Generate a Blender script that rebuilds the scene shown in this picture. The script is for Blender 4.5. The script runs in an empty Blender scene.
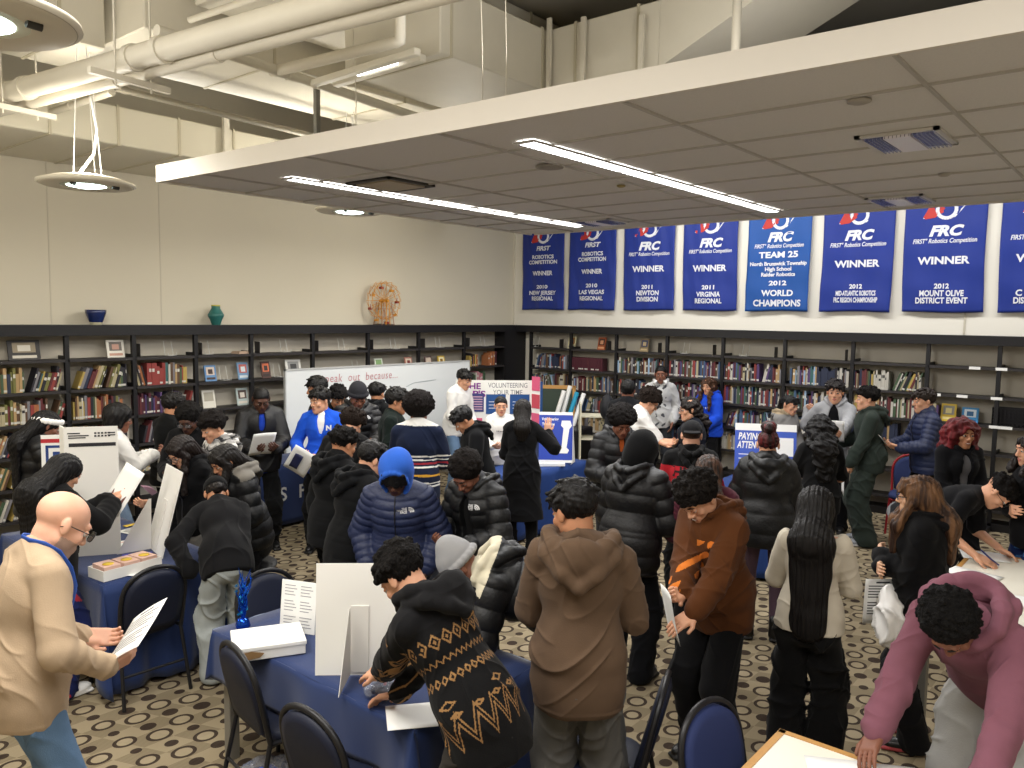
import bpy, bmesh, math, random
import numpy as np
from mathutils import Vector, Matrix
from concurrent.futures import ThreadPoolExecutor
PI = math.pi
random.seed(7)
SC = bpy.context.scene
COL = SC.collection
f32 = np.float32

# ------------------------------------------------------------------ camera
YAW, PITCH, ROLL, FPX, CAMZ = 0.6949, 0.0853, 0.0137, 795.2, 2.5
cam_d = bpy.data.cameras.new('camera'); cam = bpy.data.objects.new('camera', cam_d); COL.objects.link(cam)
_fw = Vector((math.cos(YAW)*math.cos(PITCH), math.sin(YAW)*math.cos(PITCH), -math.sin(PITCH)))
_r = Vector((math.sin(YAW), -math.cos(YAW), 0)); _u = _r.cross(_fw)
_r2 = _r*math.cos(ROLL)+_u*math.sin(ROLL); _u2 = -_r*math.sin(ROLL)+_u*math.cos(ROLL)
cam.matrix_world = Matrix(((_r2.x,_u2.x,-_fw.x,0),(_r2.y,_u2.y,-_fw.y,0),(_r2.z,_u2.z,-_fw.z,CAMZ),(0,0,0,1)))
cam_d.sensor_width = 36; cam_d.lens = 36*FPX/1024; cam_d.clip_start = 0.05; cam_d.clip_end = 100
SC.camera = cam

# ------------------------------------------------------------------ materials
MATS = {}
def srgb(c):
    if isinstance(c, str):
        c = [int(c[i:i+2],16)/255 for i in (0,2,4)]
    return tuple((v/12.92 if v <= .04045 else ((v+.055)/1.055)**2.4) for v in c)
def mat(name, col, rough=.7, metal=0, spec=.4, noise=0, nscale=20, bump=0, bscale=60, emit=0, sheen=0, coat=0, alpha=1, trans=0):
    if name in MATS: return MATS[name]
    m = bpy.data.materials.new(name); m.use_nodes = True
    nt = m.node_tree; N = nt.nodes; L = nt.links
    b = N['Principled BSDF']; c = srgb(col)
    b.inputs['Base Color'].default_value = (*c,1); b.inputs['Roughness'].default_value = rough
    b.inputs['Metallic'].default_value = metal; b.inputs['Specular IOR Level'].default_value = spec
    if sheen: b.inputs['Sheen Weight'].default_value = sheen; b.inputs['Sheen Roughness'].default_value = .5
    if coat: b.inputs['Coat Weight'].default_value = coat; b.inputs['Coat Roughness'].default_value=.2
    if alpha < 1: b.inputs['Alpha'].default_value = alpha
    if trans: b.inputs['Transmission Weight'].default_value = trans
    if noise or bump:
        tc = N.new('ShaderNodeTexCoord')
    if noise:
        n = N.new('ShaderNodeTexNoise'); n.inputs['Scale'].default_value = nscale; n.inputs['Detail'].default_value = 4
        L.new(tc.outputs['Object'], n.inputs['Vector'])
        r = N.new('ShaderNodeMix'); r.data_type = 'RGBA'
        r.inputs['A'].default_value = (*[max(0,v*(1-noise)) for v in c],1); r.inputs['B'].default_value = (*[min(1,v*(1+noise)) for v in c],1)
        L.new(n.outputs['Fac'], r.inputs['Factor']); L.new(r.outputs['Result'], b.inputs['Base Color'])
    if bump:
        n = N.new('ShaderNodeTexNoise'); n.inputs['Scale'].default_value = bscale; n.inputs['Detail'].default_value = 3
        L.new(tc.outputs['Object'], n.inputs['Vector'])
        bp = N.new('ShaderNodeBump'); bp.inputs['Strength'].default_value = bump; bp.inputs['Distance'].default_value = .01
        L.new(n.outputs['Fac'], bp.inputs['Height']); L.new(bp.outputs['Normal'], b.inputs['Normal'])
    if emit:
        b.inputs['Emission Color'].default_value = (*c,1); b.inputs['Emission Strength'].default_value = emit
    MATS[name] = m; return m

# ------------------------------------------------------------------ object helpers
def link(o, parent=None):
    COL.objects.link(o)
    if parent is not None: o.parent = parent
    return o
def tag(o, label=None, cat=None, group=None, kind=None):
    if label: o['label'] = label
    if cat: o['category'] = cat
    if group: o['group'] = group
    if kind: o['kind'] = kind
    return o
def empty(name, loc=(0,0,0), rz=0, label=None, cat=None, group=None):
    o = bpy.data.objects.new(name, None); COL.objects.link(o); o.empty_display_size = .1
    o.location = loc; o.rotation_euler = (0,0,rz); return tag(o, label, cat, group)
def copy_tree(o, parent=None):
    c = o.copy(); COL.objects.link(c); c.parent = parent
    for ch in o.children: copy_tree(ch, c)
    return c
class MB:
    """collects simple shapes into one mesh"""
    def __init__(s): s.v=[]; s.f=[]; s.m=[]; s.sm=[]
    def add(s, vs, fs, mi=0, smooth=False):
        n=len(s.v); s.v += [tuple(v) for v in vs]; s.f += [tuple(i+n for i in f) for f in fs]
        s.m += [mi]*len(fs); s.sm += [smooth]*len(fs); return s
    def box(s, x0,x1,y0,y1,z0,z1, mi=0, M=None, bev=0):
        if bev:
            b=bev
            loops=[]
            for z,i in ((z0,b),(z0+b,0),(z1-b,0),(z1,b)):
                loops.append([(x0+i+ (b if not i else 0),y0+i,z),(x1-i-(b if not i else 0),y0+i,z),(x1-i,y0+i+(b if not i else 0),z),(x1-i,y1-i-(b if not i else 0),z),
                              (x1-i-(b if not i else 0),y1-i,z),(x0+i+(b if not i else 0),y1-i,z),(x0+i,y1-i-(b if not i else 0),z),(x0+i,y0+i+(b if not i else 0),z)])
            vs=[v for l in loops for v in l]; fs=[(7,6,5,4,3,2,1,0)]
            for k in range(3):
                for j in range(8): a=k*8+j; c=k*8+(j+1)%8; fs.append((a,c,c+8,a+8))
            fs.append(tuple(range(24,32)))
        else:
            vs=[(x0,y0,z0),(x1,y0,z0),(x1,y1,z0),(x0,y1,z0),(x0,y0,z1),(x1,y0,z1),(x1,y1,z1),(x0,y1,z1)]
            fs=[(0,3,2,1),(4,5,6,7),(0,1,5,4),(1,2,6,5),(2,3,7,6),(3,0,4,7)]
        if M is not None: vs=[M@Vector(v) for v in vs]
        return s.add(vs,fs,mi)
    def cbox(s, c, size, M=None, mi=0, bev=0):
        c=Vector(c); h=Vector(size)/2
        if M is None: return s.box(c.x-h.x,c.x+h.x,c.y-h.y,c.y+h.y,c.z-h.z,c.z+h.z,mi,bev=bev)
        return s.box(-h.x,h.x,-h.y,h.y,-h.z,h.z,mi,Matrix.Translation(c)@M.to_4x4(),bev)
    def tube(s, pts, r, n=8, mi=0, closed=False, caps=True, smooth=True, flat=None):
        pts=[Vector(p) for p in pts]; K=len(pts); rs = r if isinstance(r,(list,tuple)) else [r]*K
        up=None; vs=[]
        for i,p in enumerate(pts):
            if closed: t=pts[(i+1)%K]-pts[i-1]
            else: t=pts[min(i+1,K-1)]-pts[max(i-1,0)]
            if t.length<1e-9: t=Vector((0,0,1))
            t.normalize()
            if up is None:
                up=Vector((0,0,1)) if abs(t.z)<.9 else Vector((1,0,0))
            a=(up-t*up.dot(t))
            if a.length<1e-6: a=t.orthogonal()
            a.normalize(); b=t.cross(a); up=a
            for j in range(n):
                g=2*PI*j/n
                vs.append(p+(a*math.cos(g)+b*math.sin(g)*(flat or 1))*rs[i])
        fs=[]
        for i in range(K if closed else K-1):
            i2=(i+1)%K
            for j in range(n):
                fs.append((i*n+j,i*n+(j+1)%n,i2*n+(j+1)%n,i2*n+j))
        s.add(vs,fs,mi,smooth)
        if caps and not closed:
            s.add(vs[:n],[tuple(reversed(range(n)))],mi); s.add(vs[-n:],[tuple(range(n))],mi)
        return s
    def lathe(s, prof, n=24, c=(0,0,0), mi=0, smooth=True, M=None):
        vs=[];fs=[]
        for r,z in prof:
            for j in range(n):
                g=2*PI*j/n; v=Vector((r*math.cos(g),r*math.sin(g),z))
                v = (M@v if M is not None else v)+Vector(c); vs.append(v)
        for i in range(len(prof)-1):
            for j in range(n): fs.append((i*n+j,i*n+(j+1)%n,(i+1)*n+(j+1)%n,(i+1)*n+j))
        s.add(vs,fs,mi,smooth)
        if prof[0][0]>1e-4: s.add(vs[:n],[tuple(reversed(range(n)))],mi)
        if prof[-1][0]>1e-4: s.add(vs[-n:],[tuple(range(n))],mi)
        return s
    def prism(s, poly, z0, z1, mi=0, M=None):
        n=len(poly); vs=[Vector((x,y,z0)) for x,y in poly]+[Vector((x,y,z1)) for x,y in poly]
        if M is not None: vs=[M@v for v in vs]
        fs=[tuple(reversed(range(n))),tuple(range(n,2*n))]+[(i,(i+1)%n,n+(i+1)%n,n+i) for i in range(n)]
        return s.add(vs,fs,mi)
    def grid(s, fn, nu, nv, mi=0, smooth=True, back=0):
        vs=[fn(i/nu,j/nv) for j in range(nv+1) for i in range(nu+1)]; w=nu+1
        fs=[(j*w+i,j*w+i+1,(j+1)*w+i+1,(j+1)*w+i) for j in range(nv) for i in range(nu)]
        return s.add(vs,fs,mi,smooth)
    def build(s, name, mats, parent=None, loc=None, rz=None):
        me=bpy.data.meshes.new(name); me.from_pydata([tuple(v) for v in s.v],[],s.f)
        if not isinstance(mats,(list,tuple)): mats=[mats]
        for m in mats: me.materials.append(m)
        me.polygons.foreach_set('material_index',s.m); me.polygons.foreach_set('use_smooth',s.sm)
        me.update(); o=bpy.data.objects.new(name,me); link(o,parent)
        if loc is not None: o.location=loc
        if rz is not None: o.rotation_euler=(0,0,rz)
        return o
def solidify(o, t, off=0):
    md=o.modifiers.new('thick','SOLIDIFY'); md.thickness=t; md.offset=off; return o
_TXT={}
def text_polys(txt, size=1, bold=0, shear=0, xs=1, align='CENTER', space=1, depth=0.0):
    """returns verts, faces of a text laid out in the XY plane"""
    key=(txt,size,bold,shear,xs,align,space,depth)
    if key in _TXT: return _TXT[key]
    cu=bpy.data.curves.new('t','FONT'); cu.body=txt; cu.size=size; cu.offset=bold*size; cu.shear=shear
    cu.align_x=align; cu.align_y='CENTER'; cu.space_character=space; cu.extrude=depth; cu.resolution_u=3
    o=bpy.data.objects.new('t',cu); COL.objects.link(o)
    bpy.context.view_layer.update()
    me=o.evaluated_get(bpy.context.evaluated_depsgraph_get()).to_mesh()
    v=[(p.co.x*xs,p.co.y,p.co.z) for p in me.vertices]; f=[tuple(p.vertices) for p in me.polygons]
    o.evaluated_get(bpy.context.evaluated_depsgraph_get()).to_mesh_clear()
    bpy.data.objects.remove(o); bpy.data.curves.remove(cu)
    _TXT[key]=(v,f); return v,f
def put_text(mb, txt, M, size, mi=0, warp=None, fit=None, **kw):
    """text into mb, in the plane given by M (x right, y up); fit = wanted width"""
    v,f=text_polys(txt,size,**kw)
    if not v: return
    if fit:
        w=max(p[0] for p in v)-min(p[0] for p in v); k=fit/w
        v=[(p[0]*k,p[1],p[2]) for p in v]
    vs=[]
    for p in v:
        q=Vector(p)
        if warp: q=warp(q)
        vs.append(M@q)
    mb.add(vs,f,mi)
# ------------------------------------------------------------------ implicit surfaces -> smooth meshes
def V3(*a): return np.array(a, dtype=float)
def rot(ax, ang):
    c,s=math.cos(ang),math.sin(ang)
    if ax=='x': return np.array([[1,0,0],[0,c,-s],[0,s,c]])
    if ax=='y': return np.array([[c,0,s],[0,1,0],[-s,0,c]])
    return np.array([[c,-s,0],[s,c,0],[0,0,1]])
def unit(v):
    n=np.linalg.norm(v); return v/(n if n>1e-9 else 1)
class Prim:
    """one shape: kind, op ('u' union, 's' subtract), blend k, bounding box, eval"""
    def __init__(s, fn, lo, hi, k=.02, op='u'): s.fn=fn; s.lo=np.array(lo,float); s.hi=np.array(hi,float); s.k=k; s.op=op
def cap(a, b, ra, rb=None, k=.02, op='u', sq=None, puff=None, wob=None):
    """tapered capsule; sq=(dir, factor) squashes it along dir; puff=(wave, amp) quilted bulges along it; wob=(freq,amp,phase) folds"""
    a=np.array(a,float); b=np.array(b,float); rb=ra if rb is None else rb
    ba=b-a; L2=float(ba@ba)+1e-12; L=math.sqrt(L2)
    def fn(X,Y,Z):
        x=X-a[0]; y=Y-a[1]; z=Z-a[2]
        h=(x*ba[0]+y*ba[1]+z*ba[2])/L2; t=np.clip(h,0,1)
        x=x-t*ba[0]; y=y-t*ba[1]; z=z-t*ba[2]
        if sq is not None:
            n,fac=sq; q=(x*n[0]+y*n[1]+z*n[2])*(1/fac-1); x=x+q*n[0]; y=y+q*n[1]; z=z+q*n[2]
        d=np.sqrt(x*x+y*y+z*z)-(ra+(rb-ra)*t)
        if puff: d=d-puff[1]*(np.abs(np.sin(h*(PI*L/puff[0])))**.6-.5)
        if wob: d=d-wob[1]*np.sin(h*(PI*2*L/wob[0])+wob[2]+x*9+y*7)
        return d
    m=max(ra,rb)*1.02+k+.02+(puff[1] if puff else 0)
    return Prim(fn, np.minimum(a,b)-m, np.maximum(a,b)+m, k, op)
def ell(c, r, R=None, k=.02, op='u', puff=None):
    c=np.array(c,float); r=np.array(r,float); R=np.eye(3) if R is None else np.array(R,float)
    def fn(X,Y,Z):
        x=X-c[0]; y=Y-c[1]; z=Z-c[2]
        lx=x*R[0,0]+y*R[1,0]+z*R[2,0]; ly=x*R[0,1]+y*R[1,1]+z*R[2,1]; lz=x*R[0,2]+y*R[1,2]+z*R[2,2]
        ax=lx/r[0]; ay=ly/r[1]; az=lz/r[2]
        k0=np.sqrt(ax*ax+ay*ay+az*az)+1e-6; k1=np.sqrt((ax/r[0])**2+(ay/r[1])**2+(az/r[2])**2)+1e-6
        d=k0*(k0-1)/k1
        if puff: d=d-puff[1]*(np.abs(np.sin(lz*(PI/puff[0])))**.6-.5)
        return d
    ext=np.sqrt(((R*r)**2).sum(1))+k+.02
    return Prim(fn, c-ext, c+ext, k, op)
def rbox(c, h, R=None, rad=.01, k=.01, op='u'):
    c=np.array(c,float); h=np.array(h,float); R=np.eye(3) if R is None else np.array(R,float)
    def fn(X,Y,Z):
        x=X-c[0]; y=Y-c[1]; z=Z-c[2]
        lx=np.abs(x*R[0,0]+y*R[1,0]+z*R[2,0])-h[0]+rad; ly=np.abs(x*R[0,1]+y*R[1,1]+z*R[2,1])-h[1]+rad; lz=np.abs(x*R[0,2]+y*R[1,2]+z*R[2,2])-h[2]+rad
        o=np.sqrt(np.maximum(lx,0)**2+np.maximum(ly,0)**2+np.maximum(lz,0)**2)
        return o+np.minimum(np.maximum(lx,np.maximum(ly,lz)),0)-rad
    ext=(np.abs(R)*h).sum(1)+k+.02
    return Prim(fn,c-ext,c+ext,k,op)
def plane(p, n, k=.01):
    """keep the side the normal points away from"""
    p=np.array(p,float); n=unit(np.array(n,float))
    return Prim(lambda X,Y,Z:(X-p[0])*n[0]+(Y-p[1])*n[1]+(Z-p[2])*n[2], [-9]*3,[9]*3,k,'i')
def lobes(seed, freq, amp, n=6):
    rg=np.random.RandomState(seed); D=rg.normal(size=(n,3)); D/=np.linalg.norm(D,axis=1)[:,None]; D*=freq*rg.uniform(.7,1.4,(n,1)); ph=rg.uniform(0,6.28,n)
    def fn(P):
        s=0
        w=np.sin(P@D[0]*.6+ph[1])*1.2
        for i in range(n): s=s+np.sin(P@D[i]+ph[i]+w)
        return s*(amp/n*1.6)
    return fn
def sdf_mesh(prims, h, disp=None, mats=None, pad=.015):
    """sample the union on a grid with step h, then surface nets. disp: fn(P)->offset along the normal. mats: list of (fn(P)->mask, index)"""
    us=[p for p in prims if p.op=='u']
    lo=np.min([p.lo for p in us],0)-pad; hi=np.max([p.hi for p in us],0)+pad
    dims=np.ceil((hi-lo)/h).astype(int)+2
    D=np.full(dims,.3,f32)
    for p in prims:
        if p.op=='i': i0=np.zeros(3,int); i1=dims
        else:
            i0=np.maximum(np.floor((p.lo-lo)/h).astype(int),0); i1=np.minimum(np.ceil((p.hi-lo)/h).astype(int)+1,dims)
            if (i1<=i0).any(): continue
        X=(lo[0]+h*np.arange(i0[0],i1[0])).astype(f32)[:,None,None]; Y=(lo[1]+h*np.arange(i0[1],i1[1])).astype(f32)[None,:,None]; Z=(lo[2]+h*np.arange(i0[2],i1[2])).astype(f32)[None,None,:]
        sl=tuple(slice(a,b) for a,b in zip(i0,i1)); A=D[sl]; B=p.fn(X,Y,Z)
        k=max(p.k,1e-4)
        if p.op=='u':
            q=np.maximum(k-np.abs(A-B),0)/k; D[sl]=np.minimum(A,B)-q*q*k*.25
        else:
            if p.op=='s': B=-B
            q=np.maximum(k-np.abs(A-B),0)/k; D[sl]=np.maximum(A,B)+q*q*k*.25
    D[0]=.3;D[-1]=.3;D[:,0]=.3;D[:,-1]=.3;D[:,:,0]=.3;D[:,:,-1]=.3
    I=D<0
    c=I[:-1,:-1,:-1].astype(np.int8)
    for a in range(8):
        if a: c=c+I[(a&1):(I.shape[0]-1+(a&1)),((a>>1)&1):(I.shape[1]-1+((a>>1)&1)),((a>>2)&1):(I.shape[2]-1+((a>>2)&1))]
    act=(c>0)&(c<8); ci=np.argwhere(act)
    if len(ci)==0: return np.zeros((0,3)),np.zeros((0,4),int),None
    idx=np.full(act.shape,-1,np.int32); idx[act]=np.arange(len(ci))
    cor=[(a&1,(a>>1)&1,(a>>2)&1) for a in range(8)]
    vals=[D[ci[:,0]+x,ci[:,1]+y,ci[:,2]+z] for x,y,z in cor]
    P=np.zeros((len(ci),3)); n=np.zeros(len(ci))
    for a in range(8):
        for b in (1,2,4):
            if not a&b:
                va,vb=vals[a],vals[a|b]; m=(va<0)!=(vb<0)
                t=np.where(m,va/np.where(m,va-vb,1),0)
                off=np.array(cor[a],float)[None,:]+t[:,None]*np.array([b&1,(b>>1)&1,(b>>2)&1],float)[None,:]
                P+=off*m[:,None]; n+=m
    P=(P/n[:,None]+ci)*h+lo
    faces=[]
    for ax in range(3):
        s0=[slice(None)]*3; s1=[slice(None)]*3; s0[ax]=slice(0,-1); s1[ax]=slice(1,None)
        a=I[tuple(s0)]; b=I[tuple(s1)]; e=np.argwhere(a!=b); 
        u,v=(ax+1)%3,(ax+2)%3
        e=e[(e[:,u]>0)&(e[:,v]>0)&(e[:,u]<I.shape[u]-1)&(e[:,v]<I.shape[v]-1)]
        q=[]
        for du,dv in ((-1,-1),(0,-1),(0,0),(-1,0)):
            g=e.copy(); g[:,u]+=du; g[:,v]+=dv; q.append(idx[g[:,0],g[:,1],g[:,2]])
        q=np.stack(q,1); fl=~a[e[:,0],e[:,1],e[:,2]]
        q[fl]=q[fl][:,::-1]; faces.append(q)
    F=np.concatenate(faces)
    if disp is not None:
        nr=np.zeros_like(P); fn=np.cross(P[F[:,2]]-P[F[:,0]],P[F[:,3]]-P[F[:,1]])
        for j in range(4): np.add.at(nr,F[:,j],fn)
        nr/=np.linalg.norm(nr,axis=1)[:,None]+1e-12
        P=P+nr*disp(P)[:,None]
    MI=None
    if mats:
        C=P[F].mean(1); MI=np.zeros(len(F),np.int32)
        for fn,i in mats: MI[fn(C)]=i
    return P,F,MI
def np_object(name, P, F, MI, mats, parent=None, smooth=True):
    me=bpy.data.meshes.new(name); nv,nf=len(P),len(F)
    me.vertices.add(nv); me.vertices.foreach_set('co',np.ascontiguousarray(P,dtype=f32).ravel())
    me.loops.add(nf*4); me.loops.foreach_set('vertex_index',np.ascontiguousarray(F,dtype=np.int32).ravel())
    me.polygons.add(nf); me.polygons.foreach_set('loop_start',np.arange(0,nf*4,4,dtype=np.int32))
    if smooth: me.polygons.foreach_set('use_smooth',np.ones(nf,bool))
    for m in mats: me.materials.append(m)
    if MI is not None: me.polygons.foreach_set('material_index',MI)
    me.update(calc_edges=True); me.validate()
    o=bpy.data.objects.new(name,me); link(o,parent); return o
# ------------------------------------------------------------------ people
class Fr:
    def __init__(s,o,R,k): s.o=np.array(o,float); s.R=np.array(R,float); s.k=k
    def p(s,x,y,z): return s.o+s.R@(np.array([x,y,z],float)*s.k)
    def d(s,x,y,z): return s.R@unit(np.array([x,y,z],float))
    def ell(s,c,r,k=.02,op='u',R=None,**kw): return ell(s.p(*c),np.array(r,float)*s.k,s.R if R is None else s.R@R,k*s.k,op,**kw)
    def cap(s,a,b,ra,rb=None,k=.02,op='u',**kw):
        return cap(s.p(*a),s.p(*b),ra*s.k,(ra if rb is None else rb)*s.k,k*s.k,op,**kw)
    def box(s,c,h,rad=.01,k=.01,op='u',R=None): return rbox(s.p(*c),np.array(h,float)*s.k,s.R if R is None else s.R@R,rad*s.k,k*s.k,op)
    def plane(s,p,n,k=.01): return plane(s.p(*p),s.R@np.array(n,float),k)
    def loc(s,P): return ((P-s.o)@s.R)/s.k
    def mw(s): M=Matrix([[*(s.R[i]*s.k),s.o[i]] for i in range(3)]+[[0,0,0,1]]); return M
def ik(a,t,l1,l2,pole):
    d=t-a; L=np.linalg.norm(d); L2=min(L,(l1+l2)*.995); t=a+d/L*L2; L=L2
    x=(l1*l1-l2*l2+L*L)/(2*L); y=math.sqrt(max(l1*l1-x*x,1e-8)); u=unit(d); p=pole-u*(pole@u)
    return a+u*x+unit(p)*y, t
SKINS={'pale':('D8A68C','B5705F'),'light':('CE9A7C','A8665A'),'tan':('B07C5C','8C5142'),'brown':('7E5240','5E3630'),'dark':('54372B','43282A'),'asian':('CFA283','AE6C60')}
def skeleton(sp):
    k=sp.get('h',1.72)/1.75; S={}; S['k']=k
    lean=math.radians(sp.get('lean',3)); tw=math.radians(sp.get('twist',0)); side=math.radians(sp.get('side',0))
    hip=np.array(sp.get('hip',(0,0,.93)),float)*k
    curl=math.radians(sp.get('curl',0))
    R0=rot('x',-lean*.75); R1=rot('y',side)@rot('x',-lean); R2=rot('y',side)@rot('x',-(lean*1.05+curl))@rot('z',tw)
    S['pel']=Fr(hip,R0,k)
    w=hip+R1@(V3(0,0,.24)*k); N=w+R2@(V3(0,0,.285)*k)
    S['waist']=Fr(hip+R1@(V3(0,0,.13)*k),R1,k); S['chest']=Fr(w+R2@(V3(0,0,.09)*k),R2,k); S['N']=N
    hp=math.radians(sp.get('hp',12)); hy=math.radians(sp.get('hy',0)); hr=math.radians(sp.get('hr',0))
    R3=rot('z',tw+hy)@rot('x',-hp)@rot('y',hr)
    hc=N+(unit(R2[:,2]+R3[:,2])*.062+R3@V3(0,.018,.078))*k
    S['head']=Fr(hc,R3,k*sp.get('hsc',1.06)); S['R2']=R2
    sh={}
    sw=sp.get('sw',.160 if not sp.get('fem') else .140)
    ua,fa=.285*k,.25*k
    for sd,nm in ((1,'r'),(-1,'l')):
        a=S['chest'].p(sd*sw,-.005,.142)
        h=sp.get('hand_'+nm,sp.get('hands','down'))
        if h=='down': h=((sd*.235,.03,.83),(sd*.02,.15,-1),(-sd*1,.1,0),.45)
        elif h=='hold': h=((sd*.11,.33,1.10),(-sd*.35,.9,.25),(-sd*.6,-.1,.75),.75)
        elif h=='pocket': h=((sd*.19,.12,.93),(-sd*.2,.25,-1),(-sd*1,0,0),.4)
        elif h=='cross': h=((-sd*.06,.24,1.14 if sd>0 else 1.18),(-sd*1,.15,.15),(0,-1,0),.5)
        elif h=='front': h=((sd*.08,.26,.98),(-sd*.6,.5,-.4),(-sd*.4,-.8,.2),.6)
        t=np.array(h[0],float)*k
        if len(h)>4 and h[4]=='abs': t=np.array(h[0],float)
        pole=np.array(sp.get('pole_'+nm,(sd*.55,-.55,-.6)),float)
        e,t=ik(a,t,ua,fa,pole); sh[nm]=(a,e,t,unit(np.array(h[1],float)),unit(np.array(h[2],float)),h[3],sd)
    S['arms']=sh
    legs={}
    for sd,nm in ((1,'r'),(-1,'l')):
        a=S['pel'].p(sd*.088,0,-.03)
        f=sp.get('foot_'+nm,(sd*.11,.0)); 
        t=np.array([f[0],f[1],.085])*k
        kn,t=ik(a,t,.43*k,.42*k,V3(sd*.12,1,.1)); legs[nm]=(a,kn,t,math.radians(f[2]) if len(f)>2 else -sd*.12,sd)
    S['legs']=legs
    return S
def hand_prims(a,k,fine=True):
    """palm, four unequal fingers with bends and a thumb from the side of the palm"""
    sh,e,w,fd,pn,cu,sd=a; pn=unit(pn-fd*(pn@fd)); s_=np.cross(fd,pn)
    # thumb side: choose so that thumb lies inward/up for each hand
    ts=s_*(-sd)
    out=[]; c=w+fd*.052*k
    R=np.stack([ts,pn,fd],1)
    out.append(rbox(c,np.array([.040,.0135,.047])*k,R,.012*k,.012*k))
    out.append(ell(w+fd*.03*k+ts*.022*k+pn*.012*k,np.array([.018,.016,.032])*k,R,.012*k))
    for j,(off,ln) in enumerate(((.030,.070),(.010,.080),(-.010,.074),(-.029,.058))):
        b=w+fd*.094*k+ts*off*k; ang=cu*(.55+.08*j); d=fd; r=.0088*k
        for q in range(3):
            d2=d*math.cos(ang)+pn*math.sin(ang)
            # re-orthogonal curl plane
            n2=unit(-d*math.sin(ang)+pn*math.cos(ang)) if q==0 else unit(-d*math.sin(ang)+n_*math.cos(ang))
            if q>0: d2=unit(d*math.cos(ang)+n_*math.sin(ang))
            d2=unit(d2); L=ln*(.48,.3,.24)[q]*k; nb=b+d2*L
            out.append(cap(b,nb,r,r*.93,k=.003)); b=nb; d=d2; n_=n2; r*=.93; ang=cu*(.75)
    b=w+fd*.03*k+ts*.034*k; d=unit(fd*.75+ts*.65+pn*.25); m=b+d*.034*k; d2=unit(fd*.95+ts*(.25-.3*cu)+pn*(.1+.5*cu))
    out.append(cap(b,m,.0125*k,.0105*k,k=.008)); out.append(cap(m,m+d2*.034*k,.0105*k,.009*k,k=.003))
    return out
def body_prims(S,sp):
    k=S['k']; H=S['head']; fem=sp.get('fem'); o=[]
    jw=.9 if fem else 1.0; fw=sp.get('facew',1)
    o+= [H.ell((0,-.014,.036),(.0745,.094,.077),k=.02),
         H.ell((0,.022,-.035),(.058*jw*fw,.066,.074),k=.03),
         H.cap((-.048*jw*fw,.0,-.052),(-.012,.066,-.09),.018,.018,k=.03), H.cap((.048*jw*fw,.0,-.052),(.012,.066,-.09),.018,.018,k=.03),
         H.ell((0,.068,-.092),(.021,.02,.018),k=.02),
         H.cap((-.034,.078,.032),(.034,.078,.032),.011,k=.018),
         H.ell((-.043,.062,-.02),(.02,.018,.02),k=.02), H.ell((.043,.062,-.02),(.02,.018,.02),k=.02),
         H.ell((-.031,.098,.012),(.0165,.014,.010),k=.012,op='s'), H.ell((.031,.098,.012),(.0165,.014,.010),k=.012,op='s'),
         H.cap((0,.086,.016),(0,.106,-.022),.0075,.0125,k=.012),
         H.ell((-.0125,.096,-.027),(.0095,.011,.008),k=.006), H.ell((.0125,.096,-.027),(.0095,.011,.008),k=.006),
         H.ell((0,.078,-.058),(.03,.018,.022),k=.015),
         H.cap((-.018,.089,-.053),(.018,.089,-.053),.0058,k=.005,sq=(H.R[:,2],.9)),
         H.cap((-.015,.088,-.064),(.015,.088,-.064),.0068,k=.005),
         H.ell((-.0775,-.012,.0),(.009,.017,.031),k=.006,R=rot('x',.18)@rot('z',.35)), H.ell((.0775,-.012,.0),(.009,.017,.031),k=.006,R=rot('x',.18)@rot('z',-.35))]
    if sp.get('lids',True):
        o+= [H.ell((-.031,.083,.0125),(.0148,.0105,.009),k=.004), H.ell((.031,.083,.0125),(.0148,.0105,.009),k=.004)]
    nr=.049 if fem else .057
    o.append(cap(S['N']-S['R2'][:,2]*.03*k,H.p(0,-.022,-.05),nr*1.08*k,nr*.95*k,k=.03*k))
    C=S['chest']; W=S['waist']; P=S['pel']
    o+= [C.ell((0,0,.06),(.135,.08,.13),k=.05), C.cap((-.105,-.005,.145),(.105,-.005,.145),.04,k=.05), W.ell((0,0,0),(.115,.08,.13),k=.05), P.ell((0,0,0),(.13,.09,.1),k=.05)]
    bare=sp.get('sleeve',1)<.6
    m=sp.get('build',1)
    for nm,a in S['arms'].items():
        sh,e,w=a[:3]
        o.append(cap(sh,e,.046*k*m,.04*k*m,k=.03*k)); o.append(cap(e,w,.041*k*m,.026*k,k=.02*k)); o+=hand_prims(a,k)
    for nm,l in S['legs'].items():
        o.append(cap(l[0],l[1],.07*k,.048*k,k=.04*k)); o.append(cap(l[1],l[2],.05*k,.032*k,k=.03*k))
    return o
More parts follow.
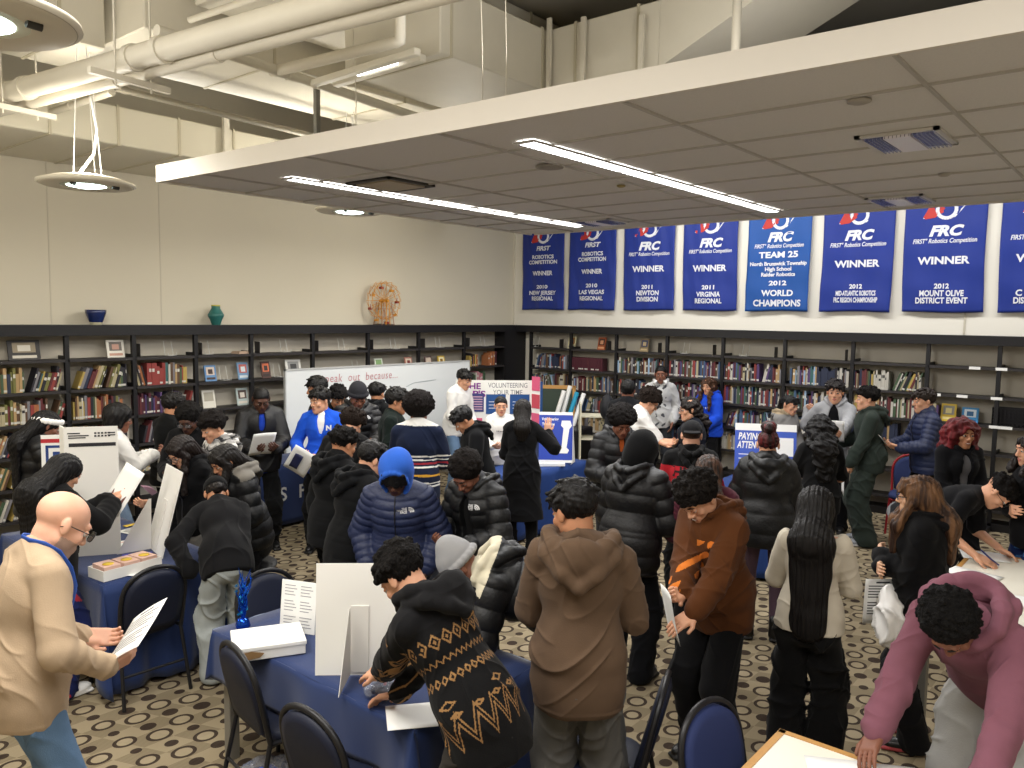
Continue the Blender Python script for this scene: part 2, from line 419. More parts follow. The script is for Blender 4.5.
def top_prims(S,sp):
    k=S['k']; t=sp.get('top',{}); L=t.get('loose',.035); C=S['chest']; W=S['waist']; P=S['pel']; o=[]
    puff=t.get('puff'); pf=dict(puff=(puff[0]*k,puff[1]*k)) if puff else {}
    m=sp.get('build',1); fem=sp.get('fem')
    cw,ww,pw=(.133,.110,.150) if fem else (.148,.130,.150)
    cw*=m; ww*=m; pw*=m
    o+= [C.ell((0,0,.045),(cw+L*.8,.106*m+L*.85,.165+L*.5),k=.06,**pf), W.ell((0,0,0),(ww+L*1.0,.098*m+L*.9,.17),k=.08,**pf),
         P.ell((0,-.006,-.02),(pw+L*.9+.010,.112*m+L*.85+.006,.27),k=.08,**pf),
         C.cap((-.105,-.012,.160),(.105,-.012,.160),.038+L*.45,k=.05), C.cap((0,-.02,.215),(-.12,-.01,.165),.04+L*.3,.035+L*.4,k=.05), C.cap((0,-.02,.215),(.12,-.01,.165),.04+L*.3,.035+L*.4,k=.05)]
    if fem and t.get('bust',1): o.append(C.ell((0,.07+L*.6,.055),(.115,.05,.06),k=.05))
    nb=S['N']; 
    o.append(cap(nb-S['R2'][:,2]*.05*k,nb-S['R2'][:,2]*.0*k+S['R2'][:,1]*.005*k,(.085+L*.5)*k,.066*k,k=.04*k))
    hem=t.get('hem',.10)
    o.append(P.plane((0,0,-hem),(0,0,-1),k=.012)) if not t.get('coat') else None
    o=[x for x in o if x]
    if t.get('coat'):
        b=np.array([P.o[0],P.o[1],t['coat']*k])
        o.append(cap(P.p(0,0,.0),b,(.135+L)*k,(.20+L)*k,k=.06*k,sq=(P.R[:,1],.72)))
        o.append(plane(b,(0,0,-1),.012))
    elif t.get('band',1) and not puff:
        o+= [P.ell((0,-.004,-hem+.028),(pw+L*.82,.108*m+L*.72,.03),k=.008)]
    elif puff:
        o+= [P.ell((0,-.004,-hem+.02),(pw+L*.95,.108*m+L*.8,.028),k=.01)]
    # sleeves
    sl=sp.get('sleeve',1); ins=[]
    for nm,a in S['arms'].items():
        sh,e,w=a[:3]; r0,r1,r2=(.049+L*.5)*k*m,(.041+L*.65)*k*m,(.031+L*.5)*k
        if sl<.6:
            en=sh+(e-sh)*(sl*1.6); o.append(cap(sh,en,r0,r1*1.08,k=.035*k)); o.append(Prim(*[None]*0) if False else cap(en,en+unit(e-sh)*.004,r1*1.08,k=.01)); 
        else:
            we=e+(w-e)*(sl if sl<1 else 1.0)
            wob=dict(puff=(puff[0]*.9*k,puff[1]*k)) if puff else dict(wob=(.06*k,.0012*k,a[6]*1.3))
            o.append(cap(sh,e,r0,r1,k=.018*k,**(wob if puff else {})))
            o.append(cap(e,we-unit(w-e)*.03*k,r1,r2*1.12,k=.016*k,**wob))
            o.append(cap(we-unit(w-e)*.035*k,we-unit(w-e)*.0*k,r2*.86,r2*.84,k=.012*k))
    o2=o
    # neck opening / collar
    n=S['N']; R2=S['R2']; H=S['head']
    col=t.get('neck','crew')
    ax=unit(H.p(0,-.02,-.05)-n)
    nr=.052 if fem else .06
    def ring(c,r,rr,tilt=0,n_=14,a0=0,a1=2*PI,kk=.01,lift=0):
        Rr=R2@rot('x',tilt); pts=[c+Rr@V3(r*math.sin(q),r*math.cos(q)*.95,lift*math.cos(q))*1.0 for q in np.linspace(a0,a1,n_)]
        return [cap(pts[i],pts[i+1],rr,k=kk) for i in range(n_-1)]
    if col=='crew': o2+=ring(n+R2[:,2]*.012*k,(nr+.012)*k,.010*k,tilt=-.25)
    if col=='high': o2+= [cap(n-R2[:,2]*.02*k,n+ax*.045*k,(nr+.03)*k,(nr+.022)*k,k=.02*k), ]+ring(n+ax*.05*k,(nr+.02)*k,.012*k,tilt=-.2)
    if col=='shirt': o2+=ring(n+R2[:,2]*.02*k,(nr+.01)*k,.013*k,tilt=-.3,a0=.35,a1=2*PI-.35)
    if t.get('vneck'): o2.append(C.ell((0,.13,.16),(.05,.09,.09),k=.01,op='s'))
    if t.get('wide'): o2.append(C.ell((0,0,.235),(.16,.13,.085),k=.02,op='s'))
    hd=t.get('hood')
    if hd=='down' or t.get('bighood'):
        hf=t.get('hoodsize',1.0)
        b_=L*.55
        for s_ in (-1,1):
            pts=[C.p(s_*.030,.080+b_*.6,.185),C.p(s_*.070,.062+b_*.5,.222),C.p(s_*.098*hf,.005,.250),C.p(s_*.100*hf,-.065-b_*.3,.250),C.p(s_*.072*hf,-.122-b_,.222),C.p(s_*.03*hf,-.150-b_,.200)]
            rr=[.012,.016,.020,.023,.024,.022]
            for i in range(5): o2.append(cap(pts[i],pts[i+1],rr[i]*k*hf,rr[i+1]*k*hf,k=.010*k))
            # drooping outer fold of the hood
            pts=[C.p(s_*.112*hf,-.03-b_*.3,.212),C.p(s_*.098*hf,-.105-b_*.8,.185),C.p(s_*.050*hf,-.148-b_,.125),C.p(0,-.158-b_,.070)]
            rr=[.018,.027,.026,.020]
            for i in range(3): o2.append(cap(pts[i],pts[i+1],rr[i]*k*hf,rr[i+1]*k*hf,k=.014*k))
        o2+= [C.ell((0,-.112*hf-b_*.7,.165),(.085*hf,.045,.075*hf),k=.02,R=rot('x',.3)),
              C.ell((0,-.095-b_*.5,.245),(.060*hf,.042,.045),k=.012,op='s')]
    if t.get('placket'):
        o2.append(C.box((0,.118*m+L*.9,.02),(.018,.012,.2),rad=.006,k=.01))
    if t.get('strings'):
        for s_ in (-1,1): o2.append(C.cap((s_*.028,.100+L,.15),(s_*.032,.118+L,.03),.004,k=.003))
    if t.get('open'):
        ow,z0,z1=t['open']
        o2.append(C.ell((0,.15+L,(z0+z1)/2),(ow,.12+L,(z1-z0)/2),k=.012,op='s'))
    if t.get('pocket'):
        o2.append(P.ell((0,.098*m+L*.85,.02),(.125,.022,.07),k=.006))
    if t.get('gather'):  # fabric pooled above the hem
        o2.append(W.ell((0,0,-.06),(ww+L*1.35,.098*m+L*1.3,.07),k=.04))
    return o2
def hoodup_prims(S,sp):
    k=S['k']; H=S['head']; R2=S['R2']; n=S['N']; L=.02
    o=[H.ell((0,-.025,.03),(.104,.128,.125),k=.03), H.ell((0,-.06,-.04),(.098,.085,.10),k=.04),
       cap(n-R2[:,2]*.02*k,n+unit(H.o-n)*.07*k,.105*k,.09*k,k=.04*k),
       H.ell((0,.012,-.012),(.080,.112,.108),k=.012,op='s'), H.ell((0,.165,-.03),(.080,.130,.125),k=.02,op='s')]
    for a in np.linspace(-2.25,2.25,12):
        pass
    pts=[H.p(.079*math.sin(a),.062+.018*math.cos(a),-.01+.108*math.cos(a)) for a in np.linspace(-2.3,2.3,14)]
    o+=[cap(pts[i],pts[i+1],.0115*k,k=.012) for i in range(13)]
    return o
def pants_prims(S,sp):
    k=S['k']; b=sp.get('bottom',{}); L=b.get('loose',.03); P=S['pel']; m=sp.get('build',1); fem=sp.get('fem'); o=[]
    pw=(.152 if fem else .145)*m
    o+= [P.ell((0,-.008,-.02),(pw-.008+L*.3,.100*m+L*.35,.125),k=.05), P.ell((0,-.035,-.05),(pw*.92,.085*m+L*.4,.085),k=.04)]
    ends=[]
    for nm,l in S['legs'].items():
        h,kn,an=l[:3]; end=b.get('end',.0); e2=an+unit(kn-an)*end*k-np.array([0,0,.03*k if not end else 0])
        flare=b.get('flare',0)
        o.append(cap(h+(kn-h)*.06,kn,(.072+L*.4)*k*m,(.056+L*.9)*k,k=.035*k))
        kw={}
        o.append(cap(kn,e2,(.054+L*.9)*k,(.042+L+flare)*k,k=.03*k,**kw))
        if b.get('cuff'): o.append(cap(e2,e2+unit(kn-an)*.03*k,(.045+L*.35)*k,k=.01*k))
        if L>.03: o.append(cap(e2+V3(0,.015,.02)*k,e2+V3(0,.02,.03)*k,(.046+L+flare)*k,k=.012*k))
    o.append(plane((0,0,.012),(0,0,-1),.006))
    return o
def shoe_prims(l,k,sp):
    h,kn,an,yaw,sd=l; F=Fr(np.array([an[0],an[1],0]),rot('z',yaw),k); s=sp.get('shoe',{}); c=s.get('chunk',1.0)
    z0=an[2]/k-.085
    o=[F.ell((0,.10,.042+z0),(.046*c,.095,.036*c),k=.03), F.ell((0,-.005,.05+z0),(.037*c,.055,.045*c),k=.03), F.cap((0,-.005,.05+z0),(0,-.01,.10+z0+(.06 if s.get('boot') else 0)),.043*c,.043*c,k=.02),
       F.ell((0,.05,.07+z0),(.034,.05,.026),k=.02),
       F.box((0,.13,.017+z0),(.045*c,.07,.014),rad=.02,k=.008), F.box((0,.02,.017+z0),(.038*c,.09,.015),rad=.02,k=.008), F.plane((0,0,.003+z0),(0,0,-1),.004)]
    return o,F,z0
CURL={'curly':1,'afro':1,'coily':1}
def hair_prims(S,sp):
    disp=None
    """hair by style; returns prims and a displacement"""
    hs=sp.get('hair',{}); st=hs.get('style','short'); H=S['head']; k=S['k']; v=hs.get('vol',0); C=S['chest']; o=[]; seed=sp.get('seed',1)
    cut=[H.ell((0,.104,-.035),(.072,.062,.098),k=.012,op='s'), H.plane(hs.get('hl',(0,.085,.066)),(0,.61,-.79),k=.012)]
    ears=[H.ell((-.082,-.004,-.008),(.02,.022,.03),k=.01,op='s'),H.ell((.082,-.004,-.008),(.02,.022,.03),k=.01,op='s')]
    if st=='short':
        o=[H.ell((0,-.016,.042),(.080+v*.6,.101+v,.083+v),k=.02)]+cut+ears; disp=lobes(seed,150,.0035,6)
    elif st=='messy':
        o=[H.ell((0,-.012,.048),(.086+v*.6,.105+v,.086+v),k=.02)]+cut+ears
        rg=np.random.RandomState(seed)
        for i in range(34):
            a=rg.uniform(-PI,PI); e=rg.uniform(.2,1.35); d=V3(math.sin(a)*math.cos(e),math.cos(a)*math.cos(e),math.sin(e))
            b=V3(0,-.012,.045)+d*V3(.082+v*.6,.098+v,.084+v); t=b+unit(d*.5+V3(rg.uniform(-.6,.6),.5+rg.uniform(-.4,.5),-.35))*.035
            o.append(H.cap(b,t,.013,.006,k=.008))
        for i in range(16):
            x=-.066+.132*i/15; dr=rg.uniform(-.02,.02); o.append(H.cap((x*.9,.070-abs(x)*.25,.090),(x+dr,.103-abs(x)*.35,.050+rg.uniform(-.016,.016)),.013,.004,k=.006))
        disp=lobes(seed,230,.0035,8)
    elif st=='curly':
        o=[H.ell((0,-.012,.052),(.093+v,.108+v,.088+v),k=.02)]+cut+ears
        rg=np.random.RandomState(seed)
        for i in range(hs.get('n',90)):
            d=unit(rg.normal(size=3)); 
            if d[2]<-.15 or (d[2]<.35 and d[1]>.5): continue
            b=V3(0,-.012,.052)+d*V3(.093+v,.108+v,.088+v); o.append(H.ell(b,[rg.uniform(.012,.02)]*3,k=.006))
        for i in range(13):
            x=-.066+.132*i/12; o.append(H.ell((x,.092+v*.5-abs(x)*.4+rg.uniform(-.004,.006),.066+rg.uniform(-.014,.012)),[rg.uniform(.010,.016)]*3,k=.005))
        disp=lobes(seed,320,.0045,8)
    elif st=='afro':
        o=[H.ell((0,-.03,.055+v*.3),(.118+v,.125+v,.108+v),k=.02), H.ell((0,.108,-.04),(.070,.075,.098),k=.02,op='s'), H.plane((0,.095,.040),(0,.62,-.78),k=.03)]
        rg=np.random.RandomState(seed)
        for i in range(110):
            d=unit(rg.normal(size=3))
            if d[2]<-.3 or (d[2]<.3 and d[1]>.5): continue
            o.append(H.ell(V3(0,-.03,.055+v*.3)+d*V3(.116+v,.123+v,.106+v),[rg.uniform(.010,.016)]*3,k=.006))
        disp=lobes(seed,380,.004,8)
    elif st=='buzz':
        o=[H.ell((0,-.014,.038),(.0775,.0975,.081),k=.02)]+cut+ears; disp=None
    elif st in('long','wavy'):
        ln=hs.get('len',.5); wd=hs.get('w',.085); fr=hs.get('front',1)
        cc=H.ell((0,.112,-.045),(.070,.062,.112),k=.012,op='s')
        o=[H.ell((0,-.016,.04),(.086+v,.106+v,.086+v),k=.03), H.ell((0,-.045,-.02),(.085+v,.075+v,.095),k=.03), cc]
        fp=H.plane((0,.085,.072),(0,1,-.35),k=.012)
        # back fall follows the back
        a=H.p(0,-.065,-.01); b=C.p(0,-.118-sp.get('top',{}).get('loose',.03)*.8,.17); dn=unit(hs.get('fall',-C.R[:,2]*.5+V3(0,0,-.5))); c_=b+dn*(ln-.18)*k if ln>.2 else None
        o.append(cap(a,b,.088*k,wd*k,k=.04*k,sq=(C.R[:,1],.62)))
        if c_ is not None: o.append(cap(b,c_,wd*k,wd*hs.get('tip',.66)*k,k=.04*k,sq=(C.R[:,1],.40)))
        if hs.get('cloud'):
            q_=hs['cloud']
            for sd in (-1,1): o+=[H.ell((sd*.085,-.03,.0),(.06*q_,.085*q_,.10*q_),k=.03), H.ell((sd*.085,-.05,-.11),(.065*q_,.075*q_,.09*q_),k=.03)]
            o.append(H.ell((0,.13,-.03),(.062,.075,.10),k=.012,op='s'))
        for sd in (-1,1):
            if fr:
                f1=H.p(sd*.078,.03,-.02); Lt=sp.get('top',{}).get('loose',.035); f2=C.p(sd*.085,.085+Lt,.17); f3=f2+(C.R@V3(0,.14,-1))*k*min(.26,ln*.45)*fr
                o.append(cap(H.p(sd*.06,.05,.07),f1,.022*k,.022*k,k=.02*k)); o.append(cap(f1,f2,.024*k,.032*k,k=.03*k))
                if ln>.25: o.append(cap(f2,f3,.033*k,.02*k,k=.03*k))
        if hs.get('bangs'):
            for i in range(7):
                x=-.055+.11*i/6; o.append(H.cap((x*.9,.07,.095),(x*1.05,.097,.042),.016,.01,k=.012))
        amp=.004; Rr=H.R
        fq=hs.get('strand',260); l0=lobes(seed,25,1.0,4)
        if st=='wavy': 
            lw=lobes(seed+3,120,.009,7); lz=lobes(seed+5,70,.012,4)
            disp=lambda P: lw(P)+lz(P)
        else:
            lb_=lobes(seed+1,14,.006,4)
            disp=lambda P: .0022*np.sin(P@Rr[:,0]*fq+l0(P)*1.6)+.0018*np.sin(P@Rr[:,0]*fq*1.7+l0(P)*3)+.0015*np.sin(P@Rr[:,1]*fq+l0(P)*2.1)+lb_(P)
    elif st=='bob':
        o=[H.ell((0,-.016,.042),(.092+v,.11+v,.09+v),k=.03), H.ell((0,-.05,-.02),(.092+v,.07,.085),k=.03), H.ell((0,.104,-.045),(.070,.060,.105),k=.012,op='s'), H.plane((0,0,-.095),(0,0,-1),k=.02)]
        for sd in (-1,1): o.append(H.cap((sd*.075,.03,.05),(sd*.082,.02,-.06),.022,.018,k=.02))
        if hs.get('bangs'):
            for i in range(7):
                x=-.055+.11*i/6; o.append(H.cap((x*.9,.07,.095),(x*1.05,.1,.05),.016,.01,k=.012))
        disp=lobes(seed,130,.005,6)
    elif st in('bun','pony','cap'):
        o=[H.ell((0,-.016,.04),(.079,.1,.082),k=.02)]+cut+ears
        if st=='bun':
            z=hs.get('z',.05); o+=[H.ell((0,-.105-.0*z,z),(.042,.04,.04),k=.012)]+([H.ell((0,-.04,.14),(.06,.055,.05),k=.02)] if hs.get('top') else [])
        if st=='pony':
            o+=[H.ell((0,-.115,.03),(.025,.03,.03),k=.02), H.cap((0,-.13,.02),(0,-.14,-.12),.03,.028,k=.02), H.cap((0,-.14,-.12),(0,-.12,-.24),.028,.014,k=.02)]
        if hs.get('bangs'):
            for i in range(7):
                x=-.055+.11*i/6; o.append(H.cap((x*.9,.07,.095),(x*1.05,.097,.045),.016,.01,k=.012))
        disp=lobes(seed,160,.004,6)
    if hs.get('locs') or st=='none' and hs.get('locs'):
        disp=None
        rg=np.random.RandomState(seed)
        for i in range(16):
            x=-.07+.14*i/15; o.append(H.cap((x*.9,.075,.07),(x*1.05,.105-abs(x)*.4,.0+rg.uniform(-.015,.02)),.010,.008,k=.004))
    return o,disp
def hat_prims(S,sp):
    H=S['head']; t=sp['hat']; ty=t['type']; o=[]
    if ty=='beanie':
        o=[H.ell((0,-.018,.05),(.090,.110,.098),k=.02), H.plane((0,.09,.045),(0,.32,-.95),k=.01)]
        if t.get('tall'): o.insert(0,H.ell((0,-.05,.1),(.065,.07,.075),k=.04))
        R=rot('x',.30); pts=[H.p(*(V3(0,-.014,.028)+R@V3(.087*math.sin(a),.106*math.cos(a),.0))) for a in np.linspace(0,2*PI,22)]
        o+=[cap(pts[i],pts[i+1],.018*H.k,k=.01) for i in range(21)]
    if ty=='cap':
        o=[H.ell((0,-.016,.05),(.086,.108,.083),k=.02), H.plane((0,0,.03),(0,.1,-1),k=.008)]
        sg=-1 if t.get('back') else 1
        o+=[H.ell((0,sg*.115-.01,.034),(.07,.062,.009),k=.01,R=rot('x',-.18*sg))]
    if ty=='band':
        R=rot('x',.25); pts=[H.p(*(V3(0,-.014,.045)+R@V3(.088*math.sin(a),.107*math.cos(a),.0))) for a in np.linspace(0,2*PI,22)]
        o=[cap(pts[i],pts[i+1],.014*H.k,k=.01,sq=(H.R[:,2],1.6)) for i in range(21)]
    return o
def cloth_mat(name,col,kind='knit'):
    q=[int(col[i:i+2],16) for i in (0,2,4)]
    if max(q)<0x48: col='%02X%02X%02X'%tuple(int(v*(.62 if max(q)<0x30 else .82)) for v in q)
    if kind=='shiny': return mat(name,col,rough=.52,spec=.4,bump=.3,bscale=60)
    if kind=='denim': return mat(name,col,rough=.85,noise=.35,nscale=9,bump=.3,bscale=250)
    if kind=='leather': return mat(name,col,rough=.4,spec=.5,bump=.1,bscale=90)
    return mat(name,col,rough=.92,spec=.15,noise=.12,nscale=14,bump=.14,bscale=190,sheen=.04)
def hair_mat(name,col,curly=False,col2=None):
    if name in MATS: return MATS[name]
    m=mat(name,col,rough=.5 if not curly else .75,spec=.26 if not curly else .15); nt=m.node_tree; N=nt.nodes; L=nt.links; b=N['Principled BSDF']
    tc=N.new('ShaderNodeTexCoord'); mp=N.new('ShaderNodeMapping'); mp.inputs['Scale'].default_value=(1,1,1) if curly else (1,1,.06)
    n=N.new('ShaderNodeTexNoise'); n.inputs['Scale'].default_value=170 if curly else 150; n.inputs['Detail'].default_value=4
    L.new(tc.outputs['Object'],mp.inputs['Vector']); L.new(mp.outputs['Vector'],n.inputs['Vector'])
    bp=N.new('ShaderNodeBump'); bp.inputs['Strength'].default_value=.9; bp.inputs['Distance'].default_value=.012 if curly else .006
    L.new(n.outputs['Fac'],bp.inputs['Height']); L.new(bp.outputs['Normal'],b.inputs['Normal'])
    c=tuple(v*.6 for v in srgb(col)) if not col2 else srgb(col); c2=srgb(col2) if col2 else tuple(min(1,v*1.5+.001) for v in c)
    r=N.new('ShaderNodeMix'); r.data_type='RGBA'; r.inputs['A'].default_value=(*c,1); r.inputs['B'].default_value=(*c2,1)
    n2=N.new('ShaderNodeTexNoise'); n2.inputs['Scale'].default_value=60 if not col2 else 26; n2.inputs['Detail'].default_value=3; L.new(mp.outputs['Vector'],n2.inputs['Vector'])
    mr=N.new('ShaderNodeMapRange'); mr.inputs['From Min'].default_value=.42; mr.inputs['From Max'].default_value=.62
    L.new(n2.outputs['Fac'],mr.inputs['Value']); L.new(mr.outputs['Result'],r.inputs['Factor']); L.new(r.outputs['Result'],b.inputs['Base Color'])
    return m
def folds(seed,amp):
    rg=np.random.RandomState(seed); D=[]
    for i in range(4):
        d=unit(rg.normal(size=3)*V3(1,1,.9)); D.append((d*rg.uniform(13,24),rg.uniform(0,6),lobes(seed+5+i,10,1.0,3),lobes(seed+15+i,9,1.5,3)))
    def fn(P):
        s=0
        for i,(d,ph,w,m) in enumerate(D):
            r=(1-np.abs(np.sin(P@d+ph+w(P)*2.6)))**3.2
            s=s+r*np.clip(m(P)*1.2,0,1)
        return amp*(s*1.5-.3)
    return fn
def person_geometry(sp):
    """numpy only (runs in threads): list of (part name, P, F, MI, key)"""
    S=skeleton(sp); h=sp.get('res',.007); out=[]; k=S['k']; seed=sp.get('seed',1)
    H=S['head']
    def lipmask(P):
        q=H.loc(P); return (np.abs(q[:,0])<.021)&(q[:,1]>.083)&(np.abs(q[:,2]+.0585)<.0115*(1-(q[:,0]/.024)**2)+.001)
    bm=[(lipmask,1)]
    if sp.get('stubble'):
        bm.insert(0,((lambda P:(H.loc(P)[:,2]<-.035)&(H.loc(P)[:,2]>-.12)&(H.loc(P)[:,1]>.0)&(np.abs(H.loc(P)[:,0])<.07)),2))
    out.append(('body',*sdf_mesh(body_prims(S,sp),min(h,.0075),mats=bm),'body'))
    t=sp.get('top',{})
    la=t.get('fold',.006); l1=lobes(seed+11,17,la,5); l2=lobes(seed+12,42,la*.45,6)
    fa=t.get('crease',.010)
    W_=S['waist']; AR=list(S['arms'].values())
    fd=folds(seed+31,fa)
    def disp(P):
        q=W_.loc(P); w=.35+.65*np.exp(-((q[:,2]+.05)/.12)**2)
        for a in AR:
            w=np.maximum(w,np.exp(-(((P-a[1])**2).sum(1))/(.11*k)**2))
            w=np.maximum(w,.8*np.exp(-(((P-a[2])**2).sum(1))/(.10*k)**2))
            w=np.maximum(w,.8*np.exp(-(((P-a[0]+np.array([0,0,.06*k]))**2).sum(1))/(.10*k)**2))
        return l1(P)+l2(P)+fd(P)*w
    if t.get('puff'): disp=lobes(seed+12,45,.003,6)
    mk=[(lambda P,f=f,S=S: f(P,S),i) for f,i in t.get('paint',[])]
    tp=top_prims(S,sp)
    out.append((t.get('name','hoodie'),*sdf_mesh(tp,h,disp,mats=mk),'top'))
    if t.get('hood')=='up':
        q=dict(t); out.append(('hood',*sdf_mesh(hoodup_prims(S,sp),h,lobes(seed+9,26,.005,5)),'hood'))
    if sp.get('inner'):
        s2=dict(sp); s2['top']=dict(loose=.008,hem=.12,neck=sp['inner'].get('neck','crew'),band=0,name='shirt'); s2['sleeve']=.3; s2['inner']=None
        out.append((sp['inner'].get('name','shirt'),*sdf_mesh(top_prims(S,s2),max(h,.007),None),'inner'))
    b=sp.get('bottom',{}); lb=b.get('fold',.006); p1=lobes(seed+21,20,lb,5); p2=folds(seed+22,lb*1.4)
    mk=[(lambda P,f=f,S=S: f(P,S),i) for f,i in b.get('paint',[])]
    out.append((b.get('name','trousers'),*sdf_mesh(pants_prims(S,sp),max(h,.008),(lambda P:p1(P)+p2(P)) if b.get('loose',.03)>.012 else None,mats=mk),'bottom'))
    for nm,l in S['legs'].items():
        o,F,z0=shoe_prims(l,k,sp)
        out.append(('shoe',*sdf_mesh(o,max(h,.007),mats=[(lambda P,F=F,z0=z0:F.loc(P)[:,2]<.03+z0,1)]),'shoe'))
    if sp.get('hair',{}).get('style') not in (None,'none') or sp.get('hair',{}).get('locs'):
        o,d=hair_prims(S,sp); cv=sp['hair']['style'] in ('curly','afro')
        if o: out.append(('hair',*sdf_mesh(o,min(h,.006),d),'hair'))
    if sp.get('hat'): out.append((sp['hat'].get('name','hat'),*sdf_mesh(hat_prims(S,sp),min(h,.006),None),'hat'))
    return S,out
def make_person(sp, geo):
    S,parts=geo; k=S['k']
    root=empty('person',(sp['x'],sp['y'],0),math.radians(sp['face']-90),sp['label'],'person',sp.get('group'))
    skin,lip=SKINS[sp.get('skin','light')]
    t=sp.get('top',{}); b=sp.get('bottom',{}); hs=sp.get('hair',{}); s=sp.get('shoe',{})
    O={}
    sm=mat('skin_'+sp.get('skin','light'),skin,rough=.5,spec=.35,noise=.08,nscale=30,bump=.05,bscale=300)
    if sm.node_tree.nodes['Principled BSDF'].inputs['Subsurface Weight'].default_value==0:
        bb=sm.node_tree.nodes['Principled BSDF']; bb.inputs['Subsurface Weight'].default_value=.08; bb.inputs['Subsurface Radius'].default_value=(.02,.006,.003)
    lm=mat('lip_'+sp.get('skin','light'),lip,rough=.45)
    st=mat('stubble','A98C7C',rough=.8)
    for nm,P,F,MI,key in parts:
        if len(F)==0: continue
        if key=='body': ms=[sm,lm,st]
        elif key in('top','hood'):
            c=t.get('col','222222'); ms=[cloth_mat('fabric_'+c+t.get('mat','knit'),c,t.get('mat','knit'))]+[cloth_mat('fabric_'+q,q) for q in t.get('cols',[])]
            if key=='hood' and t.get('hoodcol'): c=t['hoodcol']; ms=[cloth_mat('fabric_'+c,c)]
        elif key=='inner': c=sp['inner'].get('col','DDDDDD'); ms=[cloth_mat('fabric_'+c,c)]
        elif key=='bottom': c=b.get('col','1A1A1C'); ms=[cloth_mat('fabric_'+c+b.get('mat','knit'),c,b.get('mat','knit'))]+[cloth_mat('fabric_'+q,q) for q in b.get('cols',[])]
        elif key=='shoe': c=s.get('col','1A1A1A'); q=s.get('sole','222222'); ms=[cloth_mat('shoe_'+c,c,'leather'),mat('sole_'+q,q,rough=.7)]
        elif key=='hair': ms=[hair_mat('hair_'+hs.get('col','15110F')+('c' if hs['style'] in('curly','afro') else '')+hs.get('col2',''),hs.get('col','15110F'),hs['style'] in('curly','afro'),hs.get('col2'))]
        elif key=='hat': c=sp['hat'].get('col','222222'); ms=[cloth_mat('fabric_'+c,c)]
        O[key]=np_object(nm,P,F,MI,ms,root)
    H=S['head']; M=H.mw()
    # eyes, brows, glasses
    if sp.get('res',.007)<=.0105 and sp.get('showface',True):
        for sd in (-1,1):
            e=MB(); e.lathe([(0,-.0118)]+[(.0118*math.cos(a),.0118*math.sin(a)) for a in np.linspace(-1.2,1.2,9)]+[(0,.0118)],12,(0,0,0),0)
            e.v=[(x,z,y) for x,y,z in e.v]
            mi=[1 if sum(e.v[i][1] for i in f)/len(f)>.0092 else 0 for f in e.f]; e.m=mi
            e.v=[M@(Vector(v)+Vector((sd*.031,.0815,.0085))) for v in e.v]
            e.f=[tuple(reversed(f)) for f in e.f]
            e.build('eye',[mat('eye_white','BDB6B0',rough=.3),mat('iris_brown','1E1410',rough=.2)],root)
            bm=MB(); pts=[M@Vector((sd*(.012+.011*i),.098-.003*i-.0012*i*i*.6,.032+.003*i-.0018*i*i*.6)) for i in range(4)]
            bm.tube(pts,[.0032*k,.004*k,.0035*k,.002*k],6)
            bm.build('eyebrow',MATS.get('hair_'+hs.get('col','15110F')) or mat('brow_'+hs.get('col','1A1512'),hs.get('col','1A1512') if hs.get('col') else '1A1512',rough=.8),root)
    if sp.get('smile'):
        MB().tube([M@Vector(q) for q in ((-.019,.090,-.052),(-.010,.0965,-.0575),(0,.0985,-.059),(.010,.0965,-.0575),(.019,.090,-.052))],[.001*k,.0032*k,.0036*k,.0032*k,.001*k],6).build('teeth',mat('teeth','DAD4CC',rough=.4),root)
    g=sp.get('glasses')
    if g:
        gm=mat('glasses_black','0E0E10',rough=.3); lens=mat('lens_dark' if g=='dark' else 'lens_clear','101014' if g=='dark' else 'D8E0E8',rough=.05,alpha=.85 if g=='dark' else .18)
        mb=MB()
        for sd in (-1,1):
            w,hh=.026,.019
            pts=[M@Vector((sd*.0335+w*math.copysign(abs(math.cos(a))**.6,math.cos(a)),.110-.004*abs(sd*.0335+w*math.cos(a))/.05,.010+hh*math.copysign(abs(math.sin(a))**.6,math.sin(a)))) for a in np.linspace(0,2*PI,17)[:-1]]
            mb.tube(pts,.0022,6,closed=True)
            mb.tube([M@Vector((sd*.059,.106,.014)),M@Vector((sd*.076,.07,.012)),M@Vector((sd*.082,-.005,.008)),M@Vector((sd*.08,-.03,-.008))],.0022,6)
            n=len(pts); mb.add(pts,[tuple(range(n))],1)
        mb.tube([M@Vector((-.009,.111,.016)),M@Vector((.009,.111,.016))],.0022,6)
        mb.build('glasses',[gm,lens],root)
    return root,S,O
# ------------------------------------------------------------------ measured places
FWD=_fw; RGT=_r2; UPV=_u2
def at(px,py,z=None,x=None,y=None):
    """the point of the room at height z (or on a wall x=..., y=...) where the photograph shows that spot"""
    d=FWD+RGT*((px-512)/FPX)-UPV*((py-384)/FPX)
    if z is not None: t=(z-CAMZ)/d.z
    elif x is not None: t=x/d.x
    else: t=y/d.y
    return Vector((0,0,CAMZ))+d*t
XB,YA=10.92,9.03          # front faces of the shelving on the two walls
XW,YW=11.22,9.33          # walls
ZC=3.545                  # underside of the hung ceiling
CX0,CX1,CY1,CY0=3.35,8.10,6.42,-3.0
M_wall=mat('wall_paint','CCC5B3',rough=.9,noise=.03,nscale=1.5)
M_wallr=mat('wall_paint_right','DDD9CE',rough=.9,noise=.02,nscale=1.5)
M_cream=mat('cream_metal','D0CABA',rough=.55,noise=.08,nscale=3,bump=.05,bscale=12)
M_creamd=mat('cream_deck','A9A292',rough=.8,noise=.12,nscale=2)
M_black=mat('black_metal','17161A',rough=.45)
M_darkvoid=mat('dark_plenum','0B0A0A',rough=.9)
M_white=mat('white_board','E8E7E2',rough=.6)
M_paper=mat('paper','EDEDEA',rough=.7)
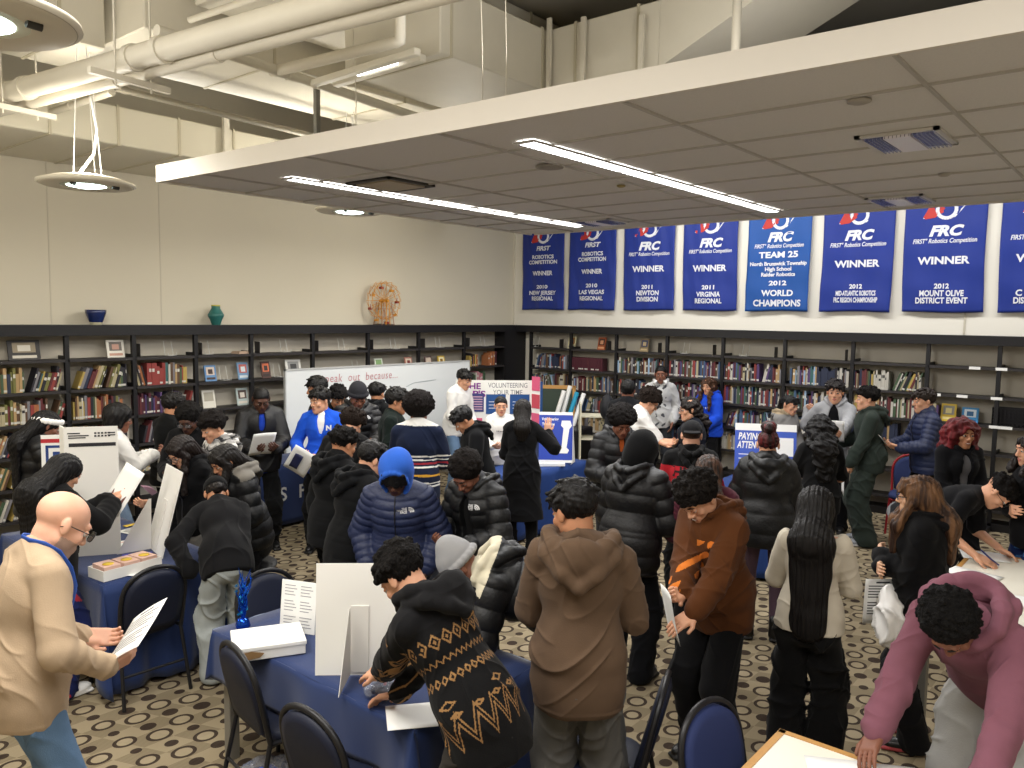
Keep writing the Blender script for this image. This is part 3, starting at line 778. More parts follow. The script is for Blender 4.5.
M_navy=mat('navy_cloth','152C5C',rough=.8,noise=.12,nscale=4,bump=.15,bscale=300,sheen=.2)
M_ink=mat('ink','2A2A2E',rough=.8)
def carpet():
    m=bpy.data.materials.new('carpet'); m.use_nodes=True; nt=m.node_tree; N=nt.nodes; L=nt.links; b=N['Principled BSDF']; b.inputs['Roughness'].default_value=.95; b.inputs['Specular IOR Level'].default_value=.1
    tc=N.new('ShaderNodeTexCoord')
    def math_(op,a,b_=None,c=None):
        n=N.new('ShaderNodeMath'); n.operation=op
        for i,v in enumerate((a,b_,c)):
            if v is None: continue
            if isinstance(v,(int,float)): n.inputs[i].default_value=v
            else: L.new(v,n.inputs[i])
        return n.outputs[0]
    mp=N.new('ShaderNodeMapping'); mp.inputs['Rotation'].default_value=(0,0,.0); L.new(tc.outputs['Object'],mp.inputs['Vector'])
    sp=N.new('ShaderNodeSeparateXYZ'); L.new(mp.outputs[0],sp.inputs[0])
    X,Y=sp.outputs[0],sp.outputs[1]
    SX,SY=.172,.142
    u=math_('DIVIDE',X,SX); v=math_('DIVIDE',Y,SY)
    iu=math_('FLOOR',u); 
    v2=math_('ADD',v,math_('MULTIPLY',math_('MODULO',iu,2.0),.5)); iv=math_('FLOOR',v2)
    # cell randomness
    cv=N.new('ShaderNodeCombineXYZ'); L.new(iu,cv.inputs[0]); L.new(iv,cv.inputs[1])
    wn=N.new('ShaderNodeTexWhiteNoise'); wn.noise_dimensions='2D'; L.new(cv.outputs[0],wn.inputs['Vector'])
    fu=math_('SUBTRACT',math_('SUBTRACT',u,iu),.5); fv=math_('SUBTRACT',math_('SUBTRACT',v2,iv),.5)
    dx=math_('MULTIPLY',fu,SX); dy=math_('MULTIPLY',math_('MULTIPLY',fv,SY),1.0)
    r=math_('SQRT',math_('ADD',math_('MULTIPLY',dx,dx),math_('MULTIPLY',math_('MULTIPLY',dy,dy),1.25)))
    par=math_('MODULO',math_('ADD',iu,math_('MULTIPLY',iv,1)),2.0)
    par=math_('ABSOLUTE',par)
    isring=math_('GREATER_THAN',par,.5)
    sz=math_('MULTIPLY_ADD',wn.outputs['Value'],.014,.052)          # ring radius
    ring=math_('LESS_THAN',math_('ABSOLUTE',math_('SUBTRACT',r,sz)),.0115)
    inside=math_('LESS_THAN',r,sz)
    ds=math_('MULTIPLY_ADD',wn.outputs['Value'],.024,.030)
    dot=math_('LESS_THAN',r,ds)
    dark=math_('ADD',math_('MULTIPLY',isring,ring),math_('MULTIPLY',math_('SUBTRACT',1,isring),dot))
    # background patches of a second beige, with fine weave
    ck=N.new('ShaderNodeTexNoise'); ck.inputs['Scale'].default_value=5; L.new(tc.outputs['Object'],ck.inputs['Vector'])
    pu=math_('FLOOR',math_('MULTIPLY',math_('ADD',u,math_('MULTIPLY',v,.33)),1.0)); pv=math_('FLOOR',math_('MULTIPLY',v,1.0))
    chk=math_('ABSOLUTE',math_('MODULO',math_('ADD',pu,pv),2.0))
    wv=math_('MULTIPLY_ADD',math_('SINE',math_('MULTIPLY',math_('ADD',X,math_('MULTIPLY',Y,.4)),520)),.5,.5)
    base=N.new('ShaderNodeMix'); base.data_type='RGBA'; base.inputs['A'].default_value=(*srgb('968970'),1); base.inputs['B'].default_value=(*srgb('675C49'),1)
    L.new(math_('MULTIPLY',math_('MULTIPLY_ADD',chk,.55,.12),math_('MULTIPLY_ADD',wv,.7,.5)),base.inputs['Factor'])
    b2=N.new('ShaderNodeMix'); b2.data_type='RGBA'; L.new(math_('MULTIPLY',math_('MULTIPLY',isring,inside),.75),b2.inputs['Factor']); L.new(base.outputs['Result'],b2.inputs['A']); b2.inputs['B'].default_value=(*srgb('9C8F76'),1)
    b3=N.new('ShaderNodeMix'); b3.data_type='RGBA'; L.new(math_('MULTIPLY',dark,math_('MULTIPLY_ADD',wv,.12,.86)),b3.inputs['Factor']); L.new(b2.outputs['Result'],b3.inputs['A']); b3.inputs['B'].default_value=(*srgb('2B201D'),1)
    L.new(b3.outputs['Result'],b.inputs['Base Color'])
    n=N.new('ShaderNodeTexNoise'); n.inputs['Scale'].default_value=350; L.new(tc.outputs['Object'],n.inputs['Vector'])
    bp=N.new('ShaderNodeBump'); bp.inputs['Strength'].default_value=.4; bp.inputs['Distance'].default_value=.004; L.new(n.outputs['Fac'],bp.inputs['Height']); L.new(bp.outputs[0],b.inputs['Normal'])
    return m
def tile_mat():
    m=bpy.data.materials.new('ceiling_tile'); m.use_nodes=True; nt=m.node_tree; N=nt.nodes; L=nt.links; b=N['Principled BSDF']; b.inputs['Roughness'].default_value=.95; b.inputs['Specular IOR Level'].default_value=.1
    tc=N.new('ShaderNodeTexCoord'); n=N.new('ShaderNodeTexNoise'); n.inputs['Scale'].default_value=90; n.inputs['Detail'].default_value=5; L.new(tc.outputs['Object'],n.inputs['Vector'])
    r=N.new('ShaderNodeMix'); r.data_type='RGBA'; r.inputs['A'].default_value=(*srgb('CFCCC8'),1); r.inputs['B'].default_value=(*srgb('DCD9D5'),1); L.new(n.outputs['Fac'],r.inputs['Factor']); L.new(r.outputs['Result'],b.inputs['Base Color'])
    bp=N.new('ShaderNodeBump'); bp.inputs['Strength'].default_value=.3; bp.inputs['Distance'].default_value=.003; L.new(n.outputs['Fac'],bp.inputs['Height']); L.new(bp.outputs[0],b.inputs['Normal'])
    return m
def struct(o): o['kind']='structure'; return o
RX0,RY0,RZ=-2.2,-3.6,5.3
struct(MB().box(RX0,XW+.2,RY0,YW+.2,-.1,0).build('floor',carpet()))
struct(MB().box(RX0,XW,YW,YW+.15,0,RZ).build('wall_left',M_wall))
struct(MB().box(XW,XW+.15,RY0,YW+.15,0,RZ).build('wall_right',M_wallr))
struct(MB().box(RX0-.15,RX0,RY0,YW+.15,0,RZ).build('wall_back',M_wall))
struct(MB().box(RX0-.15,XW+.15,RY0-.15,RY0,0,RZ).build('wall_near',M_wall))
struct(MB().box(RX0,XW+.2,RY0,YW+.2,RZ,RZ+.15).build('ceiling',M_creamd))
M_seam=mat('wall_seam','C0B9A8',rough=.9)
for i,px in enumerate((49,160)):
    p=at(px,250,y=YW); struct(MB().box(p.x-.006,p.x+.006,YW-.004,YW,2.35,4.1).build('trim_%d'%(i+1),M_seam))
struct(MB().box(XW-.03,XW,YW-.03,YW,0,4.4).build('trim_3',mat('corner_bead','CFC9BB',rough=.8)))
struct(MB().box(XW-.012,XW,2.03,2.05,2.35,4.4).build('trim_4',M_seam))
for nm,a in (('baseboard_left',(RX0,XW,YW-.012,YW,0,.1)),('baseboard_right',(XW-.012,XW,RY0,YW,0,.1))):
    struct(MB().box(*a).build(nm,M_black))
# hung ceiling: slab of tiles with a white fascia, grid of rails
M_tile=tile_mat(); M_fascia=mat('fascia_white','D9D3C8',rough=.5,noise=.02,nscale=2); M_rail=mat('grid_rail','B5B1AB',rough=.7)
cx_light=[(3.72,7.70,5.40,.13),(3.72,7.74,3.08,.17)]
def clouds():
    # tiles: 1.22 along Y, .61 along X; each strip is split around the light openings
    mb=MB(); mb.box(CX0,CX1,CY0,CY1,ZC+.012,ZC+.05)
    mb=MB().prism([(3.18,6.40),(8.1,6.46),(8.1,CY0),(3.57,CY0)],ZC+.012,ZC+.05)
    t=mb.build('ceiling_tiles',M_tile); t['kind']='structure'
    g=MB(); x=CX0+.02; xs=[]; 
    X0,Y0=3.39+.0,.93
    k=0
    for i in range(-1,12):
        xx=CX0+.01+.61*i
        if CX0+.2<xx<CX1: g.box(xx-.006,xx+.006,CY0,CY1,ZC-.0,ZC+.014)
    for j in range(-4,6):
        yy=.93+1.22*j
        if CY0<yy<CY1: g.box(3.17+(6.42-yy)*.0415+.01,CX1,yy-.008,yy+.008,ZC-.001,ZC+.014)
    g.build('ceiling_grid',M_rail)['kind']='structure'
    f=MB(); h=.128
    f.prism([(3.17,6.42),(3.195,6.40),(3.585,CY0),(3.56,CY0)][::-1],ZC-.006,ZC+h); f.prism([(3.17,6.42),(3.19,6.395),(8.1,6.45),(8.1,6.475)][::-1],ZC-.006,ZC+h); f.box(CX1,CX1+.025,CY0,CY1,ZC-.006,ZC+h)
    o=f.build('ceiling_fascia',[M_fascia,M_rail]); o['kind']='structure'
clouds()
# recessed linear lights
M_glow=mat('tube_glow','FFFFFF',emit=9); M_lens=mat('louvre_glow','F4F6FF',emit=6)
def linear(name,x0,x1,y,w,segs,label):
    t=empty(name,((x0+x1)/2,y,ZC),0,label,'ceiling light','linear lights in the hung ceiling')
    hw=w/2; L_=(x1-x0)/2
    f=MB(); f.box(-L_,L_,-hw-.02,-hw,-.006,.004); f.box(-L_,L_,hw,hw+.02,-.006,.004); f.box(-L_-.02,-L_,-hw-.02,hw+.02,-.006,.004); f.box(L_,L_+.02,-hw-.02,hw+.02,-.006,.004); 
    for s in segs: f.box(s-(x0+x1)/2-.008,s-(x0+x1)/2+.008,-hw,hw,-.007,.004)
    f.build('frame',mat('light_frame','B8B6B2',rough=.5),t)
    MB().box(-L_,L_,-hw,hw,-.004,.002).build('diffuser',M_glow,t)
    l=MB()
    n=int((x1-x0)/.05)
    for i in range(n): l.box(-L_+i*.05,-L_+i*.05+.003,-hw,hw,-.010,-.004)
    l.build('louvre',mat('louvre_white','F2F2F2',rough=.5),t)
    return t
linear('linear_light',3.72,7.66,5.40,.11,[4.9,6.1],'long narrow recessed ceiling light nearer the pendant lamps and left wall')
linear('linear_light',3.80,7.64,3.09,.12,[4.95,6.2,7.0],'long narrow recessed ceiling light pointing at the team 25 banner')
# louvred troffers, grilles, sprinklers, speaker
def troffer(x,y,lx,ly,label,split=True,cat='ceiling light'):
    t=empty('troffer_light',(x,y,ZC),0,label,cat,'recessed troffers in the hung ceiling')
    f=MB(); a,b=lx/2,ly/2; e=.03
    f.box(-a,a,-b,-b+e,-.006,.01); f.box(-a,a,b-e,b,-.006,.01); f.box(-a,-a+e,-b,b,-.006,.01); f.box(a-e,a,-b,b,-.006,.01); f.build('frame',mat('troffer_frame','C9C6C0',rough=.4),t)
    MB().box(-a+e,a-e,-b+e,b-e,-.002,.008).build('reflector',mat('parabolic_reflector','8F93B8',rough=.25,metal=.6,spec=.6),t)
    g=MB(); n=18
    for i in range(n):
        yy=-b+e+(ly-2*e)*i/n; g.box(-a+e,a-e,yy-.002,yy+.002,-.02,-.001)
    g.build('louvre',mat('louvre_metal','B9BEDF',rough=.2,metal=.7),t)
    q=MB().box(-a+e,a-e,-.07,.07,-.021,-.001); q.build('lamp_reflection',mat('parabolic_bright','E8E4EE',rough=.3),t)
troffer(5.09,1.28,.50,.44,'large square recessed light with blue-grey louvre above the mount olive banner')
troffer(7.53,1.92,.48,.46,'small recessed light with blue-grey louvre beside the top of the banners')
troffer(7.45,4.98,.42,.5,'recessed bluish louvred light at the far end of the long light')
def grille(x,y,lx,ly,label):
    t=empty('air_vent',(x,y,ZC),0,label,'vent'); a,b=lx/2,ly/2
    f=MB(); e=.025; f.box(-a,a,-b,-b+e,-.008,.01); f.box(-a,a,b-e,b,-.008,.01); f.box(-a,-a+e,-b,b,-.008,.01); f.box(a-e,a,-b,b,-.008,.01); f.build('frame',mat('vent_frame','4A4540',rough=.6),t)
    MB().box(-a+.06,a-.06,-b+.06,b-.06,-.012,0).build('deflector_plate',mat('vent_plate','A89A82',rough=.6),t)
    MB().box(-a+.0,a-.0,-b+.0,b-.0,0.004,0.013).build('dark_throat',M_darkvoid,t)
grille(4.40,4.98,.5,.52,'square ceiling air vent with brown centre plate beside the long left light')
def disc(name,x,y,r,col,label,cat,rings=False):
    mb=MB().lathe([(0,-.012),(r*.6,-.012),(r,-.004),(r,.004)],24)
    o=mb.build(name,mat(name+'_'+col,col,rough=.6)); o.location=(x,y,ZC); tag(o,label,cat); 
disc('ceiling_speaker',4.53,3.46,.10,'8A847B','round grey speaker grille in the ceiling left of the right linear light','speaker')
disc('fire_sprinkler',5.50,3.48,.035,'9A8A55','small brass sprinkler cap between speaker and right linear light','sprinkler')
disc('sprinkler_cover',4.05,1.24,.055,'A8A298','round pale sprinkler cover in the tile before the large louvred light','sprinkler')
disc('smoke_detector',6.4,1.35,.04,'A8A298','tiny round cover in the ceiling right of the small louvred light','sprinkler')
# pendant lamps
M_lampsh=mat('lamp_shade','D9D2C0',rough=.5); M_lampin=mat('lamp_under','B0A894',rough=.6); M_lampgl=mat('lamp_glow','E9FFF6',emit=7)
def pendant(p,R,label,ztop):
    t=empty('pendant_lamp',p,0,label,'pendant lamp','round pendant lamps along the left wall')
    MB().lathe([(R*.42,.0),(R*.9,-.005),(R,.012),(R*.99,.026),(R*.7,.06),(R*.3,.085),(0,.09)],48).build('shade',M_lampsh,t)
    MB().lathe([(R*.40,.03),(R*.42,-.002),(R*.95,.002)],48).build('under_ring',M_lampin,t)
    MB().lathe([(0,-.02),(R*.2,-.017),(R*.40,-.003),(R*.40,.004),(0,.004)],40).build('glass',M_lampgl,t)
    k=MB(); k.tube([(-R*.36,-.1,-.01),(-R*.46,-.13,-.012)],.014,8); k.tube([(R*.36,-.16,-.008),(R*.5,-.16,-.01)],.016,8); k.build('lamp_clip',mat('lamp_clip_dark','3A3A38',rough=.5),t)
    for dx,dy in ((-.06,0),(.1,.06),(.0,-.1)):
        MB().tube([(dx*1.6,dy*1.6,.085),(dx*.6,dy*.6,ztop-p[2])],.004,6).build('cable',M_white,t)
    MB().tube([(-.05,0,.09),(.06,0,.25),(.1,.02,.45),(.06,.02,.7)],.011,8).build('power_cord',M_white,t)
    return t
pendant((2.73,6.66,3.475),.355,'round pendant lamp hanging clear of the hung ceiling corner, glowing underneath',4.6)
pendant((5.44,6.80,3.57),.36,'round pendant lamp partly hidden behind the hung ceiling edge',4.6)
_p=at(-32,20,z=3.5); pendant((_p.x,_p.y,3.5),.355,'round pendant lamp cut by the top left of the view, dark underside',4.6)
# ducts and pipes overhead
def duct(x0,x1,y0,y1,z0,z1,label,seams=(),axis='x',m=None):
    t=empty('air_duct',((x0+x1)/2,(y0+y1)/2,z0),0,label,'air duct'); a,b=(x1-x0)/2,(y1-y0)/2; h=z1-z0
    MB().box(-a,a,-b,b,0,h,bev=.01).build('casing',m or M_cream,t)
    s=MB()
    for q in seams:
        if axis=='x': s.box(q-.012,q+.012,-b-.008,b+.008,-.008,h+.008)
        else: s.box(-a-.008,a+.008,q-.012,q+.012,-.008,h+.008)
    for q in seams:
        s=MB()
        if axis=='x': s.box(q-.012,q+.012,-b-.008,b+.008,-.008,h+.008)
        else: s.box(-a-.008,a+.008,q-.012,q+.012,-.008,h+.008)
        s.build('seam_flange',mat('cream_flange','BDB59E',rough=.55),t)
    return t
duct(-2.1,9.5,7.8,9.3,4.06,4.42,'long low panelled duct boxed along the top of the left wall',[-4.2,-3.2,-2.6,-2.0,-1.4,-.8,-.2,.4,1.0,2.2],m=mat('pale_panel','D2CCB9',rough=.5,noise=.03,nscale=2))
duct(-2,2.86,6.55,7.3,4.52,5.28,'big cream duct above the leftmost pendant lamp, behind the pipes',[1.0,1.7,2.1])
duct(2.95,8.2,6.1,7.25,4.62,5.0,'wide flat cream duct crossing behind the pipes towards the far wall',[-1.5,0,1.3])
duct(3.3,8.5,4.75,6.0,4.86,5.28,'shadowed flat duct between the wide duct and the square duct',[0,1.5])
duct(4.27,8.5,4.29,5.4,4.42,4.93,'square cream duct above the hung ceiling with a strip light beneath',[-2.0,-.9,.6])
duct(5.55,6.5,3.2,4.28,4.42,4.93,'dented cream duct section with metal straps above the fascia',[-.35,.25],'y')
# sloping branch
t=MB(); t.prism([(-.0,0),(1.9,.75),(1.9,1.3),(0,.6)],0,.95); M_=Matrix(((0,0,1,5.55),(-1,0,0,3.2),(0,1,0,4.5),(0,0,0,1)))
tt=MB(); tt.prism([(0,-.08),(1.9,.75),(1.9,1.3),(0,.43)],0,.95,M=M_); o=tt.build('air_duct',M_cream); tag(o,'cream duct branch sloping upward to the right above the fascia','air duct')
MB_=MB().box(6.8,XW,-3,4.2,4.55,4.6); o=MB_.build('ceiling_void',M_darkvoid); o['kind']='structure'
def pipe(pts,r,label,name='pipe',m=None,clamps=()):
    t=empty(name,pts[0],0,label,'pipe'); o=Vector(pts[0]); P_=[Vector(p)-o for p in pts]
    MB().tube(P_,r,16).build('tube',m or M_cream,t)
    for c in clamps:
        q=P_[0].lerp(P_[-1],c); d=(P_[-1]-P_[0]).normalized()
        MB().tube([q-d*.03,q+d*.03],r*1.16,16).build('clamp',m or M_cream,t)
    return t
a=at(8,93,z=4.2); b_=at(256,24,z=4.2); d_=(b_-a)
pipe([a-d_*.55,b_+d_*1.2],.078,'thick cream pipe running across the upper left, paint flaking',clamps=(.2,.235,.41,.45,.9))
a2=at(10,108,z=4.14); b2=at(256,44,z=4.14); d2=b2-a2
pipe([a2-d2*.45,b2+d2*1.2],.047,'thinner cream pipe running just under the thick flaking pipe',clamps=(.36,.5))
for k_ in (.04,.56):
    c=a.lerp(b_,k_); 
    t=empty('pipe_hanger',(c.x,c.y,4.06),math.atan2(d_.y,d_.x),'steel strut hanger under the two pipes, %s'%('at the far left edge' if k_<.3 else 'near the middle of their length'),'pipe hanger')
    MB().box(-.02,.02,-.28,.30,-.02,.02).build('strut',M_cream,t)
    for yy in (-.1,.16): MB().tube([(0,yy,-.05),(0,yy,1.2)],.007,6).build('rod',M_cream,t)
a=at(108,86,z=4.3); b_=at(300,133,z=4.3); pipe([a,a.lerp(b_,2.2)],.028,'thin grey pipe crossing below the ducts, brass coupling at one end',clamps=(.01,.03),m=mat('grey_pipe','8F897A',rough=.5))
a=at(0,129,z=4.25); b_=at(112,92,z=4.25); pipe([a-(b_-a)*.5,b_],.03,'thin cream pipe rising from the left edge to the coupling',clamps=(.78,))
a=at(215,50,z=4.35); b_=at(420,118,z=4.35); pipe([a-(b_-a)*.2,b_],.04,'cream pipe running from the tee fitting down to the fascia',clamps=(.38,.42))
a=at(272,72,z=4.35); b_=at(400,41,z=4.35); pipe([a,b_-(b_-a)*.03,b_,b_+Vector((0,0,.05)),b_+Vector((0,0,.9))],.04,'cream pipe with an elbow turning straight up',clamps=())
t=empty('strip_light',at(362,72,z=4.3),math.radians(-80),'narrow strip light fixture hanging in the opening under the square duct','strip light')
t.rotation_euler.z=math.atan2((at(412,57,z=4.3)-at(310,88,z=4.3)).y,(at(412,57,z=4.3)-at(310,88,z=4.3)).x)
MB().box(-.62,.62,-.03,.03,0,.05,bev=.006).build('rail',M_cream,t); MB().box(-.55,.5,.13,.19,.02,.07,bev=.006).build('rail',M_cream,t)
MB().tube([(-.15,.08,.03),(.3,.08,.03)],.018,8).build('tube',mat('strip_tube','FFFFFF',emit=4),t)
t=empty('steel_brace',at(185,20,z=4.9),0,'slanted cream steel brace beside the thick pipe','brace'); MB().box(-.03,.03,-.03,.03,-.45,.4,M=Matrix.Rotation(.35,4,'Y')).build('bar',M_cream,t)
for px,lab in ((549,'flat steel hanger strap at the corner of the square duct'),(583,'round hanger rod left of the dented duct'),(641,'steel hanger strap on the dented duct')):
    q=at(px,55,x=5.5); o=MB().box(-.012,.012,-.02,.02,-.45,.3).build('duct_hanger',M_cream); o.location=q; tag(o,lab,'hanger')
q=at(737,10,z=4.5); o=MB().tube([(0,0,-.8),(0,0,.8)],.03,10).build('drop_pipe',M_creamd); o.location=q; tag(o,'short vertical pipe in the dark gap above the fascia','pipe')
for px,py,lab in ((482,60,'thin wire hanging beside the square duct'),(506,50,'thin wire hanging in front of the duct corner'),(355,95,'thin hanging wire near the strip light')):
    q=at(px,py,z=4.2); o=MB().tube([(0,0,-.55),(.02,.01,0),(-.02,0,.5),(0,0,1.0)],.004,6).build('hanging_wire',M_cream); o.location=q; tag(o,lab,'wire')
a=at(190,20,z=4.75); b_=at(265,-5,z=4.75); pipe([a,b_+(b_-a)],.025,'short cream angle rail above the thick pipe',name='angle_rail')
for px in (226,):
    q=at(px,133,y=7.75); o=MB().box(-.03,.03,-.02,.02,-.35,.2).build('duct_hanger',M_cream); o.location=q; tag(o,'white bracket standing against the panelled duct','hanger')
q=at(317,132,z=4.0); o=MB().box(-.02,.02,-.02,.02,-.2,.4).build('duct_hanger',mat('grey_strut','77756C',rough=.5)); o.location=q; tag(o,'short grey strut standing on the fascia corner area','hanger')
# lights
def area(name,loc,rot_,size,energy,col=(1,.93,.82),sy=None):
    l=bpy.data.lights.new(name,'AREA'); l.energy=energy; l.color=col; l.size=size
    if sy: l.shape='RECTANGLE'; l.size_y=sy
    o=bpy.data.objects.new(name,l); COL.objects.link(o); o.location=loc; o.rotation_euler=rot_; return o
WARM=(1,.965,.925); NEU=(1,.985,.965)
area('linear_light_glow',(5.69,5.40,ZC-.03),(0,0,0),3.9,95,NEU,.12)
area('linear_light_glow',(5.73,3.09,ZC-.03),(0,0,0),3.9,105,NEU,.15)
area('gap_light',(9.7,3.5,4.5),(0,-.25,0),.5,185,NEU,6.6)
area('gap_light',(9.7,-1.2,4.4),(0,0,0),.5,60,NEU,3.0)
area('room_light',(.7,2.6,4.2),(0,0,0),1.4,180,WARM,4.0)
area('strip_light_glow',(3.6,3.6,4.1),(PI,0,0),.6,9,NEU,.3)  # added upward fill to brighten the ducts, set apart from the strip fixture
area('deck_fill',(4.5,1.6,3.85),(PI,.3,0),.8,30,NEU,2.0)  # added fill aimed up at the overhead ducts, no fixture here
area('deck_fill',(4.2,7.5,4.5),(PI,0,0),2.5,14,NEU,.3)  # fill added to lift the dark band behind the ducts
area('deck_fill',(1.6,4.2,3.9),(PI,0,0),.8,40,NEU,3.0)  # another added uplight brightening the upper structure
area('room_light',(1.2,-1.2,4.3),(0,0,0),2.5,120,WARM,2.0)
for x,y,z in ((2.73,6.6,3.6),(5.3,6.85,3.7),(_p.x,_p.y,3.62),(.4,6.6,3.55),(7.6,7.2,3.65)):
    l=bpy.data.lights.new('pendant_uplight','POINT'); l.energy=55; l.color=(1,.95,.85); l.shadow_soft_size=.15
    o=bpy.data.objects.new('pendant_uplight',l); COL.objects.link(o); o.location=(x,y,z)
    area('pendant_downlight',(x,y,z-.2),(0,0,0),.35,26,(1,.95,.86))
w=bpy.data.worlds.new('room_air'); SC.world=w; w.use_nodes=True; w.node_tree.nodes['Background'].inputs[0].default_value=(1,.96,.9,1); w.node_tree.nodes['Background'].inputs[1].default_value=.25
SC.view_settings.view_transform='Standard'; SC.view_settings.look='None'; SC.view_settings.exposure=0; SC.view_settings.gamma=1; SC.view_settings.use_curve_mapping=False
# ------------------------------------------------------------------ shelving: built in a local frame, u along the wall, v out of the wall (towards the room), z up
ORD='first second third fourth fifth sixth seventh eighth ninth tenth eleventh twelfth thirteenth fourteenth fifteenth sixteenth seventeenth eighteenth nineteenth twentieth'.split()
def ordw(i):
    if i<20: return ORD[i]
    if i==29: return 'thirtieth'
    return ('twenty-' if i<29 else 'thirty-')+ORD[(i-20)%10] if i<39 else 'last'
SZ_L=[1.975,1.645,1.315,.985,.655,.325]; SZ_R=[1.963,1.612,1.27,.93,.59,.25]
SHN=['top','second','third','fourth','fifth','bottom']
M_shelf=mat('shelf_black','131215',rough=.5); M_shelfedge=mat('shelf_grey_edge','2E2B2C',rough=.5); M_back=mat('shelf_back','B9B2A4',rough=.85,noise=.04,nscale=2)
Lposts=[2.35,3.43,4.14,4.88,5.63,6.57,7.54,8.55,9.58,10.66]
Rposts=[8.72,7.86,6.96,6.04,5.12,4.20,3.29,2.39,1.62,.85,-.1]
def bay(M,width,zs,label,last=False):
    """M maps (u,v,z) of the bay to the room"""
    t=empty('shelving_bay',M@Vector((0,0,0)),0,label,'bookshelf','black wall shelving bays')
    Li=Matrix.Translation(-(M@Vector((0,0,0))))@M
    def B(name,boxes,m):
        mb=MB()
        for b in boxes: mb.box(*b[:6],b[6] if len(b)>6 else 0,M=Li)
        return mb.build(name,m,t)
    B('upright',[(0,.045,.0,.05,0,2.24),(0,.045,-.27,.05-.05,0,.06)],M_shelf)
    if last: B('upright',[(width-.045,width,.0,.05,0,2.24)],M_shelf)
    B('canopy',[(0,width,-.02,.30,2.31,2.34),(0,width,-.02,.0,2.225,2.31)],M_shelf)
    B('back_panel',[(0,width,.27,.285,.05,2.32)],M_back)
    for z in zs:
        B('shelf',[(.03,width,.02,.27,z-.02,z,0),(.03,width,.0,.02,z-.03,z,1),(0.03,.05,.02,.27,z,z+.035,0)],[M_shelf,M_shelfedge])
    B('base',[(0,width,.0,.27,0,.09)],M_shelf)
    return t
def LM(x): return Matrix(((1,0,0,x),(0,1,0,YA),(0,0,1,0),(0,0,0,1)))
def RM(y): return Matrix(((0,1,0,XB),(-1,0,0,y),(0,0,1,0),(0,0,0,1)))
LB=[]; RB=[]
for i in range(len(Lposts)-1):
    w=Lposts[i+1]-Lposts[i]; n=len(Lposts)-2-i
    bay(LM(Lposts[i]),w,SZ_L,'black shelving bay on the left wall, %s from the corner'%ORD[n],last=(i==len(Lposts)-2)); LB.append((LM(Lposts[i]),w,'%s left-wall bay from the corner'%ORD[n]))
for i in range(len(Rposts)-1):
    w=Rposts[i]-Rposts[i+1]
    bay(RM(Rposts[i]),w,SZ_R,'black shelving bay under the banners, %s from the corner'%ORD[i],last=(i==len(Rposts)-2)); RB.append((RM(Rposts[i]),w,'%s right-wall bay from the corner'%ORD[i]))
# books
BC={'dark red':'5E2A2C','red':'8A3A36','navy':'272E44','blue':'3F5878','pale blue':'8FA9C4','teal':'386060','green':'41553E','olive':'6C6A3A','yellow':'AE9650','orange':'9E6440','tan':'A98C63','brown':'57402F','black':'24222A','grey':'77757A','white':'B9B5AB','cream':'A89E80','purple':'4E3A66','maroon':'4A1F2A','pink':'B0707C'}
M_page=mat('book_pages','9E967F',rough=.9); M_tag=mat('spine_tag','C4C2BA',rough=.8)
BM={}
def book_mesh(col,w,h,d,band):
    key=(col,round(w,3),round(h,2),band)
    if key in BM: return BM[key]
    mb=MB(); c=.0022
    mb.box(0,c,0,d,0,h,0); mb.box(w-c,w,0,d,0,h,0); mb.box(c,w-c,0,c,0,h,0); mb.box(c,w-c,c,d-.004,.004,h-.004,1)
    if band: mb.box(.0004+0,w-.0004,-.0006,0,.012,.034,2)
    if int(w*1000+h*100+len(col))%4==0: mb.box(.003,w-.003,-.0006,0,h*.6,h*.75,2 if col not in('white','cream') else 3)
    me=mb.build('book',[mat('book_'+col.replace(' ','_'),BC[col],rough=.6),M_page,M_tag,M_ink]); m=me.data; bpy.data.objects.remove(me); BM[key]=m; return m
BOOKS=[]   # (matrix, mesh, label info)
PAL_L=['brown','tan','olive','dark red','navy','cream','white','black','orange','teal','grey','red','tan','green','brown','grey','black','cream','yellow']
PAL_R=['black','dark red','navy','white','grey','blue','brown','cream','red','pale blue','green','black','white','tan','purple','maroon','grey','black','blue','brown','teal','dark red']
def fill(M,width,z,bayname,si,a,b,pal,lean_p=.25,tall=.235,run=None):
    rg=random.Random(int(a*1000)+si*77+int(z*991)+len(BOOKS)); u=a; k=0; lean=0; todo=0
    while u<b-.03:
        if todo<=0:
            lean = rg.choice([0,0,.22,.3,-.25,.35]) if rg.random()<lean_p+.25 else 0; todo=rg.randint(4,11); cs=rg.choice(pal) if rg.random()<.06 else None
            if lean: u+= .05 if lean>0 else .02
        todo-=1
        col=cs or rg.choice(pal); w=rg.choice([.014,.018,.022,.026,.032]); h=rg.choice([tall-.04,tall-.02,tall,tall+.02])
        if run: col=run; w=.03; h=tall; lean=0
        d=.16
        if u+w/max(.6,math.cos(lean))+abs(math.sin(lean))*h*.3>b: break
        R=Matrix.Rotation(lean,4,'Y')
        zz=z+.001+(abs(math.sin(lean))*w if lean<0 else 0)
        if lean>0: T=Matrix.Translation((u,.03+rg.uniform(0,.015),z+.001+math.sin(lean)*w))
        else: T=Matrix.Translation((u,.03+rg.uniform(0,.015),z+.001))
        BOOKS.append([M@T@R,book_mesh(col,w,h,d,rg.random()<.45),col,'leaning ' if lean else '',k,SHN[si],bayname,h]); k+=1
        u+=w/math.cos(lean)+.0012
    return u
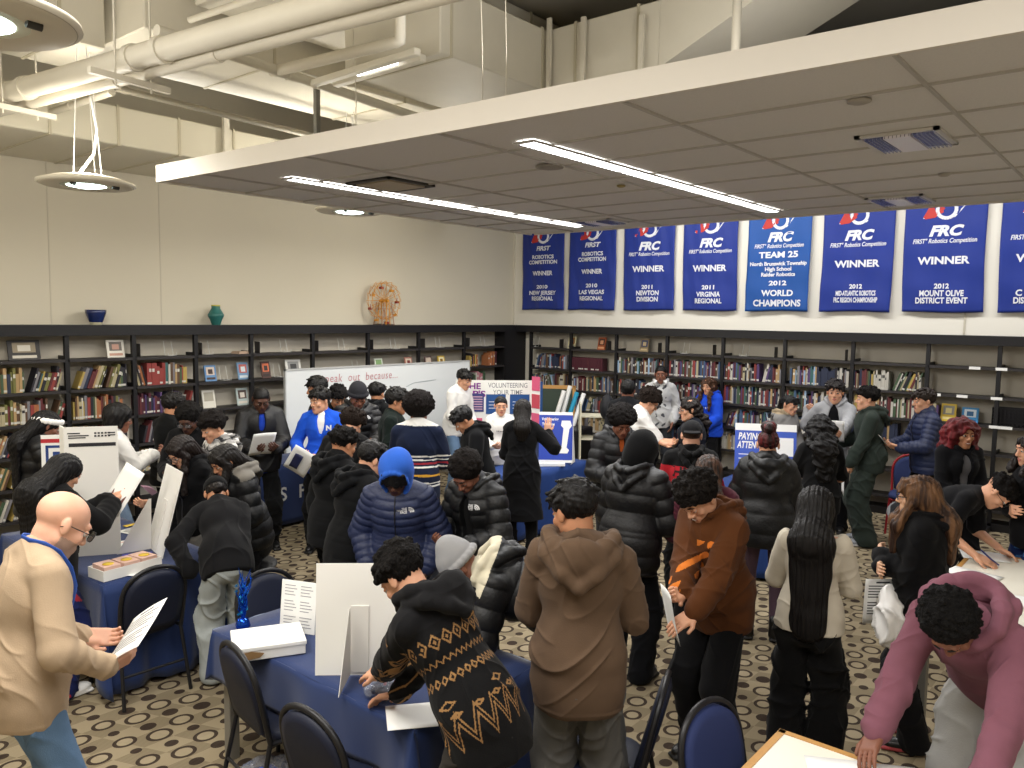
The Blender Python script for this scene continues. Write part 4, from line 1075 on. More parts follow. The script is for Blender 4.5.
# what stands on each shelf: (bay index, shelf index, from, to)
for bi in (0,1):
    M,w,nm=LB[bi]
    for si in (1,2,3,4,5): fill(M,w,SZ_L[si],nm,si,.08,w-.03 if (bi,si)!=(1,4) else .45,PAL_L,.45)
M,w,nm=LB[2]; fill(M,w,SZ_L[1],nm,1,.06,w-.05,PAL_L,.5); fill(M,w,SZ_L[2],nm,2,.06,w-.05,['dark red','maroon','red','black','purple','navy'],.1,.22); fill(M,w,SZ_L[3],nm,3,.06,w-.12,['dark red','black','maroon','grey'],.5); fill(M,w,SZ_L[4],nm,4,.06,.5,PAL_L)
M,w,nm=LB[3]; fill(M,w,SZ_L[3],nm,3,.05,.22,['dark red','maroon','black'],.4)
M,w,nm=LB[5]; fill(M,w,SZ_L[2],nm,2,.04,.36,['red','white','green','dark red','green'],0,.22)
M,w,nm=LB[8]; fill(M,w,SZ_L[1],nm,1,.18,.40,['orange','yellow','black'],0,.2); fill(M,w,SZ_L[1],nm,1,.66,.88,['cream','maroon','orange','orange'],0,.22); fill(M,w,SZ_L[2],nm,2,.3,.6,['white','green','pink'],0.2,.22)
for bi in range(0,7):
    M,w,nm=RB[bi]
    for si in (1,2,3):
        if bi==0 and si==1: fill(M,w,SZ_R[si],nm,si,.05,w-.06,['blue','navy','brown','white','orange','grey','pale blue','red'],.2,.23); continue
        if bi==1 and si==1: fill(M,w,SZ_R[si],nm,si,.02,.66,['brown'],0,.21,run=None if False else 'maroon'); continue
        a=.1 if (bi,si)==(5,1) else .03
        e=w-.02 if not (bi==6 and si==1) else w-.02
        fill(M,w,SZ_R[si],nm,si,a,e,PAL_R if bi!=6 else ['dark red','dark red','brown','white','yellow','green','cream','black','navy','tan'],.22,.235)
    if bi in (0,1,4): fill(M,w,SZ_R[4],nm,4,.03,w-.1,['cream','white','tan','grey'],0,.23)
    if bi in (2,3,5): fill(M,w,SZ_R[4],nm,4,.03,w-.3,PAL_R,.2)
M,w,nm=RB[7]; fill(M,w,SZ_R[2],nm,2,.0,.18,PAL_R)
# row 0 of the corner bay on the right wall begins at the corner column
struct(MB().box(10.66,XW-.02,YA,YW-.02,0,2.34).box(XB,XW-.02,8.72,YA+.01,2.225,2.34).build('trim_5',M_black))
M0=RM(9.0)
def seen_key(b):
    p=b[0].translation; d=(p-Vector((0,0,CAMZ))).length; row={'top':0,'second':0,'third':.3,'fourth':1.2,'fifth':4,'bottom':6}[b[5]]
    px=(p-Vector((0,0,CAMZ))); x=512+FPX*px.dot(RGT)/px.dot(FWD)
    return d+row+(0 if 0<x<1024 else 50)
BOOKS.sort(key=seen_key)
for b in BOOKS[:300]:
    o=bpy.data.objects.new('book',b[1]); COL.objects.link(o); o.matrix_world=b[0]
    tag(o,'%s%s book, %s from left on %s shelf, %s'%(b[3],b[2],ordw(b[4]),b[5],b[6]),'book','library books standing on the shelves')
if len(BOOKS)>300:
    vs=[];fs=[];ms=[];mats=[];mi={}
    for b in BOOKS[300:]:
        me=b[1]; n=len(vs); M=b[0]
        vs+=[M@v.co for v in me.vertices]
        for p in me.polygons:
            mm=me.materials[p.material_index]
            if mm.name not in mi: mi[mm.name]=len(mats); mats.append(mm)
            fs.append(tuple(i+n for i in p.vertices)); ms.append(mi[mm.name])
    q=MB(); q.v=vs; q.f=fs; q.m=ms; q.sm=[False]*len(fs)
    o=q.build('distant_books',mats); tag(o,'rows of small library books standing on the farther and lower shelves','books',kind='stuff')
print('BOOKS',len(BOOKS))
# books shown face-out, easels, bookends and other things on the shelves
def facebook(p,w,h,cols,label,wall='L',tilt=.22,name='book',stripes=None):
    """leaning cover towards the room; p = bottom centre on the shelf"""
    t=empty(name,p,0 if wall=='L' else -PI/2,label,'book'); 
    R=Matrix.Rotation(-tilt,4,'X')
    MB().box(-w/2,w/2,0,.018,0,h,M=R).build('cover',mat('cover_'+cols[0],cols[0],rough=.5),t)
    k=MB()
    if len(cols)>1:
        k.box(-w*.36,w*.36,-.0012,0,h*.38,h*.88,0,M=R)
        if len(cols)>2: k.box(-w*.2,w*.2,-.002,-.001,h*.45,h*.75,1,M=R); k.box(-w*.38,w*.38,-.0012,0,h*.1,h*.24,1,M=R)
        k.build('picture',[mat('cover_'+c,c,rough=.5) for c in cols[1:]],t)
    MB().box(-w/2+.004,w/2-.004,.003,.0165,.002,h+.001,M=R).build('pages',M_page,t)
    return t
def lpt(px,si,off=.10): q=at(px,300,y=YA+off); return Vector((q.x,YA+off,SZ_L[si]+.001))
def rpt(px,si,off=.10): q=at(px,300,x=XB+off); return Vector((XB+off,q.y,SZ_R[si]+.001))
facebook(lpt(23,0),.30,.21,['2E2B2A','8C8069','C9C3B5'],'black collage album propped open near the left edge, top shelf')
facebook(lpt(115,0),.19,.20,['E3DFD4','6E665E','B98D7C'],'small white framed picture on the top shelf below the blue bowl',name='framed_picture')
facebook(lpt(149,1),.15,.22,['3A3236','B32A2E','1D1A1C'],'face-out book with red and dark cover, leftmost of the face-out pairs')
facebook(lpt(167,1),.15,.22,['4A4A4E','2F2F33','7A746C'],'grey photographic face-out book beside the red and dark one')
facebook(lpt(210,1),.15,.20,['5E87B4','C9B7A8','40302C'],'blue face-out book with a woman on its cover')
facebook(lpt(243,1),.15,.22,['7FA4C8','C46A62','DDE6EC'],'pale blue face-out book with pink lettering')
facebook(lpt(266,1),.13,.22,['4A2E26','C8643C','2A1C18'],'orange and black face-out book left of the whiteboard')
facebook(lpt(294,1),.24,.23,['D9D8D2','8E8E8C','3A3A3A'],'white and black poster booklet standing over the whiteboard corner')
for px,cs,lb in ((380,['D8DED0','7FA06A'],'white and green face-out book left of the pink one, above the whiteboard'),(410,['B98476','D9C9B4','7C3B3A'],'pinkish face-out book with a portrait above the whiteboard'),(430,['6E5A55','C9B9A8'],'narrow dark patterned face-out book above the whiteboard'),(443,['D6B64A','F0E6C0','8A6A20'],'yellow face-out book above the whiteboard')):
    facebook(lpt(px,1),.15,.20,cs,lb)
facebook(lpt(208,2),.17,.22,['D9D5C8','A49E8E'],'white drawing-covered face-out book on the third shelf')
facebook(lpt(242,2),.16,.22,['B9C6C4','5A4A44','E0D8CC'],'pale face-out book with a dark portrait on the third shelf')
facebook(lpt(187,2),.16,.19,['A9A49A','5B5752'],'grey framed photograph behind the curly-haired heads',name='framed_picture')
facebook(lpt(150,2),.17,.2,['8C8C88','C9C9C4','55524E'],'silver framed photograph on the third shelf',name='framed_picture')
facebook(lpt(243,3),.15,.2,['C9C8C0','8D8B84'],'white face-out booklet on the fourth shelf')
for px,cs,lb in ((572,['E6DCB0','C98B4A','8A8F9A'],'cream face-out book with orange drawings, top shelf near corner'),(602,['A0522D','4A2A22','D9A07A'],'brown and red face-out book on the top right-wall shelf'),(645,['8C7A5E','2D3A66','C9B489'],'narrow tan and blue book standing on top right-wall shelf')):
    facebook(rpt(px,0),.15,.21,cs,lb,'R')
facebook(rpt(955,2),.17,.22,['D2B02C','8D8B80','E8D890'],'yellow face-out book with a round photo, right shelves','R')
facebook(rpt(977,2),.18,.19,['2F86BE','DDE9F2','1E5F92'],'bright blue face-out book beside the yellow one','R')
facebook(rpt(747,3),.30,.20,['C46A22','E09A4A','8A4212'],'wide orange face-out book behind the blue hoodie','R')
for i,(px,si,wl) in enumerate(((170,0,'L'),(207,0,'L'),(286,0,'L'),(344,0,'L'),(396,0,'L'),(441,0,'L'),(486,0,'L'),(225,1,'L'),(279,1,'L'),(358,1,'L'),(535,0,'R'),(686,0,'R'),(746,0,'R'))):
    p=lpt(px,si,.08) if wl=='L' else rpt(px,si,.08)
    t=empty('display_easel',p,0 if wl=='L' else -PI/2,'wire book easel standing empty, %s from the left on the %s %s shelf'%(ordw(i if i<7 else i-7 if i<10 else i-10),SHN[si],'left-wall' if wl=='L' else 'right-wall'),'book easel','empty wire book easels')
    a=MB()
    for s in (-.05,.05): a.tube([(s,-.03,.04),(s,-.03,.005),(s,.05,.005),(s*.9,.09,.17)],.004,6)
    a.tube([(-.05,-.01,.006),(.05,-.01,.006)],.004,6); a.build('wire',mat('easel_wire','C9C9C4',rough=.3),t)
def bookend(p,wl,lb):
    t=empty('bookend',p,0 if wl=='L' else -PI/2,lb,'bookend','metal bookends')
    mb=MB(); mb.box(-.001,.001,-.05,.07,0,.15); mb.box(-.1,0,-.05,.07,0,.002); mb.build('plate',mat('bookend_steel','3C3A3C',rough=.4,metal=.5),t)
for i,px in enumerate((137,199,257,316,371,423,468)): bookend(lpt(px,0,.1),'L','dark steel bookend at the left end of the top shelf, %s from left'%ORD[i])
for i,px in enumerate((562,610,661,716,778,849)): bookend(rpt(px,0,.1),'R','dark steel bookend on the top shelf under the banners, %s from corner'%ORD[i])
o=MB().box(-.11,.11,-.07,.07,0,.018).box(-.10,.10,-.065,.07,.018,.032).build('flat_books',mat('book_tan2','B29A86',rough=.7)); o.location=lpt(241,0); o.rotation_euler.z=.2; tag(o,'pair of thin books lying flat on the top left shelf','books')
# basket on the right
t=empty('wire_basket',rpt(1018,2,.12),-PI/2,'black openwork storage basket at the far right shelf','basket')
b=MB()
for k in range(9):
    x=-.17+.34*k/8; b.box(x-.006,x+.006,-.09,-.085,0,.22)
for k in range(6): b.box(-.17,.17,-.09,-.085,.04*k,.04*k+.012)
b.box(-.17,.17,-.09,.09,0,.006); b.box(-.175,-.165,-.09,.09,0,.22); b.box(.165,.175,-.09,.09,0,.22); b.box(-.17,.17,.085,.09,0,.22); b.build('basket_wall',M_black,t)
for i,(px,si) in enumerate(((979,0),(1006,0),(941,1),(968,1),(1003,1),(1015,2),(1003,2))):
    p=rpt(px,si,-.004); o=MB().box(-.06,.06,-.001,.001,-.03,.004).build('shelf_label',M_paper); o.location=p; o.rotation_euler.z=-PI/2; tag(o,'small white shelf label clipped to the empty shelf edge, %s of them from above'%ORD[i],'label','white shelf edge labels')
o=MB().box(-.06,.06,-.001,.001,-.06,.0).build('shelf_label',mat('yellow_note','E0C33A',rough=.7)); o.location=at(31,485,y=YA-.005); tag(o,'yellow sticky note on a low shelf at the left','label')
# bowl, vase and ferris wheel on top of the shelves
t=empty('blue_bowl',Vector((at(96,320,y=9.15).x,9.15,2.34)),0,'glazed dark blue bowl on top of the left shelves','bowl')
MB().lathe([(.055,0),(.06,.012),(.075,.05),(.105,.13),(.108,.165),(.10,.167),(.09,.13),(.06,.03),(0,.02)],32).build('bowl_body',mat('blue_glaze','1A2858',rough=.2,noise=.6,nscale=14,coat=.5),t)
MB().lathe([(.056,0),(.062,.012),(.067,.026),(.0665,.028),(.05,.0)],32).build('foot_ring',mat('cream_glaze','B9B49A',rough=.4),t)
t=empty('teal_vase',Vector((at(216,320,y=9.15).x,9.15,2.34)),0,'teal ceramic vase with yellowish rim on top of the shelves','vase')
MB().lathe([(.05,0),(.058,.02),(.07,.06),(.092,.10),(.098,.125),(.088,.14),(.07,.175),(.052,.205),(.052,.235),(.045,.235),(.045,.2),(.0,.19)],32).build('vase_body',mat('teal_glaze','2C6662',rough=.35,noise=.4,nscale=20,bump=.3,bscale=30),t)
MB().lathe([(.053,.232),(.054,.245),(.046,.247),(.044,.235)],32).build('vase_rim',mat('rim_ochre','B9B04A',rough=.5),t)
t=empty('toy_ferris_wheel',Vector((at(384,300,y=9.14).x,9.14,2.34)),0,'toy ferris wheel of orange construction rods on top of shelves','toy')
R_=.30; zc=.36
mats_=[mat('rod_orange','C88A2E',rough=.5),mat('rod_pink','A8806A',rough=.5),mat('rod_white','CFC8B4',rough=.5),mat('rod_dark','3A2A28',rough=.5)]
for side in (-.05,.05):
    w_=MB()
    n=16; 
    for k in range(n):
        a0=2*PI*k/n; a1=2*PI*(k+1)/n
        w_.tube([(0,side,zc),(R_*math.cos(a0),side,zc+R_*math.sin(a0))],.0035,5,mi=0)
        for rr,mi_ in ((R_,2),(R_*.88,0)):
            w_.tube([(rr*math.cos(a0),side,zc+rr*math.sin(a0)),(rr*math.cos(a1),side,zc+rr*math.sin(a1))],.0035,5,mi=mi_)
        w_.tube([(R_*math.cos(a0),side,zc+R_*math.sin(a0)),(R_*.88*math.cos(a1),side,zc+R_*.88*math.sin(a1))],.004,5,mi=0)
    w_.build('wheel_rim',mats_,t)
for k in range(8):
    a0=2*PI*k/8+.2; c=(R_*.88*math.cos(a0),0,zc+R_*.88*math.sin(a0))
    g=MB(); g.tube([c,(c[0],0,c[2]-.05)],.005,5); g.box(c[0]-.022,c[0]+.022,-.03,.03,c[2]-.085,c[2]-.05); g.build('gondola',[mats_[0] if k%2 else mat('gondola_red','9A3A2E',rough=.5)],t)
s_=MB()
for sx in (-.12,-.04,.04,.12):
    for sy in (-.09,.09):
        s_.tube([(sx,sy,0),(sx*.55,sy,zc*.95)],.007,5,mi=0 if abs(sx)<.1 else 1)
for z in (.01,.12,.24): 
    for sy in (-.09,.09): s_.tube([(-.13+z*.15,sy,z),(.13-z*.15,sy,z)],.006,5,mi=3 if z<.05 else 1)
for x in (-.1,.1): s_.tube([(x,-.1,.01),(x,.1,.01)],.006,5,mi=3)
s_.build('stand',mats_,t)
MB().tube([(0,-.1,zc),(0,.1,zc)],.022,10).build('hub',mats_[0],t)
# banners
M_ban=mat('banner_blue','142C80',rough=.55,spec=.3,noise=.12,nscale=3,bump=.1,bscale=8,sheen=.2); M_ban2=mat('banner_lighter_blue','1D4C92',rough=.55,spec=.3,noise=.12,nscale=3,bump=.1,bscale=8)
M_let=mat('banner_white','D6D8DE',rough=.6); M_red=mat('logo_red','B0302A',rough=.6)
def banner(y0,y1,lines,label,seed,m=None,zb=2.62,old=False,top=4.14):
    xw=XW-.035; W=y0-y1; H=top-zb; t=empty('banner',(xw,y0,zb),-PI/2,label,'banner','blue robotics banners on the wall')
    rg=random.Random(seed); p1,p2,p3=[rg.uniform(0,6) for _ in range(3)]
    def wav(x,z):
        f=z/H
        return (.010*math.sin(x*7+p1+f*2)+.007*math.sin(x*15+p2-f*3)*(1-f*.6)+.004*math.sin(x*31+f*9+p3)+.006*math.sin(f*20+x*4)*(1-f))
    c=MB()
    c.grid(lambda u,v: (u*W + .012*math.sin(v*5+p1)*(1-v) , -.022+wav(u*W,v*H)*1.0-.0, v*H + .006*math.sin(u*6+p2)*(1-v)),28,40)
    o=c.build('cloth',m or M_ban,t); solidify(o,.003)
    # hem crumples at the bottom are the wave above; letters follow the cloth
    L_=MB()
    def warp(q): return q
    def put(txt,z,size,fit=None,bold=.02,shear=0,mi=0,cx=.5,**kw):
        v,f=text_polys(txt,size,bold=bold,shear=shear,**kw)
        if not v: return
        if fit:
            w=max(p[0] for p in v)-min(p[0] for p in v); k=fit*W/w; v=[(p[0]*k,p[1],0) for p in v]
        L_.add([(W*cx+p[0],-.022+wav(W*cx+p[0],z+p[1])-.005,z+p[1]) for p in v],f,mi)
    def poly(pts,mi): L_.add([(W*.5+x,-.022+wav(W*.5+x,z)-.004-.001*mi,z) for x,z in pts],[tuple(range(len(pts)))],mi)
    # emblem: triangle, ring and slanted square
    ez=1.30-.0; s=.155
    cz=1.295
    def band(pts,w,mi):
        for (x0,z0),(x1,z1) in zip(pts[:-1],pts[1:]):
            d=Vector((x1-x0,z1-z0)).normalized(); n=Vector((-d.y,d.x))*w/2
            poly([(x0+n.x,z0+n.y),(x0-n.x,z0-n.y),(x1-n.x,z1-n.y),(x1+n.x,z1+n.y)],mi)
    band([(-.235,cz-.115),(-.13,cz+.10),(-.02,cz-.02)],.035,1); poly([(-.235,cz-.13),(-.145,cz+.05),(-.10,cz-.07),(-.05,cz+.02),(-.02,cz-.05),(-.12,cz-.115)],1)
    band([(-.245,cz-.12),(-.13,cz+.115)],.012,0)
    band([(.01+.105*math.cos(a),cz-.02+.105*math.sin(a)) for a in np.linspace(0,2*PI,25)],.042,0)
    band([(.10,cz-.115),(.215,cz+.03),(.12,cz+.105),(.06,cz+.03)],.013,0)
    band([(.10,cz-.115),(.06,cz-.09)],.013,0)
    for l in lines: put(l[0],l[1]*.95+.006,l[2]*1.06,**{**(l[3] if len(l)>3 else {}),'bold':(l[3] if len(l)>3 else {}).get('bold',.02)+.004})
    L_.build('lettering',[M_let,M_red],t)
    return t
IT=dict(shear=.25,bold=.035)
def frc(extra): return [('FRC',1.055,.165,dict(fit=.42,shear=.28,bold=.045)),('FIRST\u00b0 Robotics Competition',.93,.075,dict(fit=.78,shear=.22,bold=.012))]+extra
B6=lambda t,z,s,f: (t,z,s,dict(fit=f,bold=.03))
banner(9.10,8.18,[('FIRST',1.115,.10,dict(fit=.34,shear=.25,bold=.03)),B6('ROBOTICS',.96,.085,.5),B6('COMPETITION',.865,.085,.66),B6('WINNER',.66,.10,.48),B6('2010',.41,.08,.26),B6('NEW JERSEY',.30,.09,.64),B6('REGIONAL',.195,.09,.52)],'narrow blue banner nearest the corner, 2010 New Jersey Regional winner',1)
banner(8.07,7.13,[('FIRST',1.13,.10,dict(fit=.34,shear=.25,bold=.03)),B6('ROBOTICS',.975,.085,.46),B6('COMPETITION',.88,.085,.6),B6('WINNER',.665,.10,.46),B6('2010',.42,.08,.25),B6('LAS VEGAS',.305,.09,.56),B6('REGIONAL',.195,.09,.52)],'blue banner reading 2010 Las Vegas Regional winner',2)
banner(6.98,6.06,frc([B6('WINNER',.68,.12,.62),B6('2011',.38,.08,.22),B6('NEWTON',.28,.095,.44),B6('DIVISION',.175,.095,.42)]),'blue banner reading 2011 Newton Division winner',3)
banner(5.91,5.03,frc([B6('WINNER',.66,.12,.62),B6('2011',.36,.08,.22),B6('VIRGINIA',.25,.095,.44),B6('REGIONAL',.145,.095,.5)]),'blue banner reading 2011 Virginia Regional winner',4)
banner(4.87,3.96,[('FRC',1.09,.165,dict(fit=.42,shear=.28,bold=.045)),('FIRST\u00b0 Robotics Competition',.965,.075,dict(fit=.78,shear=.22,bold=.012)),B6('TEAM 25',.83,.11,.62),B6('North Brunswick Township',.70,.07,.9),B6('High School',.62,.07,.42),B6('Raider Robotics',.54,.07,.54),B6('2012',.41,.085,.28),B6('WORLD',.26,.11,.5),B6('CHAMPIONS',.11,.12,.76)],'lighter blue banner reading Team 25, 2012 World Champions',5,M_ban2)
banner(3.80,2.89,frc([B6('WINNER',.66,.12,.64),B6('2012',.345,.075,.18),B6('MID-ATLANTIC ROBOTICS',.25,.085,.56),B6('FRC REGION CHAMPIONSHIP',.155,.085,.62)]),'blue banner reading 2012 Mid-Atlantic Robotics region championship winner',6)
banner(2.77,1.85,frc([B6('WINNER',.67,.12,.64),B6('2012',.335,.08,.18),B6('MOUNT OLIVE',.24,.095,.54),B6('DISTRICT EVENT',.145,.095,.64)]),'blue banner reading 2012 Mount Olive District Event winner',7)
banner(1.70,.78,frc([B6('WINNER',.67,.12,.64),B6('2012',.335,.08,.18),('C',.24,.095,dict(cx=.24,bold=.03)),B6('DISTRICT EVENT',.145,.095,.64)]),'blue winner banner cut off at the right edge of the view',8)
# ------------------------------------------------------------------ tables, cloths, chairs
M_leg=mat('table_leg_grey','8A877F',rough=.45,metal=.3); M_cfr=mat('chair_frame_black','17171A',rough=.4); M_cnavy=mat('chair_navy_vinyl','10172C',rough=.55,bump=.15,bscale=200); M_cblue=mat('chair_blue_fabric','222F5C',rough=.8,bump=.2,bscale=250)
M_wood=mat('wood_edge','B98A4A',rough=.5,noise=.15,nscale=30); M_lam=mat('table_white_laminate','E6E1D2',rough=.4)
def table(x0,x1,y0,y1,label,top=M_lam,edge=None,rz=0,legs=True):
    cx,cy=(x0+x1)/2,(y0+y1)/2; a,b=(x1-x0)/2,(y1-y0)/2
    t=empty('table',(cx,cy,0),rz,label,'table')
    MB().box(-a,a,-b,b,.705,.73,bev=.004).build('table_top',top,t)
    if edge:
        e=MB(); w=.028
        e.box(-a-.002,-a+w,-b,b,.70,.733); e.box(a-w,a+.002,-b,b,.70,.733); e.box(-a,a,-b-.002,-b+w,.70,.733); e.box(-a,a,b-w,b+.002,.70,.733); e.build('wood_edge',edge,t)
    for sx in (-1,1):
        for sy in (-1,1):
            MB().box(sx*(a-.06)-.03,sx*(a-.06)+.03,sy*(b-.06)-.03,sy*(b-.06)+.03,0,.705,bev=.004).build('leg',M_leg,t)
    return t
def cloth(x0,x1,y0,y1,z,drops,label,seed=1,amp=.03,m=None,inner=None,thick=.003,over=.008):
    """drops: hem height above floor for the sides (-y, +x, +y, -x)"""
    cx,cy=(x0+x1)/2,(y0+y1)/2; a,b=(x1-x0)/2+over,(y1-y0)/2+over
    rg=random.Random(seed); per=[]; N=40; r=.03
    sides=[((-a,-b),(a,-b),(0,-1),drops[0]),((a,-b),(a,b),(1,0),drops[1]),((a,b),(-a,b),(0,1),drops[2]),((-a,b),(-a,-b),(-1,0),drops[3])]
    pts=[]
    for k,(p,q,n,h) in enumerate(sides):
        n2=sides[(k+1)%4][2]; h2=sides[(k+1)%4][3]
        for i in range(N):
            f=i/N; pts.append((p[0]+(q[0]-p[0])*f,p[1]+(q[1]-p[1])*f,n[0],n[1],h,f))
        for i in range(5):
            f=(i+.5)/5; an=f; nx=n[0]*(1-f)+n2[0]*f; ny=n[1]*(1-f)+n2[1]*f; l=math.hypot(nx,ny); pts.append((q[0],q[1],nx/l,ny/l,h*(1-f)+h2*f,-f))
    K=len(pts); L=10; vs=[]; p1,p2=rg.uniform(0,6),rg.uniform(0,6)
    for j in range(L+1):
        f=j/L
        for i,(x,y,nx,ny,h,ff) in enumerate(pts):
            s=i*.5; zz=z-(z-h)*f
            fold=amp*(f**.8)*(.9+math.sin(s*.72+p1)+.5*math.sin(s*1.63+p2))*(1 if ff>=0 else 1.6)
            drop=z-h
            o=r*min(1,f*6)*.2+fold*min(1,drop/.45)+.05*f*(ff<0)*min(1,drop/.45)
            vs.append((x+nx*o,y+ny*o,zz+.004*math.sin(s*1.1)))
    fs=[(j*K+i,j*K+(i+1)%K,(j+1)*K+(i+1)%K,(j+1)*K+i) for j in range(L) for i in range(K)]
    fs=[tuple(reversed(f)) for f in fs]
    mb=MB(); mb.add(vs,fs,0,True); 
    # top sheet with very light wrinkles
    G=14; tv=[(-a+2*a*i/G,-b+2*b*j/G,z+.0025*math.sin(i*1.3+j*.7+seed)*math.sin(j*.9-i*.4)*(0<i<G)*(0<j<G)) for j in range(G+1) for i in range(G+1)]
    tf=[(j*(G+1)+i,j*(G+1)+i+1,(j+1)*(G+1)+i+1,(j+1)*(G+1)+i) for j in range(G) for i in range(G)]
    mb.add(tv,tf,0,True)
    o=mb.build('tablecloth',[m or M_navy,inner or m or M_navy]); o.location=(cx,cy,0)
    solidify(o,thick,-1); o.modifiers['thick'].material_offset=1
    tag(o,label,'tablecloth'); return o
M_pale=mat('cloth_lining_pale','A9B4C4',rough=.85)
T1=(2.24,3.08,2.38,3.99); TZ=.745
table(*T1,'grey-legged table under the navy cloth nearest the view, white box on it')
cloth(*T1,TZ,(.03,.10,.44,.48),'navy tablecloth on the table with the white box and big white board',1,m=M_navy,inner=M_pale)
o=MB().grid(lambda u,v:(2.62+.03*math.sin(u*9)-.10*v,2.3+1.60*u,.60-.56*v+.02*math.sin(u*14)),20,6).build('lining_sheet',M_pale); solidify(o,.002); tag(o,'pale blue-grey cloth sheet hanging beneath the nearest navy table','cloth')
T2=(2.14,2.98,5.16,6.95)
table(*T2,'table at left under navy cloth with pamphlets and candy box')
cloth(*T2,TZ,(.03,.03,.03,.14),'navy tablecloth on the left table with pamphlets and candy box',2)
T3=(6.55,8.0,5.47,6.0)
table(*T3,'table under the royal blue cloth by the woman in the long coat')
M_royal=mat('cloth_royal','1A3A78',rough=.75,noise=.1,nscale=4,bump=.1,bscale=300)
cloth(*T3,TZ,(.03,.03,.03,.03),'royal blue tablecloth beside the woman in the long black coat',3,m=M_royal)
T3b=(4.15,6.75,7.88,8.45)
table(*T3b,'table behind the crowd in front of the whiteboard, navy drape')
cl=cloth(*T3b,TZ,(.04,.04,.04,.04),'navy drape with white letters hanging before the whiteboard',4,amp=.012)
_s=at(293,493,y=7.83); mb=MB(); put_text(mb,'S  F',Matrix.Translation(_s)@Matrix.Rotation(PI/2,4,'X'),.22,bold=.02,space=1.1)
o=mb.build('drape_lettering',M_paper); o.location=-Vector((5.45,8.165,0)); o.parent=cl
_q=at(508,381,z=1.58); T3c=(_q.x-.50,_q.x+.55,_q.y-.3,_q.y+.5); table(*T3c,'table holding the tall tri-fold display behind the white shirts'); cloth(*T3c,TZ,(.04,.04,.04,.04),'navy cloth under the tri-fold volunteering display',6)
T6=(7.3,8.5,2.75,3.75); table(*T6,'table with the paying attention poster, royal blue cloth'); cloth(*T6,TZ,(.04,.04,.04,.04),'royal blue cloth under the paying attention poster',5,m=M_royal)
table(5.15,6.98,-.9,1.12,'white-topped wood-edged table where the boy in black tee writes',edge=M_wood)
table(2.3,3.30,-1.3,1.21,'white-topped wood-edged table corner in front of the mauve hoodie',edge=M_wood)
def chair(p,head,label,fab=None,frame=None,round_=True):
    fab=fab or M_cnavy; frame=frame or M_cfr
    t=empty('banquet_chair',(p[0],p[1],0),math.radians(head-90),label,'chair','navy banquet chairs')
    # local: sitter faces +y, back at y=-.2
    w=.205
    def arch(k,n=16): # back outline: u in 0..1
        pts=[]
        for i in range(n+1):
            a=PI*i/n; pts.append((w*math.cos(a)*k, .66+.22*(abs(math.sin(a))**.75)*(1 if k==1 else k)))
        return pts
    def by(z): return -.20-.10*(z-.42)/.46
    out=arch(1); 
    pf=[(w*.97,by(.42),.42)]+[(x,by(z),z) for x,z in out]+[(-w*.97,by(.42),.42)]
    MB().tube(pf,.0145,10).build('back_frame',frame,t)
    pad=MB(); pl=[(x*.93,.655+(z-.66)*.93) for x,z in out]+[(-w*.86,.47),(-w*.6,.445),(w*.6,.445),(w*.86,.47)]
    n=len(pl); front=[Vector((x,by(z)+.022,z)) for x,z in pl]; back=[Vector((x,by(z)-.018,z)) for x,z in pl]
    c0=Vector((0,by(.65)+.034,.65)); c1=Vector((0,by(.65)-.026,.65))
    mid=[Vector((x*.8,by(z)+.032,.65+(z-.65)*.8)) for x,z in pl]; mid2=[Vector((x*.8,by(z)-.026,.65+(z-.65)*.8)) for x,z in pl]
    vs=mid+front+back+mid2+[c0,c1]; fs=[]
    for i in range(n):
        j=(i+1)%n
        for q in range(3): fs.append((q*n+i,(q+1)*n+i,(q+1)*n+j,q*n+j))
        fs.append((4*n,i,j)); fs.append((4*n+1,3*n+j,3*n+i))
    pad.add(vs,fs,0,True); pad.build('backrest',fab,t)
    s=MB(); 
    def seatfn(u,v):
        return None
    ns=24; ring=lambda k,z:[(k*.215*math.copysign(abs(math.cos(a))**.55,math.cos(a)), .02+k*.215*math.copysign(abs(math.sin(a))**.55,math.sin(a)), z) for a in np.linspace(0,2*PI,ns,endpoint=False)]
    lv=[ring(.9,.405),ring(1,.415),ring(1,.445),ring(.93,.462),ring(.5,.472)]
    vv=[v for l in lv for v in l]+[(0,.02,.474)]; ff=[(q*ns+i,q*ns+(i+1)%ns,(q+1)*ns+(i+1)%ns,(q+1)*ns+i) for q in range(4) for i in range(ns)]+[(4*ns+i,4*ns+(i+1)%ns,5*ns) for i in range(ns)]+[tuple(reversed(range(ns)))]
    s.add(vv,ff,0,True); s.build('seat',fab,t)
    f=MB(); 
    for sx in (-1,1): f.tube([(sx*w*.97,by(.42),.42),(sx*.19,.22,.40)],.012,8)
    f.tube([(-.19,.2,.40),(.19,.2,.40)],.012,8); f.build('seat_rail',frame,t)
    for sx in (-1,1):
        MB().tube([(sx*.19,.2,.41),(sx*.205,.235,.2),(sx*.215,.25,.0)],.0125,8).build('leg',frame,t)
        MB().tube([(sx*.195,-.2,.43),(sx*.205,-.25,.2),(sx*.215,-.29,.0)],.0125,8).build('leg',frame,t)
    MB().tube([(-.205,-.25,.2),(.205,-.25,.2)],.009,8).build('stretcher',frame,t)
    return t
chair((2.32,3.40),-8,'navy round-backed chair pushed to the near table below the white box')
chair((2.18,2.66),2,'navy round-backed chair below the big white board, right of its neighbour')
chair((2.74,4.02),-95,'navy chair at the end of the near table behind the foil centrepiece')
chair((2.36,5.18),88,'navy chair tucked under the end of the left table beside light jeans')
chair((2.98,1.14),-100+360,'navy chair back in front of the white table corner at the bottom edge',fab=M_cblue)
